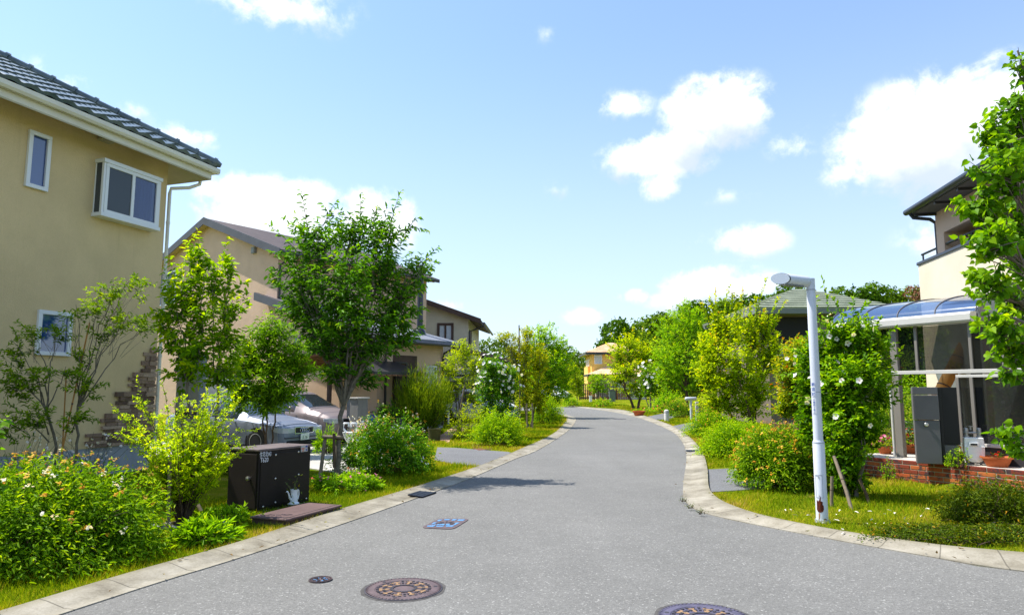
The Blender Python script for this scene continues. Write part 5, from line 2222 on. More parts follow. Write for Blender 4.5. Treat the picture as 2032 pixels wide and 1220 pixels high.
# flower pots on the terrace
q = tp(1757, 900)
flower_pot(q, .16, .15, 'terracotta pot of bright pink flowers left of the terrace post', P_PINK, seed=2, n=34, spread=1.5, up=2.0, fl=.06)
q = tp(1808, 899)
flower_pot(q, .17, .18, 'terracotta pot of red flowers between the post and the letterbox pillar', P_RED, seed=3, n=44, spread=1.15, up=1.9, fl=.055)
q = tp(1797, 897)
q.x -= .12
flower_pot(q, .12, .15, 'smaller terracotta pot tucked behind the terrace post', P_PINK, seed=4, n=16, fl=.04)
q = FT.p(FT.hit(1903, 890)[0], TZ, .20)
flower_pot(q, .19, .20, 'large terracotta pot with a few red flowers right of the letterbox pillar', P_RED, seed=5, n=24, spread=.7, up=2.0)
q = FT.p(FT.hit(1988, 890)[0], TZ, .20)
flower_pot(q, .24, .17, 'wide terracotta bowl under the dark glass near the right edge', P_RED, seed=6, n=8, spread=.6, up=.6)
q = tp(1806, 858, .35)
tb_ = thing('planter_tub', 'grey plastic tub on the lawn behind the terrace', 'tub', q)
m1 = MB()
m1.lathe([(.20, 0), (.25, .30), (.27, .31), (.27, .34), (.24, .34), (.2, .05), (0, .05)], q, 18)
m1.build('tub', worn('grey_plastic', (.34, .35, .36), .05), tb_, smooth=40)
m1 = MB()
m1.lathe([(.225, .26), (0, .27)], q, 18)
m1.build('soil', m_soil, tb_)

# ------------------------------------------------------------------ concrete gate pillar, bag, planters by the beige house
gp0 = at(697, 868, 20.5)
gpl = thing('gate_pillar', 'grey concrete gate pillar with pale cap right of the parked cars', 'gate pillar', (gp0.x, 20.5, 0))
wpx = 20.5 / FPX
FQ = Face((gp0.x, 20.5, 0), Vector((.80, -.6, 0)))
mb = MB()
wl_ = 14 * wpx / .8
zt_ = at(700, 791, 20.3).z
FQ.box(mb, -.1, wl_ - .12 + .12, 0, zt_, -.38, 0)
mb.build('shaft', worn('pillar_concrete', (.17, .165, .155), .12, 2.5, .85, .2, 40, .2, 0, .2), gpl, bevel=.01)
mb = MB()
FQ.box(mb, -.14, wl_ + .04, zt_ + .001, zt_ + .04, -.42, .04)
mb.build('cap', m_conc, gpl, bevel=.008)
mb = MB()
FQ.box(mb, -.55, -.13, .05, zt_ - .02, -.3, -.26)
mb.build('glass_panel', m_pane2, gpl)
zz = at(720, 838, 20.3).z
FQs = Face(FQ.p(wl_, 0, 0), -FQ.N)
mb = MB()
FQs.box(mb, .12, .2, zz - .09, zz + .05, .001, .05)
mb.build('intercom', m_white, gpl, bevel=.01)

q = G(738, 849, .35)
bgq = thing('bucket', 'blue plastic watering bucket against the beige house foundation', 'bucket', q)
m1 = MB()
m1.lathe([(.20, 0), (.25, .15), (.26, .30), (.19, .42), (.1, .46), (0, .46)], q, 18)
m1.build('bucket_body', principled('blue_plastic', (.03, .17, .42), .4, 0, .5), bgq, smooth=40)
m1 = MB()
m1.tube([q + Vector((-.17, 0, .42)), q + Vector((-.1, 0, .56)), q + Vector((.1, 0, .56)), q + Vector((.17, 0, .42))], .015, 6)
m1.build('handle', m_navy, bgq)
q = G(768, 851, .3)
pbx = thing('planter_box', 'dark red brown planter box with small yellow flowers by the beige house', 'planter', q)
m1 = MB()
m1.box(q.x - .42, q.x + .42, q.y - .2, q.y + .2, q.z - .2, q.z + .36)
m1.build('box', worn('red_brown_planter', (.16, .06, .035), .15), pbx, bevel=.02)
q2 = G(862, 872, .05)
pt2 = thing('garden_barrel', 'squat green brown planter beside the salmon path', 'planter', q2)
m1 = MB()
m1.lathe([(.19, -.03), (.21, .26), (.23, .36), (.20, .36), (.18, .30), (0, .30)], q2, 18)
m1.build('barrel', worn('olive_glaze', (.07, .065, .022), .2), pt2, smooth=40)
# white garden urn with scroll figure
q = G(693, 893, .02)
urn = thing('garden_urn', 'white garden urn with scrolled ornament behind the large tree trunk', 'garden ornament', q)
m1 = MB()
m1.lathe([(.16, 0), (.16, .05), (.07, .09), (.06, .2), (.15, .34), (.19, .46), (.2, .5), (.16, .5), (0, .45)], q, 18)
m1.build('urn', m_white, urn, smooth=40)
m1 = MB()
for s in (-1, 1):
    m1.tube([q + Vector((s * .1, 0, .5)), q + Vector((s * .2, 0, .62)), q + Vector((s * .16, 0, .74)), q + Vector((s * .04, 0, .74)), q + Vector((s * .03, 0, .64))], .03, 8)
m1.build('scroll', m_white, urn, smooth=50)
# white slatted chair on the lawn, seen through the broom
q = G(880, 838, .1)
chr_ = thing('garden_chair', 'white slatted garden chair on the lawn beside the broom shrub', 'chair', q)
m1 = MB()
for k in range(5):
    m1.box(q.x - .27, q.x + .27, q.y - .25 + k * .1, q.y - .17 + k * .1, q.z + .43, q.z + .455)
m1.build('seat', m_white, chr_)
m1 = MB()
for k in range(4):
    m1.box(q.x - .27, q.x + .27, q.y + .26, q.y + .28, q.z + .52 + k * .12, q.z + .60 + k * .12)
m1.build('backrest', m_white, chr_)
for sx in (-1, 1):
    for sy in (-1, 1):
        m1 = MB()
        m1.box(q.x + sx * .25 - .02, q.x + sx * .25 + .02, q.y + sy * .24 - .02, q.y + sy * .24 + .02, q.z - .1, q.z + (.43 if sy < 0 else .98))
        m1.build('leg', m_white, chr_)

# pale lamp and brown gate board by the far right drive, low brown wall behind the verge bushes
Yq = 38.0
q = at(1372, 830, Yq)
gl_ = thing('garden_lamp', 'low lamp with a white capsule head beside the rounded green tree', 'lamp', (q.x, Yq, 0))
hz_ = at(1372, 791, Yq).z
m1 = MB()
m1.tube([(q.x, Yq, -.05), (q.x, Yq, hz_ - .08)], .07, 12)
m1.build('post', m_lamp, gl_, smooth=40)
m1 = MB()
m1.tube([(q.x - .34, Yq - .12, hz_), (q.x - .29, Yq - .11, hz_), (q.x + .29, Yq + .1, hz_), (q.x + .34, Yq + .12, hz_)], [.05, .10, .10, .05], 14)
m1.build('head', m_lamp, gl_, smooth=50)
q = at(1392, 832, 35.0)
gb_ = thing('gate_board', 'dark brown board gate with a pale post at the far right drive', 'gate', (q.x, 35.0, 0))
m1 = MB()
m1.box(q.x - .1, q.x + 1.0, 35.0, 35.08, .12, at(1392, 796, 35).z)
m1.build('board', m_brown, gb_, bevel=.01)
m1 = MB()
m1.box(q.x - .28, q.x - .12, 34.95, 35.1, 0, at(1392, 797, 35).z)
m1.build('post', m_conc, gb_, bevel=.02)
q0, q1 = at(1534, 868, 17.2), at(1606, 868, 16.2)
lw_ = thing('low_wall', 'low dark brown wall behind the verge bushes left of the lamp', 'wall', (q0.x, 17.2, 0))
m1 = MB()
m1.prism([(q0.x, 17.2, 0), (q1.x, 16.2, 0), (q1.x, 16.2, at(1606, 842, 16.2).z), (q0.x, 17.2, at(1534, 838, 17.2).z)], (.05, .3, 0))
m1.build('body', worn('red_brown_block', (.09, .035, .03), .2, 5, .8, .2), lw_, bevel=.02)

# ------------------------------------------------------------------ cars
m_tyre = principled('tyre', (.018, .018, .019), .8)
m_rim = principled('alloy_rim', (.55, .56, .58), .3, .8)
m_carglass = principled('car_glass', (.02, .028, .03), .03, 0, .9)
m_lens = principled('headlamp', (.42, .46, .50), .08, .1, .8)
m_chrome = principled('chrome', (.75, .77, .8), .12, 1.0)
m_plate = principled('number_plate', (.72, .74, .70), .5)
m_ptext = principled('plate_green', (.02, .12, .06), .6)


def paint(name, c, metal=.55):
    def fn(t, p, o):
        n = t.noise(objco(t), 1.5, 3, .5)
        t.set(p.inputs['Base Color'], t.mix(t.m('MULTIPLY', n, .2), c, tuple(x * .8 for x in c)))
    return principled(name, c, .42, metal * .35, .35, fn, coat=.15)


CAR_A = [  # x, z bottom, half width, belt height, top height, half width at top
    (0.00, .30, .62, .60, .62, .55), (.03, .24, .72, .66, .68, .62), (.15, .20, .79, .70, .74, .66), (.40, .19, .83, .74, .81, .66), (.85, .19, .86, .79, .89, .66),
    (1.22, .19, .865, .84, .955, .66), (1.30, .19, .866, .85, .98, .65), (2.02, .19, .868, .88, 1.36, .56), (2.5, .19, .868, .90, 1.42, .55), (3.0, .19, .868, .91, 1.41, .55),
    (3.45, .19, .866, .92, 1.32, .55), (3.95, .20, .86, .93, 1.02, .62), (4.30, .22, .83, .92, .99, .62), (4.45, .28, .74, .86, .92, .58), (4.48, .34, .66, .78, .82, .52)]
CAR_B = [
    (0.00, .30, .62, .64, .68, .55), (.03, .24, .72, .72, .76, .60), (.18, .20, .80, .80, .87, .66), (.5, .19, .84, .88, .98, .68), (.95, .19, .855, .95, 1.10, .68),
    (1.02, .19, .858, .96, 1.14, .67), (1.85, .19, .86, .98, 1.56, .58), (2.3, .19, .86, .99, 1.64, .57), (3.0, .19, .86, 1.0, 1.66, .57),
    (3.7, .19, .858, 1.0, 1.60, .57), (4.05, .20, .84, 1.0, 1.40, .57), (4.25, .24, .80, .98, 1.05, .57), (4.32, .32, .72, .85, .9, .5)]


def car(name, label, st, pnt, loc, heading, wheels, ws, side, plate_txt, rings=False, pink=None, roof0=2.02, cowl=1.30, rear=3.45, rear_end=3.95):
    """front bumper at the object's origin, pointing along local +x"""
    t = thing(name, label, 'car', loc, math.atan2(heading[1], heading[0]))
    st = np.array(st)
    xs = np.unique(np.concatenate([np.linspace(0, st[-1, 0], 60), st[:, 0]]))
    V = np.stack([np.interp(xs, st[:, 0], st[:, k]) for k in range(1, 6)], 1)
    for _ in range(2):                       # ease the kinks, keep the ends
        V[2:-2] = (V[1:-3] + 2 * V[2:-2] + V[3:-1]) / 4
    body, glass = MB(), MB()
    rings_ = []
    for x, (zb, hw, be, tp_, tw) in zip(xs, V):
        cab = max(0.0, min(1.0, (tp_ - be - .12) / .25))
        half = [(0, zb), (hw * .80, zb), (hw * .95, zb + .05), (hw * .985, zb + .16), (hw, (zb + be) * .55), (hw * .985, be - .08), (hw * .955, be)]
        a, b = np.array([hw * .955, be]), np.array([tw, tp_ - .05 * cab - .01])
        half += [tuple(a + (b - a) * .06), tuple(a + (b - a) * .5 + [.02 * cab, .02 * cab]), tuple(a + (b - a) * .94)]
        half += [(tw, tp_ - .02 - .02 * cab), (tw * .85, tp_ - .004), (tw * .5, tp_ + .012), (0, tp_ + .018)]
        rings_.append([(-x, y, z) for y, z in half] + [(-x, -y, z) for y, z in reversed(half[1:-1])])
    k = len(rings_[0])
    nh = 14
    allv = [p for r in rings_ for p in r]
    bf, gf = [], []
    for i in range(len(xs) - 1):
        xm = (xs[i] + xs[i + 1]) / 2
        for j in range(k):
            jj = j if j < nh - 1 else k - 1 - j
            f = (i * k + j, i * k + (j + 1) % k, (i + 1) * k + (j + 1) % k, (i + 1) * k + j)
            isg = False
            if 7 <= jj <= 8 and roof0 - .42 < xm < rear + .3 and abs(xm - (roof0 + rear) / 2 + .1) > .06:
                isg = True
            if jj >= 10 and (cowl + .03 < xm < roof0 - .06 or rear + .08 < xm < rear_end - .03):
                isg = True
            (gf if isg else bf).append(f)
    bf.append(tuple(range(k)))
    bf.append(tuple(reversed(range((len(xs) - 1) * k, len(xs) * k))))
    body.add(allv, bf)
    glass.add(allv, gf)
    bo_ = body.build('body', pnt, t, local=True, smooth=38)
    glass.build('windows', m_carglass, t, local=True, smooth=38)
    for x in wheels:
        for s in (1, -1):
            m1 = MB()
            hw = .87
            ax = Vector((0, s, 0))
            c = Vector((-x, s * (hw - .215), ws))
            m1.lathe([(ws * .66, .0), (ws * .97, .01), (ws, .04), (ws, .17), (ws * .96, .205), (ws * .66, .208)], c, 28, (1, 0, 0), (0, 0, 1), ax)
            wo_ = m1.build('wheel', m_tyre, t, local=True, smooth=35)
            m1 = MB()
            m1.lathe([(ws * .67, .14), (ws * .67, .212), (ws * .60, .206), (ws * .58, .17), (0, .165)], c, 28, (1, 0, 0), (0, 0, 1), ax)
            for q in range(6):
                a = 2 * math.pi * q / 6
                e = Vector((math.cos(a), 0, math.sin(a)))
                f_ = Vector((-math.sin(a), 0, math.cos(a)))
                m1.obox(c, e, f_, ax, .0, ws * .6, -.025, .025, .17, .205)
            m1.build('rim', m_rim, wo_, local=True, smooth=35)
            m1 = MB()                        # dark ring painting the shaded gap round the wheel
            prof = []
            m1.lathe([(ws * 1.16, .150), (ws * 1.16, .2035), (ws * 1.0, .2035), (ws * 1.0, .150)], c, 28, (1, 0, 0), (0, 0, 1), ax)
            m1.build('arch_shade', m_interior, t, local=True, smooth=35)
    # front face pieces
    for s in (1, -1):
        m1 = MB()
        zc = .60 if rings else .74
        colm = [(.014, .36), (.006, .60), (-.035, .745), (-.13, .812), (-.30, .846)]
        if not rings:
            colm = [(x_, y_ * .985 if i_ > 1 else y_) for i_, (x_, y_) in enumerate(colm)]
        zl_ = [(-.065, .065), (-.065, .07), (-.06, .08), (-.05, .085), (-.01, .07)]
        vs_ = []
        for (x_, y_), (z0_, z1_) in zip(colm, zl_):
            vs_ += [(x_, s * y_, zc + z0_), (x_, s * y_, zc + z1_), (x_ - .07, s * (y_ - .05), zc + z1_), (x_ - .07, s * (y_ - .05), zc + z0_)]
        m1.add(vs_, [(i * 4 + j, i * 4 + (j + 1) % 4, (i + 1) * 4 + (j + 1) % 4, (i + 1) * 4 + j) for i in range(4) for j in range(4)] + [(0, 1, 2, 3), (19, 18, 17, 16)])
        m1.build('headlight', m_lens, t, local=True, bevel=.008)
        m1 = MB()
        mx = -(cowl + .42)
        m1.lathe([(0, -.10), (.06, -.085), (.085, -.02), (.085, .03), (.05, .07), (0, .075)], (mx, s * .98, 1.02 if rings else 1.1), 14, (.75, 0, 0), (0, 0, 1), (0, s, 0))
        m1.tube([(mx, s * .86, .98 if rings else 1.04), (mx, s * .95, 1.0 if rings else 1.07)], .03, 8)
        m1.build('mirror', pnt, t, local=True, smooth=40)
    zc = .60 if rings else .72
    m1 = MB()
    m1.box(-.06, .012, -.335, .335, zc - .075, zc + .075)
    gr_ = m1.build('grille', m_interior, t, local=True, bevel=.02)
    m1 = MB()
    for zz in np.linspace(zc - .055, zc + .055, 5):
        m1.box(.012, .017, -.31, .31, zz - .005, zz + .005)
    m1.build('slats', m_dark, gr_, local=True)
    m1 = MB()
    for a, b, c, d in ((-.35, .35, zc + .07, zc + .092), (-.35, .35, zc - .092, zc - .07), (-.355, -.33, zc - .07, zc + .07), (.33, .355, zc - .07, zc + .07)):
        m1.box(-.03, .02, a, b, c, d)
    m1.build('surround', m_chrome, gr_, local=True, bevel=.005)
    if rings:
        m1 = MB()
        for q in range(4):
            cy = (q - 1.5) * .078
            m1.tube([(.026, cy + .052 * math.cos(a), zc + .052 * math.sin(a)) for a in np.linspace(0, 2 * math.pi, 25)], .008, 6, cap=False)
        m1.build('emblem', m_chrome, gr_, local=True, smooth=60)
    m1 = MB()
    m1.box(-.10, .035, -.70, .70, .40, .425)
    m1.build('bumper_strip', m_dark, t, local=True, bevel=.01)
    m1 = MB()
    m1.box(-.10, .02, -.62, .62, .22, .34)
    m1.build('air_intake', m_interior, t, local=True, bevel=.02)
    m1 = MB()
    m1.box(.036, .044, -.165, .165, .34, .51)
    pl_ = m1.build('number_plate', m_plate, t, local=True, bevel=.004)
    text(plate_txt, .10, m_ptext, (.0455, 0, .375), (0, 1, 0), (0, 0, 1), pl_, align='CENTER', local=True)
    return t


HD = Vector((.905, -.425, 0)).normalized()
silver = paint('silver_paint', (.19, .22, .29), .75)
rose = paint('rose_silver_paint', (.25, .205, .20), .7)
q = at(603, 860, 18.6)
car('silver_sedan', 'silver blue sedan with four ring emblem behind the brown cabinet', CAR_A, silver, (q.x, q.y, .02), HD, (.86, 3.48), .315, 1, '5 36', True)
q = at(694, 850, 21.0)
car('compact_van', 'pinkish silver compact car parked beyond the silver sedan', CAR_B, rose, (q.x, q.y, .02), HD, (.83, 3.4), .30, 1, '7 24', False, roof0=1.85, cowl=1.02, rear=3.7, rear_end=4.25)
q = at(962, 790, 33.4)
car('white_hatchback', 'white car under the grey beamed carport', CAR_B, paint('white_paint', (.66, .67, .68), .0), (q.x + 1.2, q.y + .6, .03), Vector((.75, -.66, 0)), (.83, 3.4), .30, 1, '3 81', False, roof0=1.85, cowl=1.02, rear=3.7, rear_end=4.25)
q = at(1122, 792, 79)
car('white_hatchback', 'white car half hidden by bushes at the far left bend', CAR_B, MATS['white_paint'], (q.x, 79, .4), Vector((.5, -.87, 0)), (.83, 3.4), .30, 1, '2 09', False, roof0=1.85, cowl=1.02, rear=3.7, rear_end=4.25)
# ================================================================== PLANTS
m_bark = worn('grey_bark', (.17, .145, .115), .3, 14, .9, .6, 50, .15)
m_bark2 = worn('brown_bark', (.10, .068, .045), .3, 14, .9, .6, 50, .15)
m_stake = worn('weathered_stake', (.21, .165, .115), .2, 8, .85, .4)
m_twig = worn('green_twig', (.09, .085, .03), .3, 20, .8, .2)

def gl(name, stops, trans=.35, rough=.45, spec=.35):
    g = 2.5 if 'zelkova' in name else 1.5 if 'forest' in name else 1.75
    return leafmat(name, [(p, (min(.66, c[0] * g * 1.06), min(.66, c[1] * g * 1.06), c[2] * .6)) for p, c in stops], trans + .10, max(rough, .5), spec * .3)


LM = {
    'spirea': gl('spirea_leaf', [(0, (.020, .058, .006)), (.35, (.055, .125, .008)), (.65, (.125, .215, .012)), (1, (.26, .33, .018))], .3),
    'lime': gl('lime_leaf', [(0, (.085, .15, .004)), (.35, (.21, .305, .005)), (.7, (.31, .39, .007)), (1, (.42, .44, .012))], .48, .5),
    'ash': gl('ash_leaf', [(0, (.035, .075, .006)), (.4, (.085, .155, .008)), (.75, (.17, .24, .012)), (1, (.30, .30, .02))], .3),
    'magnolia': gl('broad_leaf', [(0, (.045, .11, .004)), (.4, (.13, .235, .005)), (.75, (.27, .33, .006)), (1, (.50, .40, .010))], .45, .4),
    'zelkova': gl('zelkova_leaf', [(0, (.010, .036, .005)), (.4, (.030, .085, .008)), (.75, (.075, .165, .012)), (1, (.22, .30, .02))], .25, .35, .5),
    'mid': gl('mid_green_leaf', [(0, (.028, .075, .006)), (.5, (.085, .18, .009)), (1, (.20, .30, .012))], .35),
    'broom': gl('broom_stem', [(0, (.045, .080, .008)), (.5, (.105, .165, .012)), (.85, (.20, .24, .018)), (1, (.24, .19, .04))], .25),
    'pale': gl('pale_leaf', [(0, (.085, .130, .008)), (.5, (.20, .27, .012)), (1, (.36, .38, .02))], .4),
    'hib': gl('hibiscus_leaf', [(0, (.018, .060, .004)), (.4, (.060, .145, .005)), (.75, (.16, .265, .008)), (1, (.32, .38, .012))], .36, .4, .4),
    'amber': gl('amber_leaf', [(0, (.08, .12, .005)), (.4, (.18, .22, .006)), (.75, (.29, .28, .008)), (1, (.42, .27, .015))], .35),
    'bright': gl('bright_leaf', [(0, (.035, .105, .006)), (.45, (.115, .235, .008)), (.8, (.26, .36, .012)), (1, (.40, .38, .02))], .38),
    'gold': gl('gold_bush_leaf', [(0, (.045, .115, .004)), (.45, (.13, .235, .006)), (.8, (.26, .335, .009)), (1, (.42, .33, .015))], .35),
    'maple': gl('maple_leaf', [(0, (.075, .14, .004)), (.4, (.18, .255, .005)), (.72, (.30, .335, .006)), (.88, (.42, .31, .012)), (1, (.44, .10, .02))], .42),
    'photinia': gl('photinia_leaf', [(0, (.05, .105, .008)), (.45, (.15, .21, .010)), (.7, (.30, .26, .015)), (.85, (.45, .12, .02)), (1, (.48, .035, .015))], .3),
    'heart': gl('heart_leaf', [(0, (.022, .075, .004)), (.45, (.075, .165, .006)), (.8, (.165, .265, .009)), (1, (.28, .34, .015))], .42, .38, .45),
    'dull': gl('juniper_leaf', [(0, (.016, .034, .004)), (.5, (.045, .075, .006)), (.85, (.10, .12, .008)), (1, (.28, .13, .02))], .2),
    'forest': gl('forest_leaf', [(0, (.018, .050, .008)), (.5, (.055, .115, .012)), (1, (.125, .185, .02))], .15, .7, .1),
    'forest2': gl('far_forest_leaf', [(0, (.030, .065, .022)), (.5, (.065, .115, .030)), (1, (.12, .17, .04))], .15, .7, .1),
    'weed': gl('weed_leaf', [(0, (.05, .12, .008)), (.6, (.14, .26, .012)), (1, (.30, .36, .03))], .35),
}
PRNG = np.random.default_rng(21)


def lobe(px, py, Y, rx, ry, dz=0.0, rd=None):
    p = at(px, py, Y + dz)
    k = (Y + dz) / FPX
    return (np.array(p), np.array([rx * k, (rd if rd is not None else rx) * k * .9, ry * k]))


def flowers(name, P, N, size, mat, parent, tpl='flower', tint=(.4, 1)):
    n = len(P)
    D = np.cross(N, PRNG.normal(size=(n, 3)))
    return leaf_mesh(name, P, D * 1.0, N, size, size, PRNG.uniform(*tint, n), mat, parent, tpl)


UNIT = {}


def bloom_parts(P, N, size, mat, parent, name='flower'):
    """one object per bloom; all blooms of a colour share one mesh"""
    if mat.name not in UNIT:
        o = leaf_mesh(name, np.zeros((1, 3)), np.array([[1.0, 0, 0]]), np.array([[0, 0, 1.0]]), 1.0, 1.0, np.array([.75]), mat, None, 'flower')
        UNIT[mat.name] = o.data
        bpy.data.objects.remove(o)
    off = np.array(root_loc(parent))
    for p, n_, s_ in zip(P, N, np.broadcast_to(size, (len(P),))):
        o = bpy.data.objects.new(name, UNIT[mat.name])
        COL.objects.link(o)
        o.parent = parent
        q = Vector(n_).to_track_quat('Z', 'Y')
        o.matrix_local = Matrix.LocRotScale(Vector(p - off), q, Vector((s_, s_, s_)))


def tree(name, label, cat, base, lobes, leaf, n_leaf, trunk_r=.06, fork=.35, stems=1, bark=None, shoots=(), fl=None, group=None,
         twig_vis=True, spray=.02, lean=None, seed=0, k=9):
    """trunk and limbs grown out to every lobe, twigs through the lobe, leaves along the twigs"""
    rng = np.random.default_rng(100 + seed)
    base = Vector(base)
    t = thing(name, label, cat, base, group=group)
    b = np.array(base)
    tubes = []
    wts = np.array([l[1][0] * l[1][2] for l in lobes])
    cen = sum(l[0] * w_ for l, w_ in zip(lobes, wts)) / wts.sum()
    top = max(l[0][2] + l[1][2] for l in lobes)
    forkp = []
    for s in range(stems):
        a = 2 * math.pi * s / stems + .5
        off = np.array([math.cos(a), math.sin(a), 0]) * (trunk_r * 1.6 if stems > 1 else 0)
        fz = b[2] + (top - b[2]) * fork
        f = np.array([b[0] + (cen[0] - b[0]) * .45, b[1] + (cen[1] - b[1]) * .45, fz]) + off * 5
        P, Rr = limb(b + off + [0, 0, -.05], f, trunk_r, trunk_r * .72, .02, 8, rng)
        Rr[0] *= 1.35
        tubes.append((P, Rr))
        forkp.append(f)
    def spring(f, c, r):
        """where on the trunk the limb to a lobe leaves: low lobes hang on low limbs"""
        hd_ = np.linalg.norm((c - f)[:2])
        fz = min(f[2], max(b[2] + .2 * (f[2] - b[2]), c[2] - .5 * r[2] - .35 * hd_))
        return b + (f - b) * ((fz - b[2]) / (f[2] - b[2]))

    for i, (c, r) in enumerate(lobes):
        f = forkp[int(np.argmin([np.linalg.norm((q - c)[:2]) + rng.random() * .2 for q in forkp]))]
        f = spring(f, c, r)
        e = c + np.array([0, 0, r[2] * .5])
        tubes.append(limb(f, e, trunk_r * .5, trunk_r * .12, .10, 9, rng))
    A = {q: [] for q in 'PDUT'}
    FP_, FN_ = [], []
    kk = k
    cz0 = min(l[0][2] - l[1][2] for l in lobes)
    for (c, r), w_ in zip(lobes, wts):
        n = max(4, int(n_leaf * DENS * w_ / wts.sum() / kk))
        # twig ends fill the lobe, thicker towards its skin; each twig climbs out of the limb below it
        d = rand_dir(n, rng)
        ph = rng.random(3) * 6.28
        wob = 1 + .22 * np.sin(4 * d[:, 0] + ph[0]) * np.cos(4 * d[:, 2] + ph[1])
        En = c + d * r * (rng.random((n, 1)) ** .42 * 1.12 * wob[:, None])
        f = forkp[int(np.argmin([np.linalg.norm((q - c)[:2]) for q in forkp]))]
        f = spring(f, c, r)
        u = rng.uniform(.55, 1.05, (n, 1))
        axis_ = f + (c - f) * u
        low = np.minimum(axis_[:, 2], En[:, 2] - .25 * r[2])
        St = axis_.copy()
        St[:, 2] = np.maximum(low, f[2])
        St += rng.normal(size=(n, 3)) * r * .10
        dist = np.linalg.norm(En - St, axis=1, keepdims=True)
        C = (St + En) / 2 + (En - St) * np.array([.12, .12, 0]) + np.array([0, 0, .10]) * dist
        zone = leaf.get('zone', .38)
        t0 = np.clip(1 - zone / np.maximum(dist, 1e-3) * rng.uniform(.7, 1.3, (n, 1)), .1, .8)
        P, D, U, T, tt = twig_leaves(St, En, C, kk, t0, rng, leaf.get('spread', 50), leaf.get('droop', .2), leaf.get('tip', .5), leaf.get('flat', .8), spray)
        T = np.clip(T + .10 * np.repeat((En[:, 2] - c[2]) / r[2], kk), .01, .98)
        for q, v in zip('PDUT', (P, D, U, T)):
            A[q].append(v)
        if twig_vis:
            idx = rng.choice(n, min(n, 26), replace=False)
            for i in idx:
                q = quad_pts(St[i:i + 1], En[i:i + 1], C[i:i + 1], np.linspace(0, .96, 5)[None, :])[0]
                tubes.append((q, np.linspace(trunk_r * .11, trunk_r * .025, 5)))
        FP_.append(c + nrm(d) * r * rng.uniform(.9, 1.12, (n, 1)))
        FN_.append(d)
    for (p0, p1, n) in shoots:
        p0, p1 = np.array(p0)[None], np.array(p1)[None]
        C = (p0 + p1) / 2 + np.array([0, 0, .12]) * np.linalg.norm(p1 - p0) + rng.normal(size=(1, 3)) * .05
        P, D, U, T, tt = twig_leaves(p0, p1, C, n, .1, rng, leaf.get('spread', 50), leaf.get('droop', .2), .9, .8, .005)
        for q, v in zip('PDUT', (P, D, U, np.clip(T + .1, 0, .95))):
            A[q].append(v)
        q = quad_pts(p0, p1, C, np.linspace(0, 1, 6)[None, :])[0]
        tubes.append((q, np.linspace(trunk_r * .14, trunk_r * .03, 6)))
    tubes_mesh('trunk', tubes, bark or m_bark, t, 7)
    P, D, U, T = [np.concatenate(A[q]) for q in 'PDUT']
    n = len(P)
    sz = rng.uniform(.72, 1.2, n) * np.where(T > .8, .8, 1)
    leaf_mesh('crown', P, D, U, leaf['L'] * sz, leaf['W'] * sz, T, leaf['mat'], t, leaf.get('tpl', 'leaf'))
    if fl:
        En, Nn = np.concatenate(FP_), np.concatenate(FN_)
        ok = (En[:, 2] > np.quantile(En[:, 2], fl.get('lo', .1)))
        idx = rng.choice(np.where(ok)[0], min(fl['n'], ok.sum()), replace=False)
        Nn = nrm(Nn[idx] + np.array([0, -.35, .25]) + rng.normal(size=(len(idx), 3)) * .35)
        bloom_parts(En[idx] + Nn * .03, Nn, fl['size'] * rng.uniform(.75, 1.15, len(idx)), fl['mat'], t)
    return t


def mound(name, label, cat, c, rx, ry, h, leaf, n_leaf, fl=None, group=None, seed=0, k=10, base=.35, low=-.05, bump=.20, t0=.38, stem_r=.006, flr=None, cull=True):
    """rounded shrub: stems from the foot to an uneven dome, leaves on their outer reaches, flowers at the tips"""
    rng = np.random.default_rng(300 + seed)
    c = Vector(c)
    t = thing(name, label, cat, c, group=group)
    n = n_leaf // k
    St, En, C = dome_twigs(tuple(c), rx, ry, h, n, rng, base, bump=bump, low=low)
    P, D, U, T, tt = twig_leaves(St, En, C, k, t0, rng, leaf.get('spread', 48), leaf.get('droop', .08), leaf.get('tip', .7), leaf.get('flat', .7), .018)
    sz = rng.uniform(.7, 1.2, len(P))
    tubes = []
    for i in rng.choice(n, min(n, 70), replace=False):
        q = quad_pts(St[i:i + 1], En[i:i + 1], C[i:i + 1], np.linspace(0, .9, 5)[None, :])[0]
        tubes.append((q, np.linspace(stem_r, stem_r * .4, 5)))
    tubes_mesh('stems', tubes, m_bark2, t, 4)
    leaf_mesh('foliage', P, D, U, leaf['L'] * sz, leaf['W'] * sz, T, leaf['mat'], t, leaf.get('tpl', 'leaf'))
    if fl:
        for j, f in enumerate(fl if isinstance(fl, list) else [fl]):
            pw = np.clip((En[:, 2] - c[2]) / h, .02, 1.2) ** f.get('top', 1.6)
            idx = rng.choice(n, min(n, f['n']), replace=False, p=pw / pw.sum())
            m = len(idx)
            e = En[idx]
            nn = nrm(e - np.array(c) + np.array([0, 0, .25]) + rng.normal(size=(m, 3)) * .15)
            nn[:, 2] = np.abs(nn[:, 2]) + .25
            # small heads cluster round each tip
            rep = f.get('rep', 1)
            pp = np.repeat(e, rep, 0) + rng.normal(size=(m * rep, 3)) * f['size'] * .55 + np.repeat(nn, rep, 0) * .03
            N2 = nrm(np.repeat(nn, rep, 0) + rng.normal(size=(m * rep, 3)) * .25)
            lo, hi = f.get('tint', (0, 1))
            Dd = np.cross(N2, rng.normal(size=(m * rep, 3)))
            ti = np.clip(np.repeat(rng.uniform(lo, hi, m), rep) + rng.normal(size=m * rep) * .06, 0.01, 1)
            fo = leaf_mesh('flowers', pp, Dd, N2, f['size'] * rng.uniform(.7, 1.2, m * rep), f['size'] * rng.uniform(.7, 1.2, m * rep), ti, f['mat'], t, f.get('tpl', 'umbel'))
            if m * rep > 100:
                fo['kind'] = 'stuff'
    return t


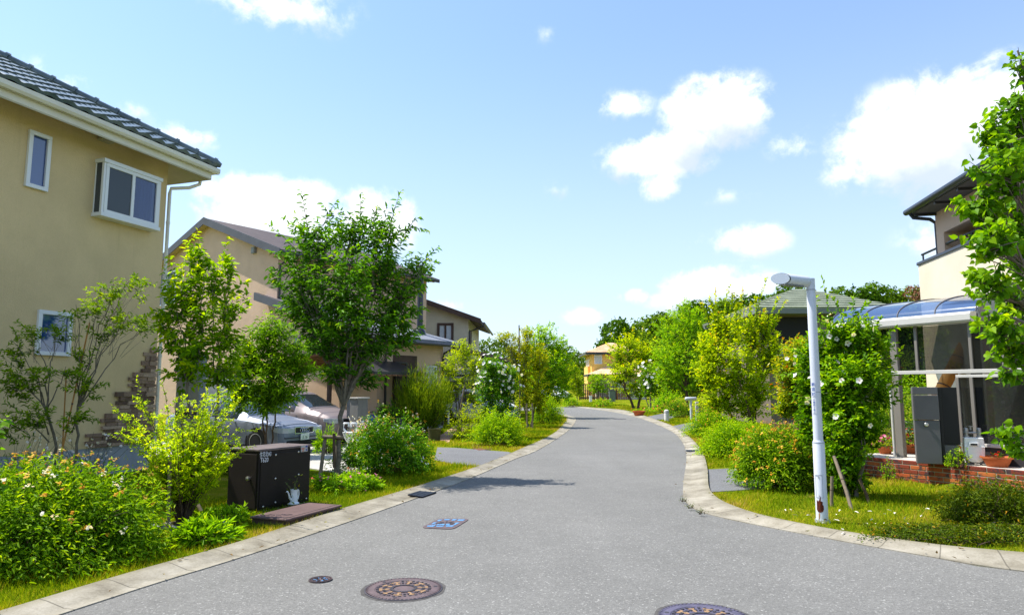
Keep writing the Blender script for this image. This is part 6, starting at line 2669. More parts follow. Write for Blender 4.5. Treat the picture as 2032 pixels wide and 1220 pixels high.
def vase(name, label, cat, base, lobes, leaf, n_stem, n_side, side, k=8, t_lo=.35, seed=0, r0=.009, bark=None, spreadbase=.06, shoots=()):
    """many stems fanning up from one foot, each with flat side sprays of leaves"""
    rng = np.random.default_rng(1300 + seed)
    t = thing(name, label, cat, base)
    b = np.array(base, float)
    wts = np.array([l[1][0] * l[1][2] for l in lobes])
    ids = rng.choice(len(lobes), n_stem, p=wts / wts.sum())
    c = np.array([lobes[i][0] for i in ids])
    r = np.array([lobes[i][1] for i in ids])
    d = rand_dir(n_stem, rng)
    d[:, 2] += .25
    En = c + nrm(d) * r * rng.random((n_stem, 1)) ** .4
    a = rng.random(n_stem) * 6.28
    St = b + np.stack([np.cos(a), np.sin(a), np.zeros(n_stem)], 1) * spreadbase * rng.random((n_stem, 1)) + [0, 0, -.03]
    C = np.stack([St[:, 0] + (En[:, 0] - St[:, 0]) * .33, St[:, 1] + (En[:, 1] - St[:, 1]) * .33, St[:, 2] + (En[:, 2] - St[:, 2]) * .62], 1)
    tubes = [(quad_pts(St[i:i + 1], En[i:i + 1], C[i:i + 1], np.linspace(0, 1, 8)[None, :])[0], np.linspace(r0 * rng.uniform(.6, 1.5), r0 * .18, 8)) for i in range(n_stem)]
    tt = t_lo + (1 - t_lo) * (np.arange(n_side)[None, :] + rng.random((n_stem, n_side))) / n_side
    P0 = quad_pts(St, En, C, tt)
    q = tt[..., None]
    tan = nrm(2 * (1 - q) * (C - St)[:, None, :] + 2 * q * (En - C)[:, None, :])
    az = rng.random((n_stem, n_side)) * 6.28
    out = np.stack([np.cos(az), np.sin(az), np.full(az.shape, .12)], -1)
    Dd = nrm(out + tan * .55)
    ln = side * rng.uniform(.5, 1.2, (n_stem, n_side, 1)) * (1.15 - .7 * (q - t_lo) / (1 - t_lo))
    S2 = P0.reshape(-1, 3)
    E2 = (P0 + Dd * ln).reshape(-1, 3)
    C2_ = (S2 + E2) / 2 + [0, 0, .02]
    P, D, U, T, _ = twig_leaves(S2, E2, C2_, k, .12, rng, leaf.get('spread', 58), leaf.get('droop', .1), leaf.get('tip', .4), leaf.get('flat', 1.4), .004)
    P3, D3, U3, T3, _ = twig_leaves(St, En, C, k, .72, rng, 50, .1, .6, 1.0, .004)
    A = [[P, P3], [D, D3], [U, U3], [T, np.clip(T3 + .12, 0, .98)]]
    for (p0, p1, n) in shoots:
        p0, p1 = np.array(p0)[None], np.array(p1)[None]
        Cs = (p0 + p1) / 2 + rng.normal(size=(1, 3)) * .04
        for L_, v in zip(A, twig_leaves(p0, p1, Cs, n, .05, rng, 48, .05, .75, .9, .004)):
            L_.append(v)
        tubes.append((quad_pts(p0, p1, Cs, np.linspace(0, 1, 6)[None, :])[0], np.linspace(r0 * .5, r0 * .15, 6)))
    P, D, U, T = [np.concatenate(x) for x in A]
    for i in rng.choice(len(S2), min(len(S2), 260), replace=False):
        tubes.append((np.stack([S2[i], C2_[i], E2[i]]), np.array([r0 * .25, r0 * .2, r0 * .1])))
    tubes_mesh('stems', tubes, bark or m_bark2, t, 5)
    sz = rng.uniform(.7, 1.2, len(P))
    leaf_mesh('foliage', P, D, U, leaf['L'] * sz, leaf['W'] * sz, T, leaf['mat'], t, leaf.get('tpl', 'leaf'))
    return t


def stake(label, a, b, r=.022, name='tree_stake', group=None, mat=None, cross=None):
    a, b = Vector(a), Vector(b)
    t = thing(name, label, 'stake', a, group=group)
    m1 = MB()
    d = (b - a)
    m1.tube([a - UP * .08, a + d * .35, a + d * .7, b], [r, r * .97, r * .95, r * .92], 10)
    m1.build('pole', mat or m_stake, t, smooth=40)
    m1 = MB()
    m1.tube([a + d * .55, a + d * .56], r * 1.12, 10)
    m1.build('tie', m_brown, t, smooth=40)
    return t


Lf = dict
DENS = 1.75
# ---- left verge --------------------------------------------------------------
mound('spirea_bush', 'big flowering bush with rust coloured flower heads in the bottom left corner', 'bush', (-4.85, 7.15, 0), 1.30, 1.06, .90,
      Lf(mat=LM['spirea'], L=.062, W=.021, droop=.1, spread=50), 26000,
      [dict(n=180, size=.021, rep=8, mat=P_UMBEL, tint=(.3, .66), top=2.4), dict(n=34, size=.028, rep=5, mat=P_UMBEL, tint=(.85, 1), top=.8)], seed=1, bump=.09, low=-.25)
mound('spirea_bush', 'dark green bush with white and rust flowers right of the slanting tree support', 'bush', G(768, 937), .95, .85, .98,
      Lf(mat=LM['zelkova'], L=.062, W=.024), 16000, [dict(n=90, size=.03, rep=4, mat=P_UMBEL, tint=(.3, .7)), dict(n=90, size=.028, rep=3, mat=P_WHITE, tint=(.5, 1), tpl='flower')], seed=2)
q = G(735, 905)
mound('rose_bush', 'low bush with pink and orange blooms between the gate pillar and the dark green bush', 'bush', G(722, 915), .48, .45, .74,
      Lf(mat=LM['spirea'], L=.05, W=.022), 3000, [dict(n=26, size=.03, rep=3, mat=P_PINK, tpl='flower', tint=(.3, 1)), dict(n=26, size=.03, rep=3, mat=P_ORANGE, tpl='flower', tint=(.5, 1))], seed=3)
mound('ground_cover', 'low leafy plant with pink flowers at the foot of the large tree', 'plant', G(688, 972), .55, .5, .22,
      Lf(mat=LM['weed'], L=.06, W=.028), 3600, [dict(n=22, size=.03, rep=4, mat=P_PINK, tpl='flower', tint=(.5, 1))], seed=4, base=.9)
mound('weed_clump', 'clump of long leaved weeds at the foot of the lime shrub', 'plant', G(408, 1078), .34, .24, .16,
      Lf(mat=LM['weed'], L=.13, W=.03, spread=35), 900, None, seed=5, base=.8)
mound('weed_clump', 'low weeds on the grass between the lime shrub and the brown cabinet', 'plant', G(440, 1040), .35, .3, .14,
      Lf(mat=LM['weed'], L=.07, W=.03), 900, None, seed=6, base=.8)

# lime shrub: many stems, flat sprays of small leaves
LBs = G(362, 1043)
Yl = LBs.y
lobs = [lobe(345, 815, Yl, 60, 52), lobe(270, 850, Yl, 58, 40, -.2), lobe(415, 850, Yl, 62, 48, .15), lobe(290, 910, Yl, 62, 36, -.1), lobe(450, 795, Yl, 55, 30, .2),
        lobe(355, 880, Yl, 70, 50, -.4), lobe(430, 915, Yl, 62, 34, 0), lobe(250, 820, Yl, 34, 36, .1), lobe(380, 950, Yl, 50, 22, -.1), lobe(310, 950, Yl, 40, 20, -.2), lobe(480, 870, Yl, 28, 26, .1), lobe(283, 790, Yl, 26, 28, .2)]
shl = [(at(x0, y0, Yl), at(x1, y1, Yl), 20) for x0, y0, x1, y1 in ((290, 820, 272, 745), (430, 810, 485, 765), (255, 840, 222, 800), (260, 880, 215, 860), (450, 890, 505, 885), (465, 850, 515, 850), (330, 800, 318, 758), (395, 810, 410, 770))]
vase('lime_shrub', 'lime yellow fine leaved shrub with many stems left of the brown cabinet', 'shrub', LBs, lobs, Lf(mat=LM['lime'], L=.040, W=.021, droop=.05, spread=62, tip=.3), 100, 14, .20, 9, .36, 7, .009, shoots=shl)
a = G(333, 1050)
stake('upright grey stake in front of the lime shrub', a, at(338, 905, a.y - .0), .026)
a = G(411, 1036)
stake('slanting grey stake leaning into the lime shrub', a, at(376, 968, a.y + .25), .024)
# earth and rough edging at its foot
q = G(395, 1048)
ed = thing('tree_pit', 'dark earth patch with rough grey edging stones at the foot of the lime shrub', 'planting bed', q)
m1 = MB()
m1.lathe([(.42, .0), (.36, .035), (.2, .06), (0, .065)], LBs + Vector((.12, -.05, 0)), 22, (1, 0, 0), (0, .8, 0))
m1.build('earth', m_soil, ed, smooth=50)
rs = random.Random(9)
for k_ in range(9):
    a = -2.4 + k_ * .36
    m1 = MB()
    c = LBs + Vector((.12 + .45 * math.cos(a), -.05 + .37 * math.sin(a), .02))
    m1.lathe([(.03, -.03), (.075, 0), (.07, .05), (.03, .07), (0, .07)], c, 7, (math.cos(a + 1.5), math.sin(a + 1.5), 0), (-math.sin(a + 1.5) * .6, math.cos(a + 1.5) * .6, 0))
    m1.build('stone', worn('edging_stone', (.17, .18, .19), .25, 12, .9, .5), ed, bevel=.012)

# slim ash-like tree against the tan house
AB = G(108, 1000)
Ya = 10.0
al = [lobe(225, 575, Ya, 66, 26), lobe(262, 558, Ya, 40, 18, .2), lobe(190, 600, Ya, 40, 18, -.2), lobe(255, 630, Ya, 62, 24, .15), lobe(150, 612, Ya, 36, 16, -.2), lobe(290, 640, Ya, 28, 18, .2),
      lobe(215, 655, Ya, 45, 16, 0), lobe(60, 655, Ya, 40, 20, -.3), lobe(20, 690, Ya, 40, 34, -.2), lobe(110, 655, Ya, 45, 22, .1), lobe(130, 740, Ya, 60, 26, -.1), lobe(180, 765, Ya, 40, 24, .1), lobe(60, 745, Ya, 50, 40, -.2),
      lobe(15, 760, Ya, 40, 40, -.3), lobe(150, 830, Ya, 45, 26, 0), lobe(75, 830, Ya, 45, 36, -.2), lobe(170, 700, Ya, 40, 16, .1), lobe(20, 840, Ya, 34, 36, -.3)]
tree('slender_tree', 'slender open tree with layered feathery leaves against the tan house wall', 'tree', AB, al, Lf(mat=LM['ash'], L=.070, W=.026, droop=.05, spread=62, flat=1.4, tip=.35, zone=.24), 2300, trunk_r=.024, fork=.40, stems=2, seed=8, k=14, spray=.006)
stake('thin orange bamboo cane tied to the slender tree', G(100, 1003), at(178, 640, 10.1), .011, 'bamboo_cane', mat=worn('orange_bamboo', (.46, .22, .06), .15, 6))
stake('second bamboo cane leaning left beside the slender tree', G(118, 1001), at(132, 735, 10.2), .010, 'bamboo_cane', mat=MATS['orange_bamboo'])


def gaura(label, c, rx, h, n, seed, mat=P_WHITE, n_fl=40, size=.035):
    """wiry stems with scattered small blooms"""
    rng = np.random.default_rng(600 + seed)
    t = thing('wand_flower', label, 'flowers', c)
    tubes, fp = [], []
    for k_ in range(n):
        a = rng.random() * 6.28
        e = np.array(c) + [math.cos(a) * rx * rng.random(), math.sin(a) * rx * rng.random() * .7, h * rng.uniform(.55, 1)]
        P, r = limb(np.array(c) + rng.normal(size=3) * [.12, .1, 0], e, .004, .002, .15, 7, rng)
        tubes.append((P, r))
        for j in range(max(1, n_fl // n)):
            u = rng.uniform(.55, 1)
            i = u * 6
            q = P[int(i)] * (1 - i % 1) + P[min(6, int(i) + 1)] * (i % 1)
            fp.append(q + rng.normal(size=3) * .02)
    tubes_mesh('stems', tubes, m_twig, t, 4)
    fp = np.array(fp)
    N = nrm(rng.normal(size=fp.shape) + [0, -.6, .5])
    bloom_parts(fp, N, size * rng.uniform(.8, 1.15, len(fp)), mat, t)
    m = n * 16
    P = np.array(c) + rng.normal(size=(m, 3)) * [rx * .35, rx * .3, 0] + np.stack([np.zeros(m), np.zeros(m), rng.random(m) * h * .55], 1)
    leaf_mesh('leaves', P, rng.normal(size=(m, 3)) + [0, 0, .6], rng.normal(size=(m, 3)), .06, .016, rng.random(m), LM['ash'], t, 'leaf')
    return t


gaura('white wand flowers on wiry stems under the slender tree', G(165, 985), .95, 1.05, 30, 1, n_fl=90, size=.042)
gaura('white wand flowers at the left edge behind the rust flowered bush', G(35, 985), .6, 1.25, 18, 2, n_fl=50, size=.042)
gaura('spray of small white flowers arching from the urn behind the tree trunk', G(712, 890), .62, 1.05, 14, 3, n_fl=90, size=.045)

# broad-leaved yellow green tree
MBs = G(398, 968)
Ym = MBs.y
ml = [lobe(392, 500, Ym, 26, 42), lobe(370, 560, Ym, 46, 42, -.1), lobe(425, 540, Ym, 40, 40, .1), lobe(455, 520, Ym, 20, 36, .15), lobe(345, 600, Ym, 36, 45, -.15), lobe(400, 620, Ym, 60, 50, 0), lobe(460, 600, Ym, 36, 40, .2),
      lobe(345, 670, Ym, 40, 34, -.2), lobe(400, 690, Ym, 62, 45, -.25), lobe(455, 670, Ym, 40, 40, .1), lobe(370, 740, Ym, 48, 36, 0), lobe(440, 740, Ym, 50, 36, .1), lobe(325, 640, Ym, 24, 26, -.1)]
sh = [((at(375, 540, Ym)), at(392, 455, Ym), 16), (at(440, 540, Ym), at(453, 470, Ym), 14), (at(350, 560, Ym), at(335, 505, Ym), 14), (at(465, 590, Ym), at(490, 560, Ym), 12), (at(345, 590, Ym), at(326, 525, Ym - .1), 12)]
tree('broad_leaf_tree', 'bright yellow green broad leaved tree at the corner of the tan house', 'tree', MBs, ml, Lf(mat=LM['magnolia'], L=.118, W=.054, droop=.3, spread=55, zone=.34), 2300, trunk_r=.03, fork=.4, stems=2, shoots=sh, seed=9, k=9)
# a few scorched leaves hang in it
rg = np.random.default_rng(4)
for px, py in ((370, 590), (343, 650), (402, 705)):
    pass

# small mid-green tree in front of the sedan
SB = G(532, 905)
Ys = SB.y
sl_ = [lobe(540, 655, Ys, 50, 30), lobe(500, 690, Ys, 48, 36, -.1), lobe(575, 690, Ys, 45, 34, .1), lobe(480, 730, Ys, 40, 30, 0), lobe(540, 725, Ys, 60, 34, -.2), lobe(600, 730, Ys, 36, 28, .1), lobe(500, 775, Ys, 50, 26, .1), lobe(565, 775, Ys, 50, 28, -.1), lobe(470, 790, Ys, 34, 24, .1), lobe(530, 800, Ys, 44, 26, -.2), lobe(545, 760, Ys, 40, 30, -.4)]
tree('small_tree', 'small mid green tree with thin stems in front of the silver sedan', 'tree', SB, sl_, Lf(mat=LM['mid'], L=.115, W=.036, droop=.35, zone=.40), 6800, trunk_r=.026, fork=.40, stems=3, seed=10, bark=m_bark2)

# the large dark green tree
ZB = G(669, 947)
Yz = ZB.y
zl = [lobe(626, 474, Yz, 66, 50), lobe(700, 455, Yz, 45, 48, .3), lobe(765, 470, Yz, 55, 52, .1), lobe(594, 535, Yz, 54, 54, -.2), lobe(680, 545, Yz, 75, 70, -.5), lobe(765, 545, Yz, 58, 58, .2), lobe(628, 620, Yz, 66, 55, .1),
      lobe(715, 625, Yz, 80, 58, -.4), lobe(790, 620, Yz, 50, 45, 0), lobe(838, 530, Yz, 30, 26, .2), lobe(815, 570, Yz, 36, 30, .1), lobe(690, 690, Yz, 66, 36, .2), lobe(650, 670, Yz, 50, 40, -.4), lobe(745, 680, Yz, 55, 32, -.2), lobe(805, 660, Yz, 38, 30, .2), lobe(700, 725, Yz, 40, 26, .1), lobe(590, 600, Yz, 40, 40, .3), lobe(665, 735, Yz, 36, 24, -.3), lobe(730, 745, Yz, 34, 22, .2)]
zs = [(at(612, 470, Yz), at(597, 378, Yz), 20), (at(590, 500, Yz), at(532, 445, Yz), 16), (at(715, 450, Yz + .2), at(717, 382, Yz), 20), (at(775, 450, Yz), at(797, 378, Yz), 20), (at(790, 460, Yz), at(852, 460, Yz - .2), 18), (at(640, 450, Yz), at(668, 398, Yz), 16), (at(830, 540, Yz), at(872, 488, Yz), 22),
      (at(590, 520, Yz - .2), at(536, 500, Yz - .3), 14), (at(655, 450, Yz), at(640, 405, Yz), 14), (at(740, 440, Yz), at(748, 408, Yz), 14), (at(800, 470, Yz), at(835, 430, Yz), 14), (at(820, 560, Yz), at(850, 510, Yz), 18), (at(590, 590, Yz), at(548, 560, Yz), 14)]
tree('large_tree', 'large dark green tree with forked grey trunk beside the kerb', 'tree', ZB, zl, Lf(mat=LM['zelkova'], L=.130, W=.044, droop=.5, spread=46, tip=.5, flat=.6, zone=.45), 6600, trunk_r=.062, fork=.25, stems=1, shoots=zs, seed=11, k=10, spray=.02)
# its timber support
a, b = G(634, 950), at(646, 866, G(634, 950).y + .15)
sp_ = thing('tree_support', 'weathered timber frame propping the large tree trunk', 'tree support', a)
m1 = MB()
m1.tube([a - UP * .05, a.lerp(b, .5), b + (b - a) * .05], [.036, .034, .034], 10)
m1.build('leg', m_stake, sp_, smooth=40)
m1 = MB()
pc = Vector((ZB.x, ZB.y - .10, b.z - .03))
m1.tube([b + Vector((-.05, -.05, 0)), pc + Vector((.12, -.02, .02))], .033, 10)
m1.build('crossbar', m_stake, sp_, smooth=40)
m1 = MB()
m1.tube([pc + Vector((-.02, -.06, -.55)), pc + Vector((-.05, -.05, .1))], .028, 10)
m1.build('leg', m_bark2, sp_, smooth=40)
m1 = MB()
m1.lathe([(.10, -.03), (.105, 0), (.10, .03)], (ZB.x + .0, ZB.y, pc.z), 14)
m1.build('rope', m_brown, sp_, smooth=40)

# broom
q = G(838, 866, .05)


def broom(label, c, rx, h, n, seed):
    rng = np.random.default_rng(700 + seed)
    t = thing('broom_shrub', label, 'shrub', c)
    az = rng.random(n) * 6.28
    rr_ = np.sqrt(rng.random(n))
    En = np.array(c) + np.stack([np.cos(az) * rr_ * rx, np.sin(az) * rr_ * rx * .9, h * (1 - .35 * rr_ ** 2) * rng.uniform(.6, 1.05, n)], 1)
    St = np.array(c) + np.stack([np.cos(az) * rr_ * rx * .18, np.sin(az) * rr_ * rx * .18, np.full(n, .0)], 1)
    C = (St + En) / 2 + np.stack([np.cos(az) * rr_ * rx * .14, np.sin(az) * rr_ * rx * .14, np.zeros(n)], 1)
    P, D, U, T, tt = twig_leaves(St, En, C, 22, .22, rng, 20, -.15, .5, .2, .03)
    m = len(P)
    leaf_mesh('sprigs', P, D, U + rng.normal(size=U.shape), rng.uniform(.10, .24, m), .016, T, LM['broom'], t, 'blade')
    tubes = []
    for i in rng.choice(n, 60, replace=False):
        tubes.append((quad_pts(St[i:i + 1], En[i:i + 1], C[i:i + 1], np.linspace(0, .6, 5)[None, :])[0], np.linspace(.016, .006, 5)))
    tubes_mesh('stems', tubes, m_bark2, t, 5)
    return t


broom('tall feathery broom shrub with upright wispy green stems', q, 1.10, 2.55, 560, 1)
# airy pale tree, hibiscus, bushes along the left
q = G(915, 846, .1)
Yq = 25.5
tree('airy_tree', 'thin pale green tree with bare lower stems behind the broom shrub', 'tree', (at(912, 846, Yq).x, Yq, .1), [lobe(915, 705, Yq, 36, 20), lobe(890, 730, Yq, 32, 18, .2), lobe(945, 725, Yq, 36, 20, -.2), lobe(910, 755, Yq, 44, 20, .1), lobe(890, 785, Yq, 26, 16, 0), lobe(942, 790, Yq, 26, 20, .1), lobe(920, 685, Yq, 22, 12, 0)],
     Lf(mat=LM['pale'], L=.10, W=.035, droop=.15), 2600, trunk_r=.03, fork=.42, stems=4, seed=12)
stake('pale stake leaning across the thin pale tree', (at(905, 838, 24.8).x, 24.8, .05), at(922, 765, 24.8), .03)
Yq = 24.0
hibq = (at(985, 872, Yq).x, Yq, 0)
tree('hibiscus', 'dark green hibiscus full of white flowers on the left side of the road', 'shrub', hibq, [lobe(985, 735, Yq, 34, 32), lobe(970, 775, Yq, 30, 30, -.2), lobe(1005, 770, Yq, 32, 34, .1), lobe(985, 815, Yq, 38, 34, -.1), lobe(985, 845, Yq, 32, 24, .1), lobe(1015, 740, Yq, 18, 20, .2), lobe(968, 720, Yq, 16, 16, 0)],
     Lf(mat=LM['zelkova'], L=.085, W=.045, droop=.2), 5200, trunk_r=.03, fork=.22, stems=3, fl=dict(n=90, size=.115, mat=P_WHITE, lo=.45), seed=13)
mound('gold_bush', 'rounded golden green bush beside the left grey apron', 'bush', G(986, 884), .86, .8, .95, Lf(mat=LM['gold'], L=.06, W=.03), 9000, None, seed=14)
q = G(1088, 842)
mound('gold_bush', 'golden green bush at the inside of the left bend', 'bush', G(1084, 841), .86, .8, 1.25, Lf(mat=LM['gold'], L=.07, W=.035), 6500, None, seed=15)
Yq = 31.0
tree('amber_tree', 'yellow brown leaved tree tied to a tall thin pole', 'tree', (at(1052, 846, Yq).x, Yq, 0), [lobe(1045, 690, Yq, 32, 26), lobe(1070, 715, Yq, 26, 32, .2), lobe(1035, 735, Yq, 32, 34, -.2), lobe(1065, 765, Yq, 32, 30, .1), lobe(1040, 790, Yq, 28, 28, 0), lobe(1005, 665, Yq, 28, 12, -.2), lobe(1020, 700, Yq, 20, 22, .1), lobe(1045, 660, Yq, 16, 14, 0), lobe(1072, 800, Yq, 22, 22, 0)],
     Lf(mat=LM['amber'], L=.10, W=.05, droop=.25), 5200, trunk_r=.045, fork=.28, seed=16, stems=2)
stake('tall thin pole standing in the yellow brown tree', (at(1032, 846, 30.6).x, 30.6, 0), at(1030, 645, 30.6), .03, 'tree_pole')
for px in (1046, 1057):
    stake('short dark stake below the yellow brown tree', (at(px, 846, 30).x, 30, 0), at(px - 1, 800, 30), .035, group='pair of short stakes below the yellow brown tree')
Yq = 41.0
tree('bright_tree', 'full bright green tree on the left before the road bends away', 'tree', (at(1092, 830, Yq).x, Yq, 0), [lobe(1075, 665, Yq, 34, 26), lobe(1105, 690, Yq, 30, 32, .4), lobe(1060, 700, Yq, 26, 30, -.4), lobe(1090, 730, Yq, 40, 38, -.5), lobe(1120, 735, Yq, 24, 34, .3), lobe(1100, 775, Yq, 36, 30, 0), lobe(1070, 760, Yq, 30, 34, .2), lobe(1085, 800, Yq, 26, 18, 0)],
     Lf(mat=LM['bright'], L=.14, W=.07, droop=.25), 7000, trunk_r=.09, fork=.25, seed=17)
Yq = 68.0
tree('young_tree', 'slim yellow green young tree at the end of the left verge', 'tree', (at(1147, 800, Yq).x, Yq, .05), [lobe(1137, 735, Yq, 12, 16), lobe(1148, 755, Yq, 13, 16, .3), lobe(1134, 765, Yq, 12, 14, -.3), lobe(1150, 778, Yq, 11, 10, 0)],
     Lf(mat=LM['pale'], L=.16, W=.09), 1500, trunk_r=.06, fork=.3, seed=18)
mound('far_bush', 'small gold green bush under the slim young tree at the bend', 'bush', (at(1133, 800, 66).x, 66, .02), .95, .9, .85, Lf(mat=LM['gold'], L=.11, W=.06), 1600, None, seed=19)
mound('far_bush', 'small gold green bush with reddish tips on the far lawn', 'bush', (at(1197, 806, 66).x, 66, .05), 1.0, .9, .75, Lf(mat=LM['gold'], L=.10, W=.055), 1500, dict(n=20, size=.1, mat=P_ORANGE, tpl='flower'), seed=20)
Yq = 70.0
tree('young_tree', 'small yellow green tree before the yellow house porch', 'tree', (at(1190, 800, Yq).x, Yq, .2), [lobe(1186, 752, Yq, 20, 12), lobe(1178, 768, Yq, 16, 12, .3), lobe(1196, 768, Yq, 16, 12, -.2)],
     Lf(mat=LM['gold'], L=.15, W=.08), 1300, trunk_r=.05, fork=.45, seed=21)
# ---- far right of the bend -----------------------------------------------------
Yq = 60.0
tree('orange_tipped_tree', 'upright green tree with orange tipped shoots before the yellow house', 'tree', (at(1262, 811, Yq).x, Yq, .0), [lobe(1252, 690, Yq, 34, 28), lobe(1226, 705, Yq, 24, 28, .4), lobe(1280, 700, Yq, 26, 28, -.4), lobe(1250, 735, Yq, 46, 26, -.5), lobe(1290, 735, Yq, 20, 24, .4), lobe(1222, 748, Yq, 24, 18, 0), lobe(1262, 770, Yq, 42, 18, .2)],
     Lf(mat=LM['maple'], L=.22, W=.10, tip=.55, zone=1.1), 4200, trunk_r=.13, fork=.26, stems=2, seed=22, bark=m_bark2,
     shoots=[(at(x, 700, Yq), at(x2, y2, Yq), 34) for x, x2, y2 in ((1235, 1212, 662), (1245, 1238, 652), (1258, 1256, 648), (1268, 1276, 650), (1280, 1300, 668), (1230, 1203, 682), (1290, 1308, 690), (1250, 1247, 660), (1272, 1288, 658))])
Yq = 57.0
tree('hibiscus', 'small white flowering hibiscus right of the orange tipped tree', 'shrub', (at(1290, 812, Yq).x, Yq, 0), [lobe(1286, 735, Yq, 18, 18), lobe(1280, 755, Yq, 16, 18, .2), lobe(1296, 760, Yq, 16, 20, -.2), lobe(1288, 775, Yq, 18, 16, 0)],
     Lf(mat=LM['hib'], L=.13, W=.07), 1800, trunk_r=.05, fork=.3, stems=3, fl=dict(n=60, size=.26, mat=P_WHITE, lo=.3), seed=23)
for px in (1290, 1298, 1306):
    stake('pale stake under the small white hibiscus', (at(px, 812, 56).x, 56, 0), at(px, 789, 56), .045, group='stakes under the small white hibiscus')
Yq = 44.0
tree('round_tree', 'fresh green rounded tree right of the road bend', 'tree', (at(1367, 828, Yq).x, Yq, 0), [lobe(1360, 625, Yq, 34, 26), lobe(1335, 655, Yq, 36, 34, .4), lobe(1380, 655, Yq, 34, 36, -.3), lobe(1350, 700, Yq, 52, 40, -.4), lobe(1395, 710, Yq, 30, 40, .4), lobe(1325, 720, Yq, 34, 36, .2), lobe(1360, 745, Yq, 50, 28, .2), lobe(1320, 755, Yq, 24, 18, 0)],
     Lf(mat=LM['bright'], L=.13, W=.055, droop=.2), 9000, trunk_r=.10, fork=.25, seed=24, bark=m_bark2)
mound('green_bush', 'leafy green bush behind the bollard on the far right verge', 'bush', (at(1325, 815, 50).x, 50, 0), 1.3, 1.1, 1.55, Lf(mat=LM['bright'], L=.12, W=.06), 3000, None, seed=25)
mound('reddish_bush', 'low bush with rusty flower heads beside the bollard', 'bush', G(1348, 829), .85, .8, 1.0, Lf(mat=LM['spirea'], L=.08, W=.035), 3000, dict(n=70, size=.045, rep=3, mat=P_UMBEL, tint=(.1, .6)), seed=26)
mound('low_flowers', 'strip of orange flowered ground cover above the red pot', 'plant', (at(1300, 818, 49).x, 49, 0), 1.7, .6, .32, Lf(mat=LM['gold'], L=.09, W=.05), 1300, dict(n=40, size=.1, mat=P_ORANGE, tpl='flower'), seed=27, base=.9)
# ---- right side ---------------------------------------------------------------
Yq = 25.0
tl = [lobe(1440, 660, Yq, 46, 40), lobe(1490, 650, Yq, 40, 40, .4), lobe(1410, 690, Yq, 36, 36, -.3), lobe(1450, 720, Yq, 64, 45, -.5), lobe(1515, 705, Yq, 42, 42, .3), lobe(1400, 735, Yq, 34, 32, .2), lobe(1440, 770, Yq, 60, 40, 0), lobe(1505, 765, Yq, 48, 36, -.2), lobe(1415, 800, Yq, 40, 22, .2), lobe(1480, 805, Yq, 50, 24, .1), lobe(1535, 690, Yq, 24, 34, -.2), lobe(1425, 640, Yq, 20, 36, 0), lobe(1520, 650, Yq, 20, 36, .1)]
ts = [(at(x0, 660, Yq), at(x1, y1, Yq), 52) for x0, x1, y1 in ((1420, 1420, 572), (1430, 1448, 565), (1445, 1455, 580), (1470, 1475, 570), (1495, 1523, 548), (1500, 1500, 590), (1520, 1545, 590), (1530, 1562, 595), (1410, 1392, 600), (1400, 1388, 640), (1530, 1548, 630), (1460, 1462, 600), (1485, 1490, 600), (1425, 1408, 590))]
tree('maple_tree', 'yellow green maple like tree with red tipped upright shoots', 'tree', (at(1487, 850, Yq).x, Yq, 0), tl, Lf(mat=LM['maple'], L=.11, W=.072, tip=.4, droop=.15, zone=.6), 8800, trunk_r=.07, fork=.18, stems=3, shoots=ts, seed=28, bark=m_bark2)
mound('verge_bush', 'olive green bush furthest back in the right verge row', 'bush', G(1412, 868), .95, .9, .95, Lf(mat=LM['gold'], L=.06, W=.028), 8000, dict(n=60, size=.035, rep=3, mat=P_UMBEL, tint=(.1, .6)), seed=29, bump=.12)
mound('verge_bush', 'wide fresh green bush between the maple and the right kerb', 'bush', G(1468, 907), 1.05, .9, .86, Lf(mat=LM['gold'], L=.055, W=.024), 14000, None, seed=30, bump=.12)
mound('verge_bush', 'gold green bush with rusty heads just behind the big flowering bush', 'bush', (at(1565, 900, 13.8).x, 13.8, 0), 1.0, .9, .82, Lf(mat=LM['gold'], L=.055, W=.022), 9500, dict(n=120, size=.03, rep=4, mat=P_UMBEL, tint=(.2, .65)), seed=31, bump=.12)
mound('spirea_bush', 'big bush with orange rust flower heads left of the street lamp', 'bush', G(1548, 968), .80, .72, .98, Lf(mat=LM['spirea'], L=.058, W=.021), 19000,
      [dict(n=190, size=.027, rep=6, mat=P_UMBEL, tint=(.2, .65))], seed=32, bump=.10)
Yq = 14.0
phl = [lobe(1590, 690, Yq, 36, 30), lobe(1565, 725, Yq, 34, 32, -.2), lobe(1605, 735, Yq, 32, 36, .2), lobe(1580, 775, Yq, 42, 34, -.1), lobe(1560, 800, Yq, 28, 26, .1), lobe(1600, 810, Yq, 36, 26, 0)]
tree('photinia', 'red tipped photinia shrub behind the street lamp', 'shrub', (at(1585, 900, Yq).x, Yq, 0), phl, Lf(mat=LM['photinia'], L=.085, W=.035, tip=.7), 4600, trunk_r=.03, fork=.3, stems=3, seed=33, bark=m_bark2, fl=dict(n=26, size=.085, mat=P_WHITE, lo=.1))
HBq = G(1690, 985)
Yq = HBq.y
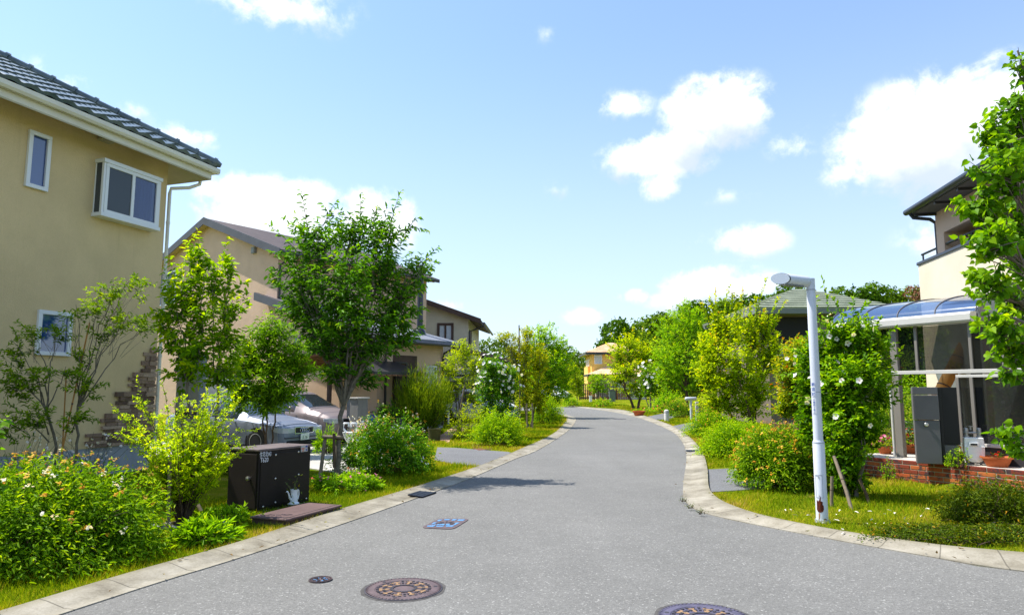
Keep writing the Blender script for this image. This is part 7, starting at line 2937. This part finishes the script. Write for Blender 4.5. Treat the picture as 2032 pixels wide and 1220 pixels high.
hl = [lobe(1685, 650, Yq, 50, 36), lobe(1730, 690, Yq, 42, 40, .1), lobe(1650, 700, Yq, 38, 42, .2), lobe(1700, 740, Yq, 62, 48, -.3), lobe(1738, 762, Yq, 40, 40, .2), lobe(1655, 780, Yq, 44, 48, -.1), lobe(1692, 820, Yq, 56, 48, -.35), lobe(1718, 845, Yq, 32, 40, .1), lobe(1660, 860, Yq, 44, 46, 0), lobe(1682, 895, Yq, 44, 42, -.3), lobe(1692, 930, Yq, 26, 28, .2), lobe(1670, 930, Yq, 36, 34, .1), lobe(1630, 740, Yq, 26, 36, .3), lobe(1690, 950, Yq, 36, 22, 0), lobe(1628, 800, Yq, 32, 40, .3), lobe(1622, 860, Yq, 30, 34, .3), lobe(1608, 700, Yq, 28, 40, .4), lobe(1604, 765, Yq, 32, 40, .4), lobe(1604, 840, Yq, 26, 30, .4)]
hs_ = [(at(x0, y0, Yq), at(x1, y1, Yq), 20) for x0, y0, x1, y1 in ((1680, 650, 1650, 590), (1690, 640, 1690, 588), (1700, 650, 1722, 600), (1640, 690, 1618, 585), (1730, 680, 1750, 630), (1740, 690, 1778, 650), (1755, 740, 1790, 690), (1625, 720, 1560, 690), (1625, 740, 1550, 745), (1650, 660, 1632, 552), (1760, 770, 1788, 760))]
tree('hibiscus', 'tall leafy hibiscus with large white flowers right of the street lamp', 'shrub', HBq, hl, Lf(mat=LM['hib'], L=.088, W=.044, tip=.5, droop=.2, zone=.30), 11500, trunk_r=.035, fork=.20, stems=4, shoots=hs_, seed=34, fl=dict(n=90, size=.095, mat=P_WHITE, lo=.3))
rg = np.random.default_rng(12)
a = G(1693, 1012)
stake('long slanting stake propping the tall hibiscus', a, at(1655, 905, a.y + .5), .026)
a = G(1727, 998)
stake('dark stake leaning left under the tall hibiscus', a, at(1705, 950, a.y + .1), .024, mat=m_bark2)
a = G(1650, 1004)
stake('short upright stake between the street lamp and the tall hibiscus', a, at(1651, 945, a.y), .024)
mound('juniper_bush', 'dark low bush with orange specks at the right edge', 'bush', (at(1985, 1000, 8.7).x, 8.75, 0), .68, .5, .50, Lf(mat=LM['dull'], L=.040, W=.014, tip=.9, spread=60), 15000, None, seed=35, base=.75, k=12, bump=.2)
mound('ground_cover', 'low orange tinged ground cover along the right kerb', 'plant', (at(1905, 1065, 8.0).x, 8.0, 0), 1.0, .36, .10, Lf(mat=LM['dull'], L=.035, W=.016, tip=1.0), 7000, None, seed=36, base=1.0)
mound('ground_cover', 'sprig of green growing over the brick wall top', 'plant', (FBR.p(1.35, .34, .04)), .22, .12, .28, Lf(mat=LM['gold'], L=.04, W=.02), 400, None, seed=37, base=.6)
mound('brick_wall_weed', 'yellow sprig sprouting before the letterbox pillar', 'plant', FBR.p(1.02, .36, -.02), .09, .07, .16, Lf(mat=LM['amber'], L=.03, W=.018), 160, None, seed=38, base=.5)
mound('brick_wall_weed', 'green weed climbing the left end of the brick wall', 'plant', FBR.p(.22, .0, .16), .14, .1, .34, Lf(mat=LM['weed'], L=.04, W=.02), 260, None, seed=39, base=.6)
# hedge behind the open terrace
q = (at(1812, 800, 22).x, 22.5, .33)
mound('garden_hedge', 'gold green hedge seen through the open terrace bay', 'hedge', q, 2.6, 1.2, 2.6, Lf(mat=LM['gold'], L=.09, W=.045), 7000, None, seed=40, base=.9)
mound('garden_hedge', 'dark green hedge on the lawn left of the glazed room', 'hedge', (at(1735, 800, 20).x, 20.5, .33), 1.5, 1.0, 1.9, Lf(mat=LM['spirea'], L=.08, W=.04), 3500, None, seed=41, base=.9)
# orange flowering plant under the carport
q = at(515, 800, 22.6)
mound('orange_flower_shrub', 'orange flowering shrub under the carport behind the sedan', 'shrub', (q.x, 22.6, .1), .75, .6, 2.0, Lf(mat=LM['hib'], L=.09, W=.04), 1200, dict(n=60, size=.12, mat=P_ORANGE, tpl='flower', tint=(.5, 1)), seed=42)
q = G(770, 846, .45)
mound('planter_shrub', 'dark small shrub in the planter box by the beige house', 'shrub', (q.x, q.y, .62), .5, .3, .55, Lf(mat=LM['zelkova'], L=.07, W=.03), 1100, dict(n=24, size=.06, mat=P_UMBEL, tint=(.4, .6)), seed=43)
mound('front_garden_bush', 'loose green bush beneath the thin pale tree', 'bush', (at(935, 850, 23.4).x, 23.4, 0), .8, .7, 1.1, Lf(mat=LM['pale'], L=.08, W=.03), 2200, None, seed=44)
mound('car_front_bush', 'wild green tuft between the sedan and the timber tree support', 'bush', G(648, 900), .35, .4, .62, Lf(mat=LM['weed'], L=.10, W=.02, spread=25), 1300, None, seed=45)
mound('car_front_bush', 'low shrub with tiny pink flowers behind the brown cabinet', 'bush', G(500, 940), .8, .3, .30, Lf(mat=LM['mid'], L=.06, W=.025), 2600, dict(n=20, size=.04, mat=P_PINK, tpl='flower'), seed=46)

# ---- near tree at the right edge: its branches reach in over the verge
HT = Vector((7.15, 7.9, 0))
Yh = 7.2
hh = [lobe(1975, 270, Yh, 48, 40), lobe(2010, 210, Yh, 40, 45, .3), lobe(1985, 330, Yh, 55, 42, -.2), lobe(1940, 400, Yh, 50, 36, .1), lobe(2000, 420, Yh, 50, 45, .4), lobe(1960, 470, Yh, 55, 36, -.3), lobe(2015, 500, Yh, 40, 50, .3), lobe(1960, 560, Yh, 50, 34, 0), lobe(2010, 590, Yh, 40, 40, .4), lobe(1975, 640, Yh, 42, 36, -.2), lobe(2005, 690, Yh, 36, 36, .2), lobe(1995, 855, Yh, 30, 18, 0), lobe(2020, 110, Yh, 16, 20, .4), lobe(2080, 300, Yh, 60, 120, .6), lobe(2090, 500, Yh, 60, 120, .7), lobe(2060, 650, Yh, 40, 60, .7), lobe(1990, 735, Yh, 22, 16, 0), lobe(2018, 890, Yh, 20, 18, .1)]
tree('heart_leaf_tree', 'near tree with bright heart shaped leaves at the right edge', 'tree', HT, hh, Lf(mat=LM['heart'], L=.076, W=.064, droop=.7, spread=65, tpl='heart', flat=.35, tip=.5, zone=.30), 3900, trunk_r=.09, fork=.42, seed=47, k=9, spray=.03)
# leafy twig at the very left edge
q = G(-40, 1010)
lt = [lobe(2, 822, 5.2, 16, 14), lobe(2, 850, 5.2, 14, 12, .1), lobe(-10, 970, 5.3, 16, 18, .1), lobe(-40, 860, 5.3, 30, 40, .1)]
tree('edge_shrub', 'broad bright leaves of a shrub poking in at the left edge', 'shrub', (-4.55, 5.35, 0), lt, Lf(mat=LM['heart'], L=.07, W=.05, droop=.3), 130, trunk_r=.012, fork=.5, stems=2, seed=48, k=5, bark=m_bark2)

# weeds in the seam of the right kerb
for i, (px, py) in enumerate(((1356, 998), (1371, 1011.5), (1392, 1023))):
    mound('weed_tuft', 'tiny weed tuft in the seam between the right kerb and the road', 'weed', G(px, py, .01), .06, .035, .03, Lf(mat=LM['dull'], L=.022, W=.008, spread=45), 60, None, seed=60 + i, base=.8, group='weed tufts in the right kerb seam')

# ---- wooded hills -----------------------------------------------------------------


def forest(name, label, crowns, mat, seed, n_per, size, hill_pts=None):
    """rounded crowns standing close on a slope, each of many leaf clumps"""
    rng = np.random.default_rng(900 + seed)
    P, D, U, T, Lz = [], [], [], [], []
    for c, r in crowns:
        n = int(n_per * r[0] * r[2] / (crowns[0][1][0] * crowns[0][1][2]) + 30)
        d = rand_dir(n, rng)
        d[:, 2] += .15
        d = nrm(d)
        ph = rng.random(4) * 6.28
        wob = 1 + .22 * np.sin(d[:, 0] * 5 + ph[0]) * np.cos(d[:, 2] * 5 + ph[1]) + .12 * np.sin(d[:, 1] * 9 + ph[2])
        P.append(c + d * r * (wob * rng.uniform(.8, 1.03, n))[:, None])
        D.append(np.cross(d, rng.normal(size=(n, 3))) + d * .3)
        U.append(d + rng.normal(size=(n, 3)) * .45)
        T.append(np.clip(.5 + rng.normal() * .15 + rng.normal(size=n) * .16, 0, 1))
        Lz.append(rng.uniform(.6, 1.3, n) * size)
    P, D, U, T, Lz = map(np.concatenate, (P, D, U, T, Lz))
    o = leaf_mesh(name, P, D, U, Lz, Lz * .7, T, mat, None, 'leaf')
    return props(o, label, 'woodland', kind='stuff')


def hill(name, label, x0, x1, y0, y1, hf):
    gx_, gy_ = np.linspace(x0, x1, 60), np.linspace(y0, y1, 24)
    X, Y = np.meshgrid(gx_, gy_)
    Z = hf(X, Y)
    me = bpy.data.meshes.new(name)
    me.from_pydata(np.stack([X, Y, Z], -1).reshape(-1, 3).tolist(), [], [(j * 60 + i, j * 60 + i + 1, (j + 1) * 60 + i + 1, (j + 1) * 60 + i) for j in range(23) for i in range(59)])
    me.shade_smooth()
    props(link_mesh(name, me, m_ground), label, kind='structure')


SKY1 = [(1195, 668), (1215, 650), (1242, 640), (1262, 655), (1285, 640), (1310, 628), (1345, 612), (1375, 606), (1405, 598), (1440, 596), (1480, 590), (1515, 585), (1550, 590), (1590, 590), (1640, 585), (1680, 578), (1715, 574), (1745, 566), (1775, 572), (1805, 572), (1840, 570), (1900, 560), (1980, 560), (2080, 560)]


def skyline(px, S_):
    a = np.array(S_)
    return np.interp(px, a[:, 0], a[:, 1])


Yw = 130.0
tops = lambda X, Y: np.array([at(1016 + x / y * 1345, skyline(1016 + x / y * 1345, SKY1), Yw).z for x, y in zip(X.ravel(), np.full(X.size, Yw))]).reshape(X.shape)
hill('hill', 'wooded hill rising behind the right side houses', 16, 150, 104, 190, lambda X, Y: np.maximum(-.5, (tops(X, Y) - 5.0) * smooth(104, 134, Y) * smooth(16, 26, X)))
cr = []
rg = np.random.default_rng(31)
for row, (Y, f) in enumerate(((112, .35), (120, .62), (127, .82), (132, 1.0))):
    px = 1200.0 + rg.uniform(0, 20)
    while px < 2080:
        zt = at(px, skyline(px, SKY1), Yw).z * f
        r = rg.uniform(2.3, 3.9) * (1 if row > 1 else .9)
        p = at(px, 700, Y)
        top_ = zt + rg.normal() * .5
        cr.append((np.array([p.x, Y + rg.normal() * 1.5, max(1.5, top_ - r * .9)]), np.array([r * 1.05, r, r * rg.uniform(.85, 1.15)])))
        px += r / Y * FPX * rg.uniform(.75, 1.15)
forest('forest', 'dense green wood covering the hill behind the right side houses', cr, LM['forest'], 1, 520, .62)
rr = at(1812, 582, 128)
forest('brown_tree_crown', 'reddish brown pine crown on the wooded skyline by the cream house', [(np.array(rr), np.array([1.6, 1.5, 1.5])), (np.array(at(1826, 590, 128)), np.array([1.3, 1.3, 1.2]))], leafmat('brown_crown', [(0, (.13, .05, .025)), (1, (.32, .16, .09))], .1, .7, .1), 5, 200, .4)
SKY2 = [(930, 690), (950, 686), (970, 678), (985, 676), (1000, 680), (1015, 688), (1040, 690), (1080, 690), (1120, 690), (1135, 694), (1150, 700), (1165, 712), (1185, 728), (1200, 740)]
cr = []
for row, (Y, f) in enumerate(((225, .5), (235, .8), (242, 1.0))):
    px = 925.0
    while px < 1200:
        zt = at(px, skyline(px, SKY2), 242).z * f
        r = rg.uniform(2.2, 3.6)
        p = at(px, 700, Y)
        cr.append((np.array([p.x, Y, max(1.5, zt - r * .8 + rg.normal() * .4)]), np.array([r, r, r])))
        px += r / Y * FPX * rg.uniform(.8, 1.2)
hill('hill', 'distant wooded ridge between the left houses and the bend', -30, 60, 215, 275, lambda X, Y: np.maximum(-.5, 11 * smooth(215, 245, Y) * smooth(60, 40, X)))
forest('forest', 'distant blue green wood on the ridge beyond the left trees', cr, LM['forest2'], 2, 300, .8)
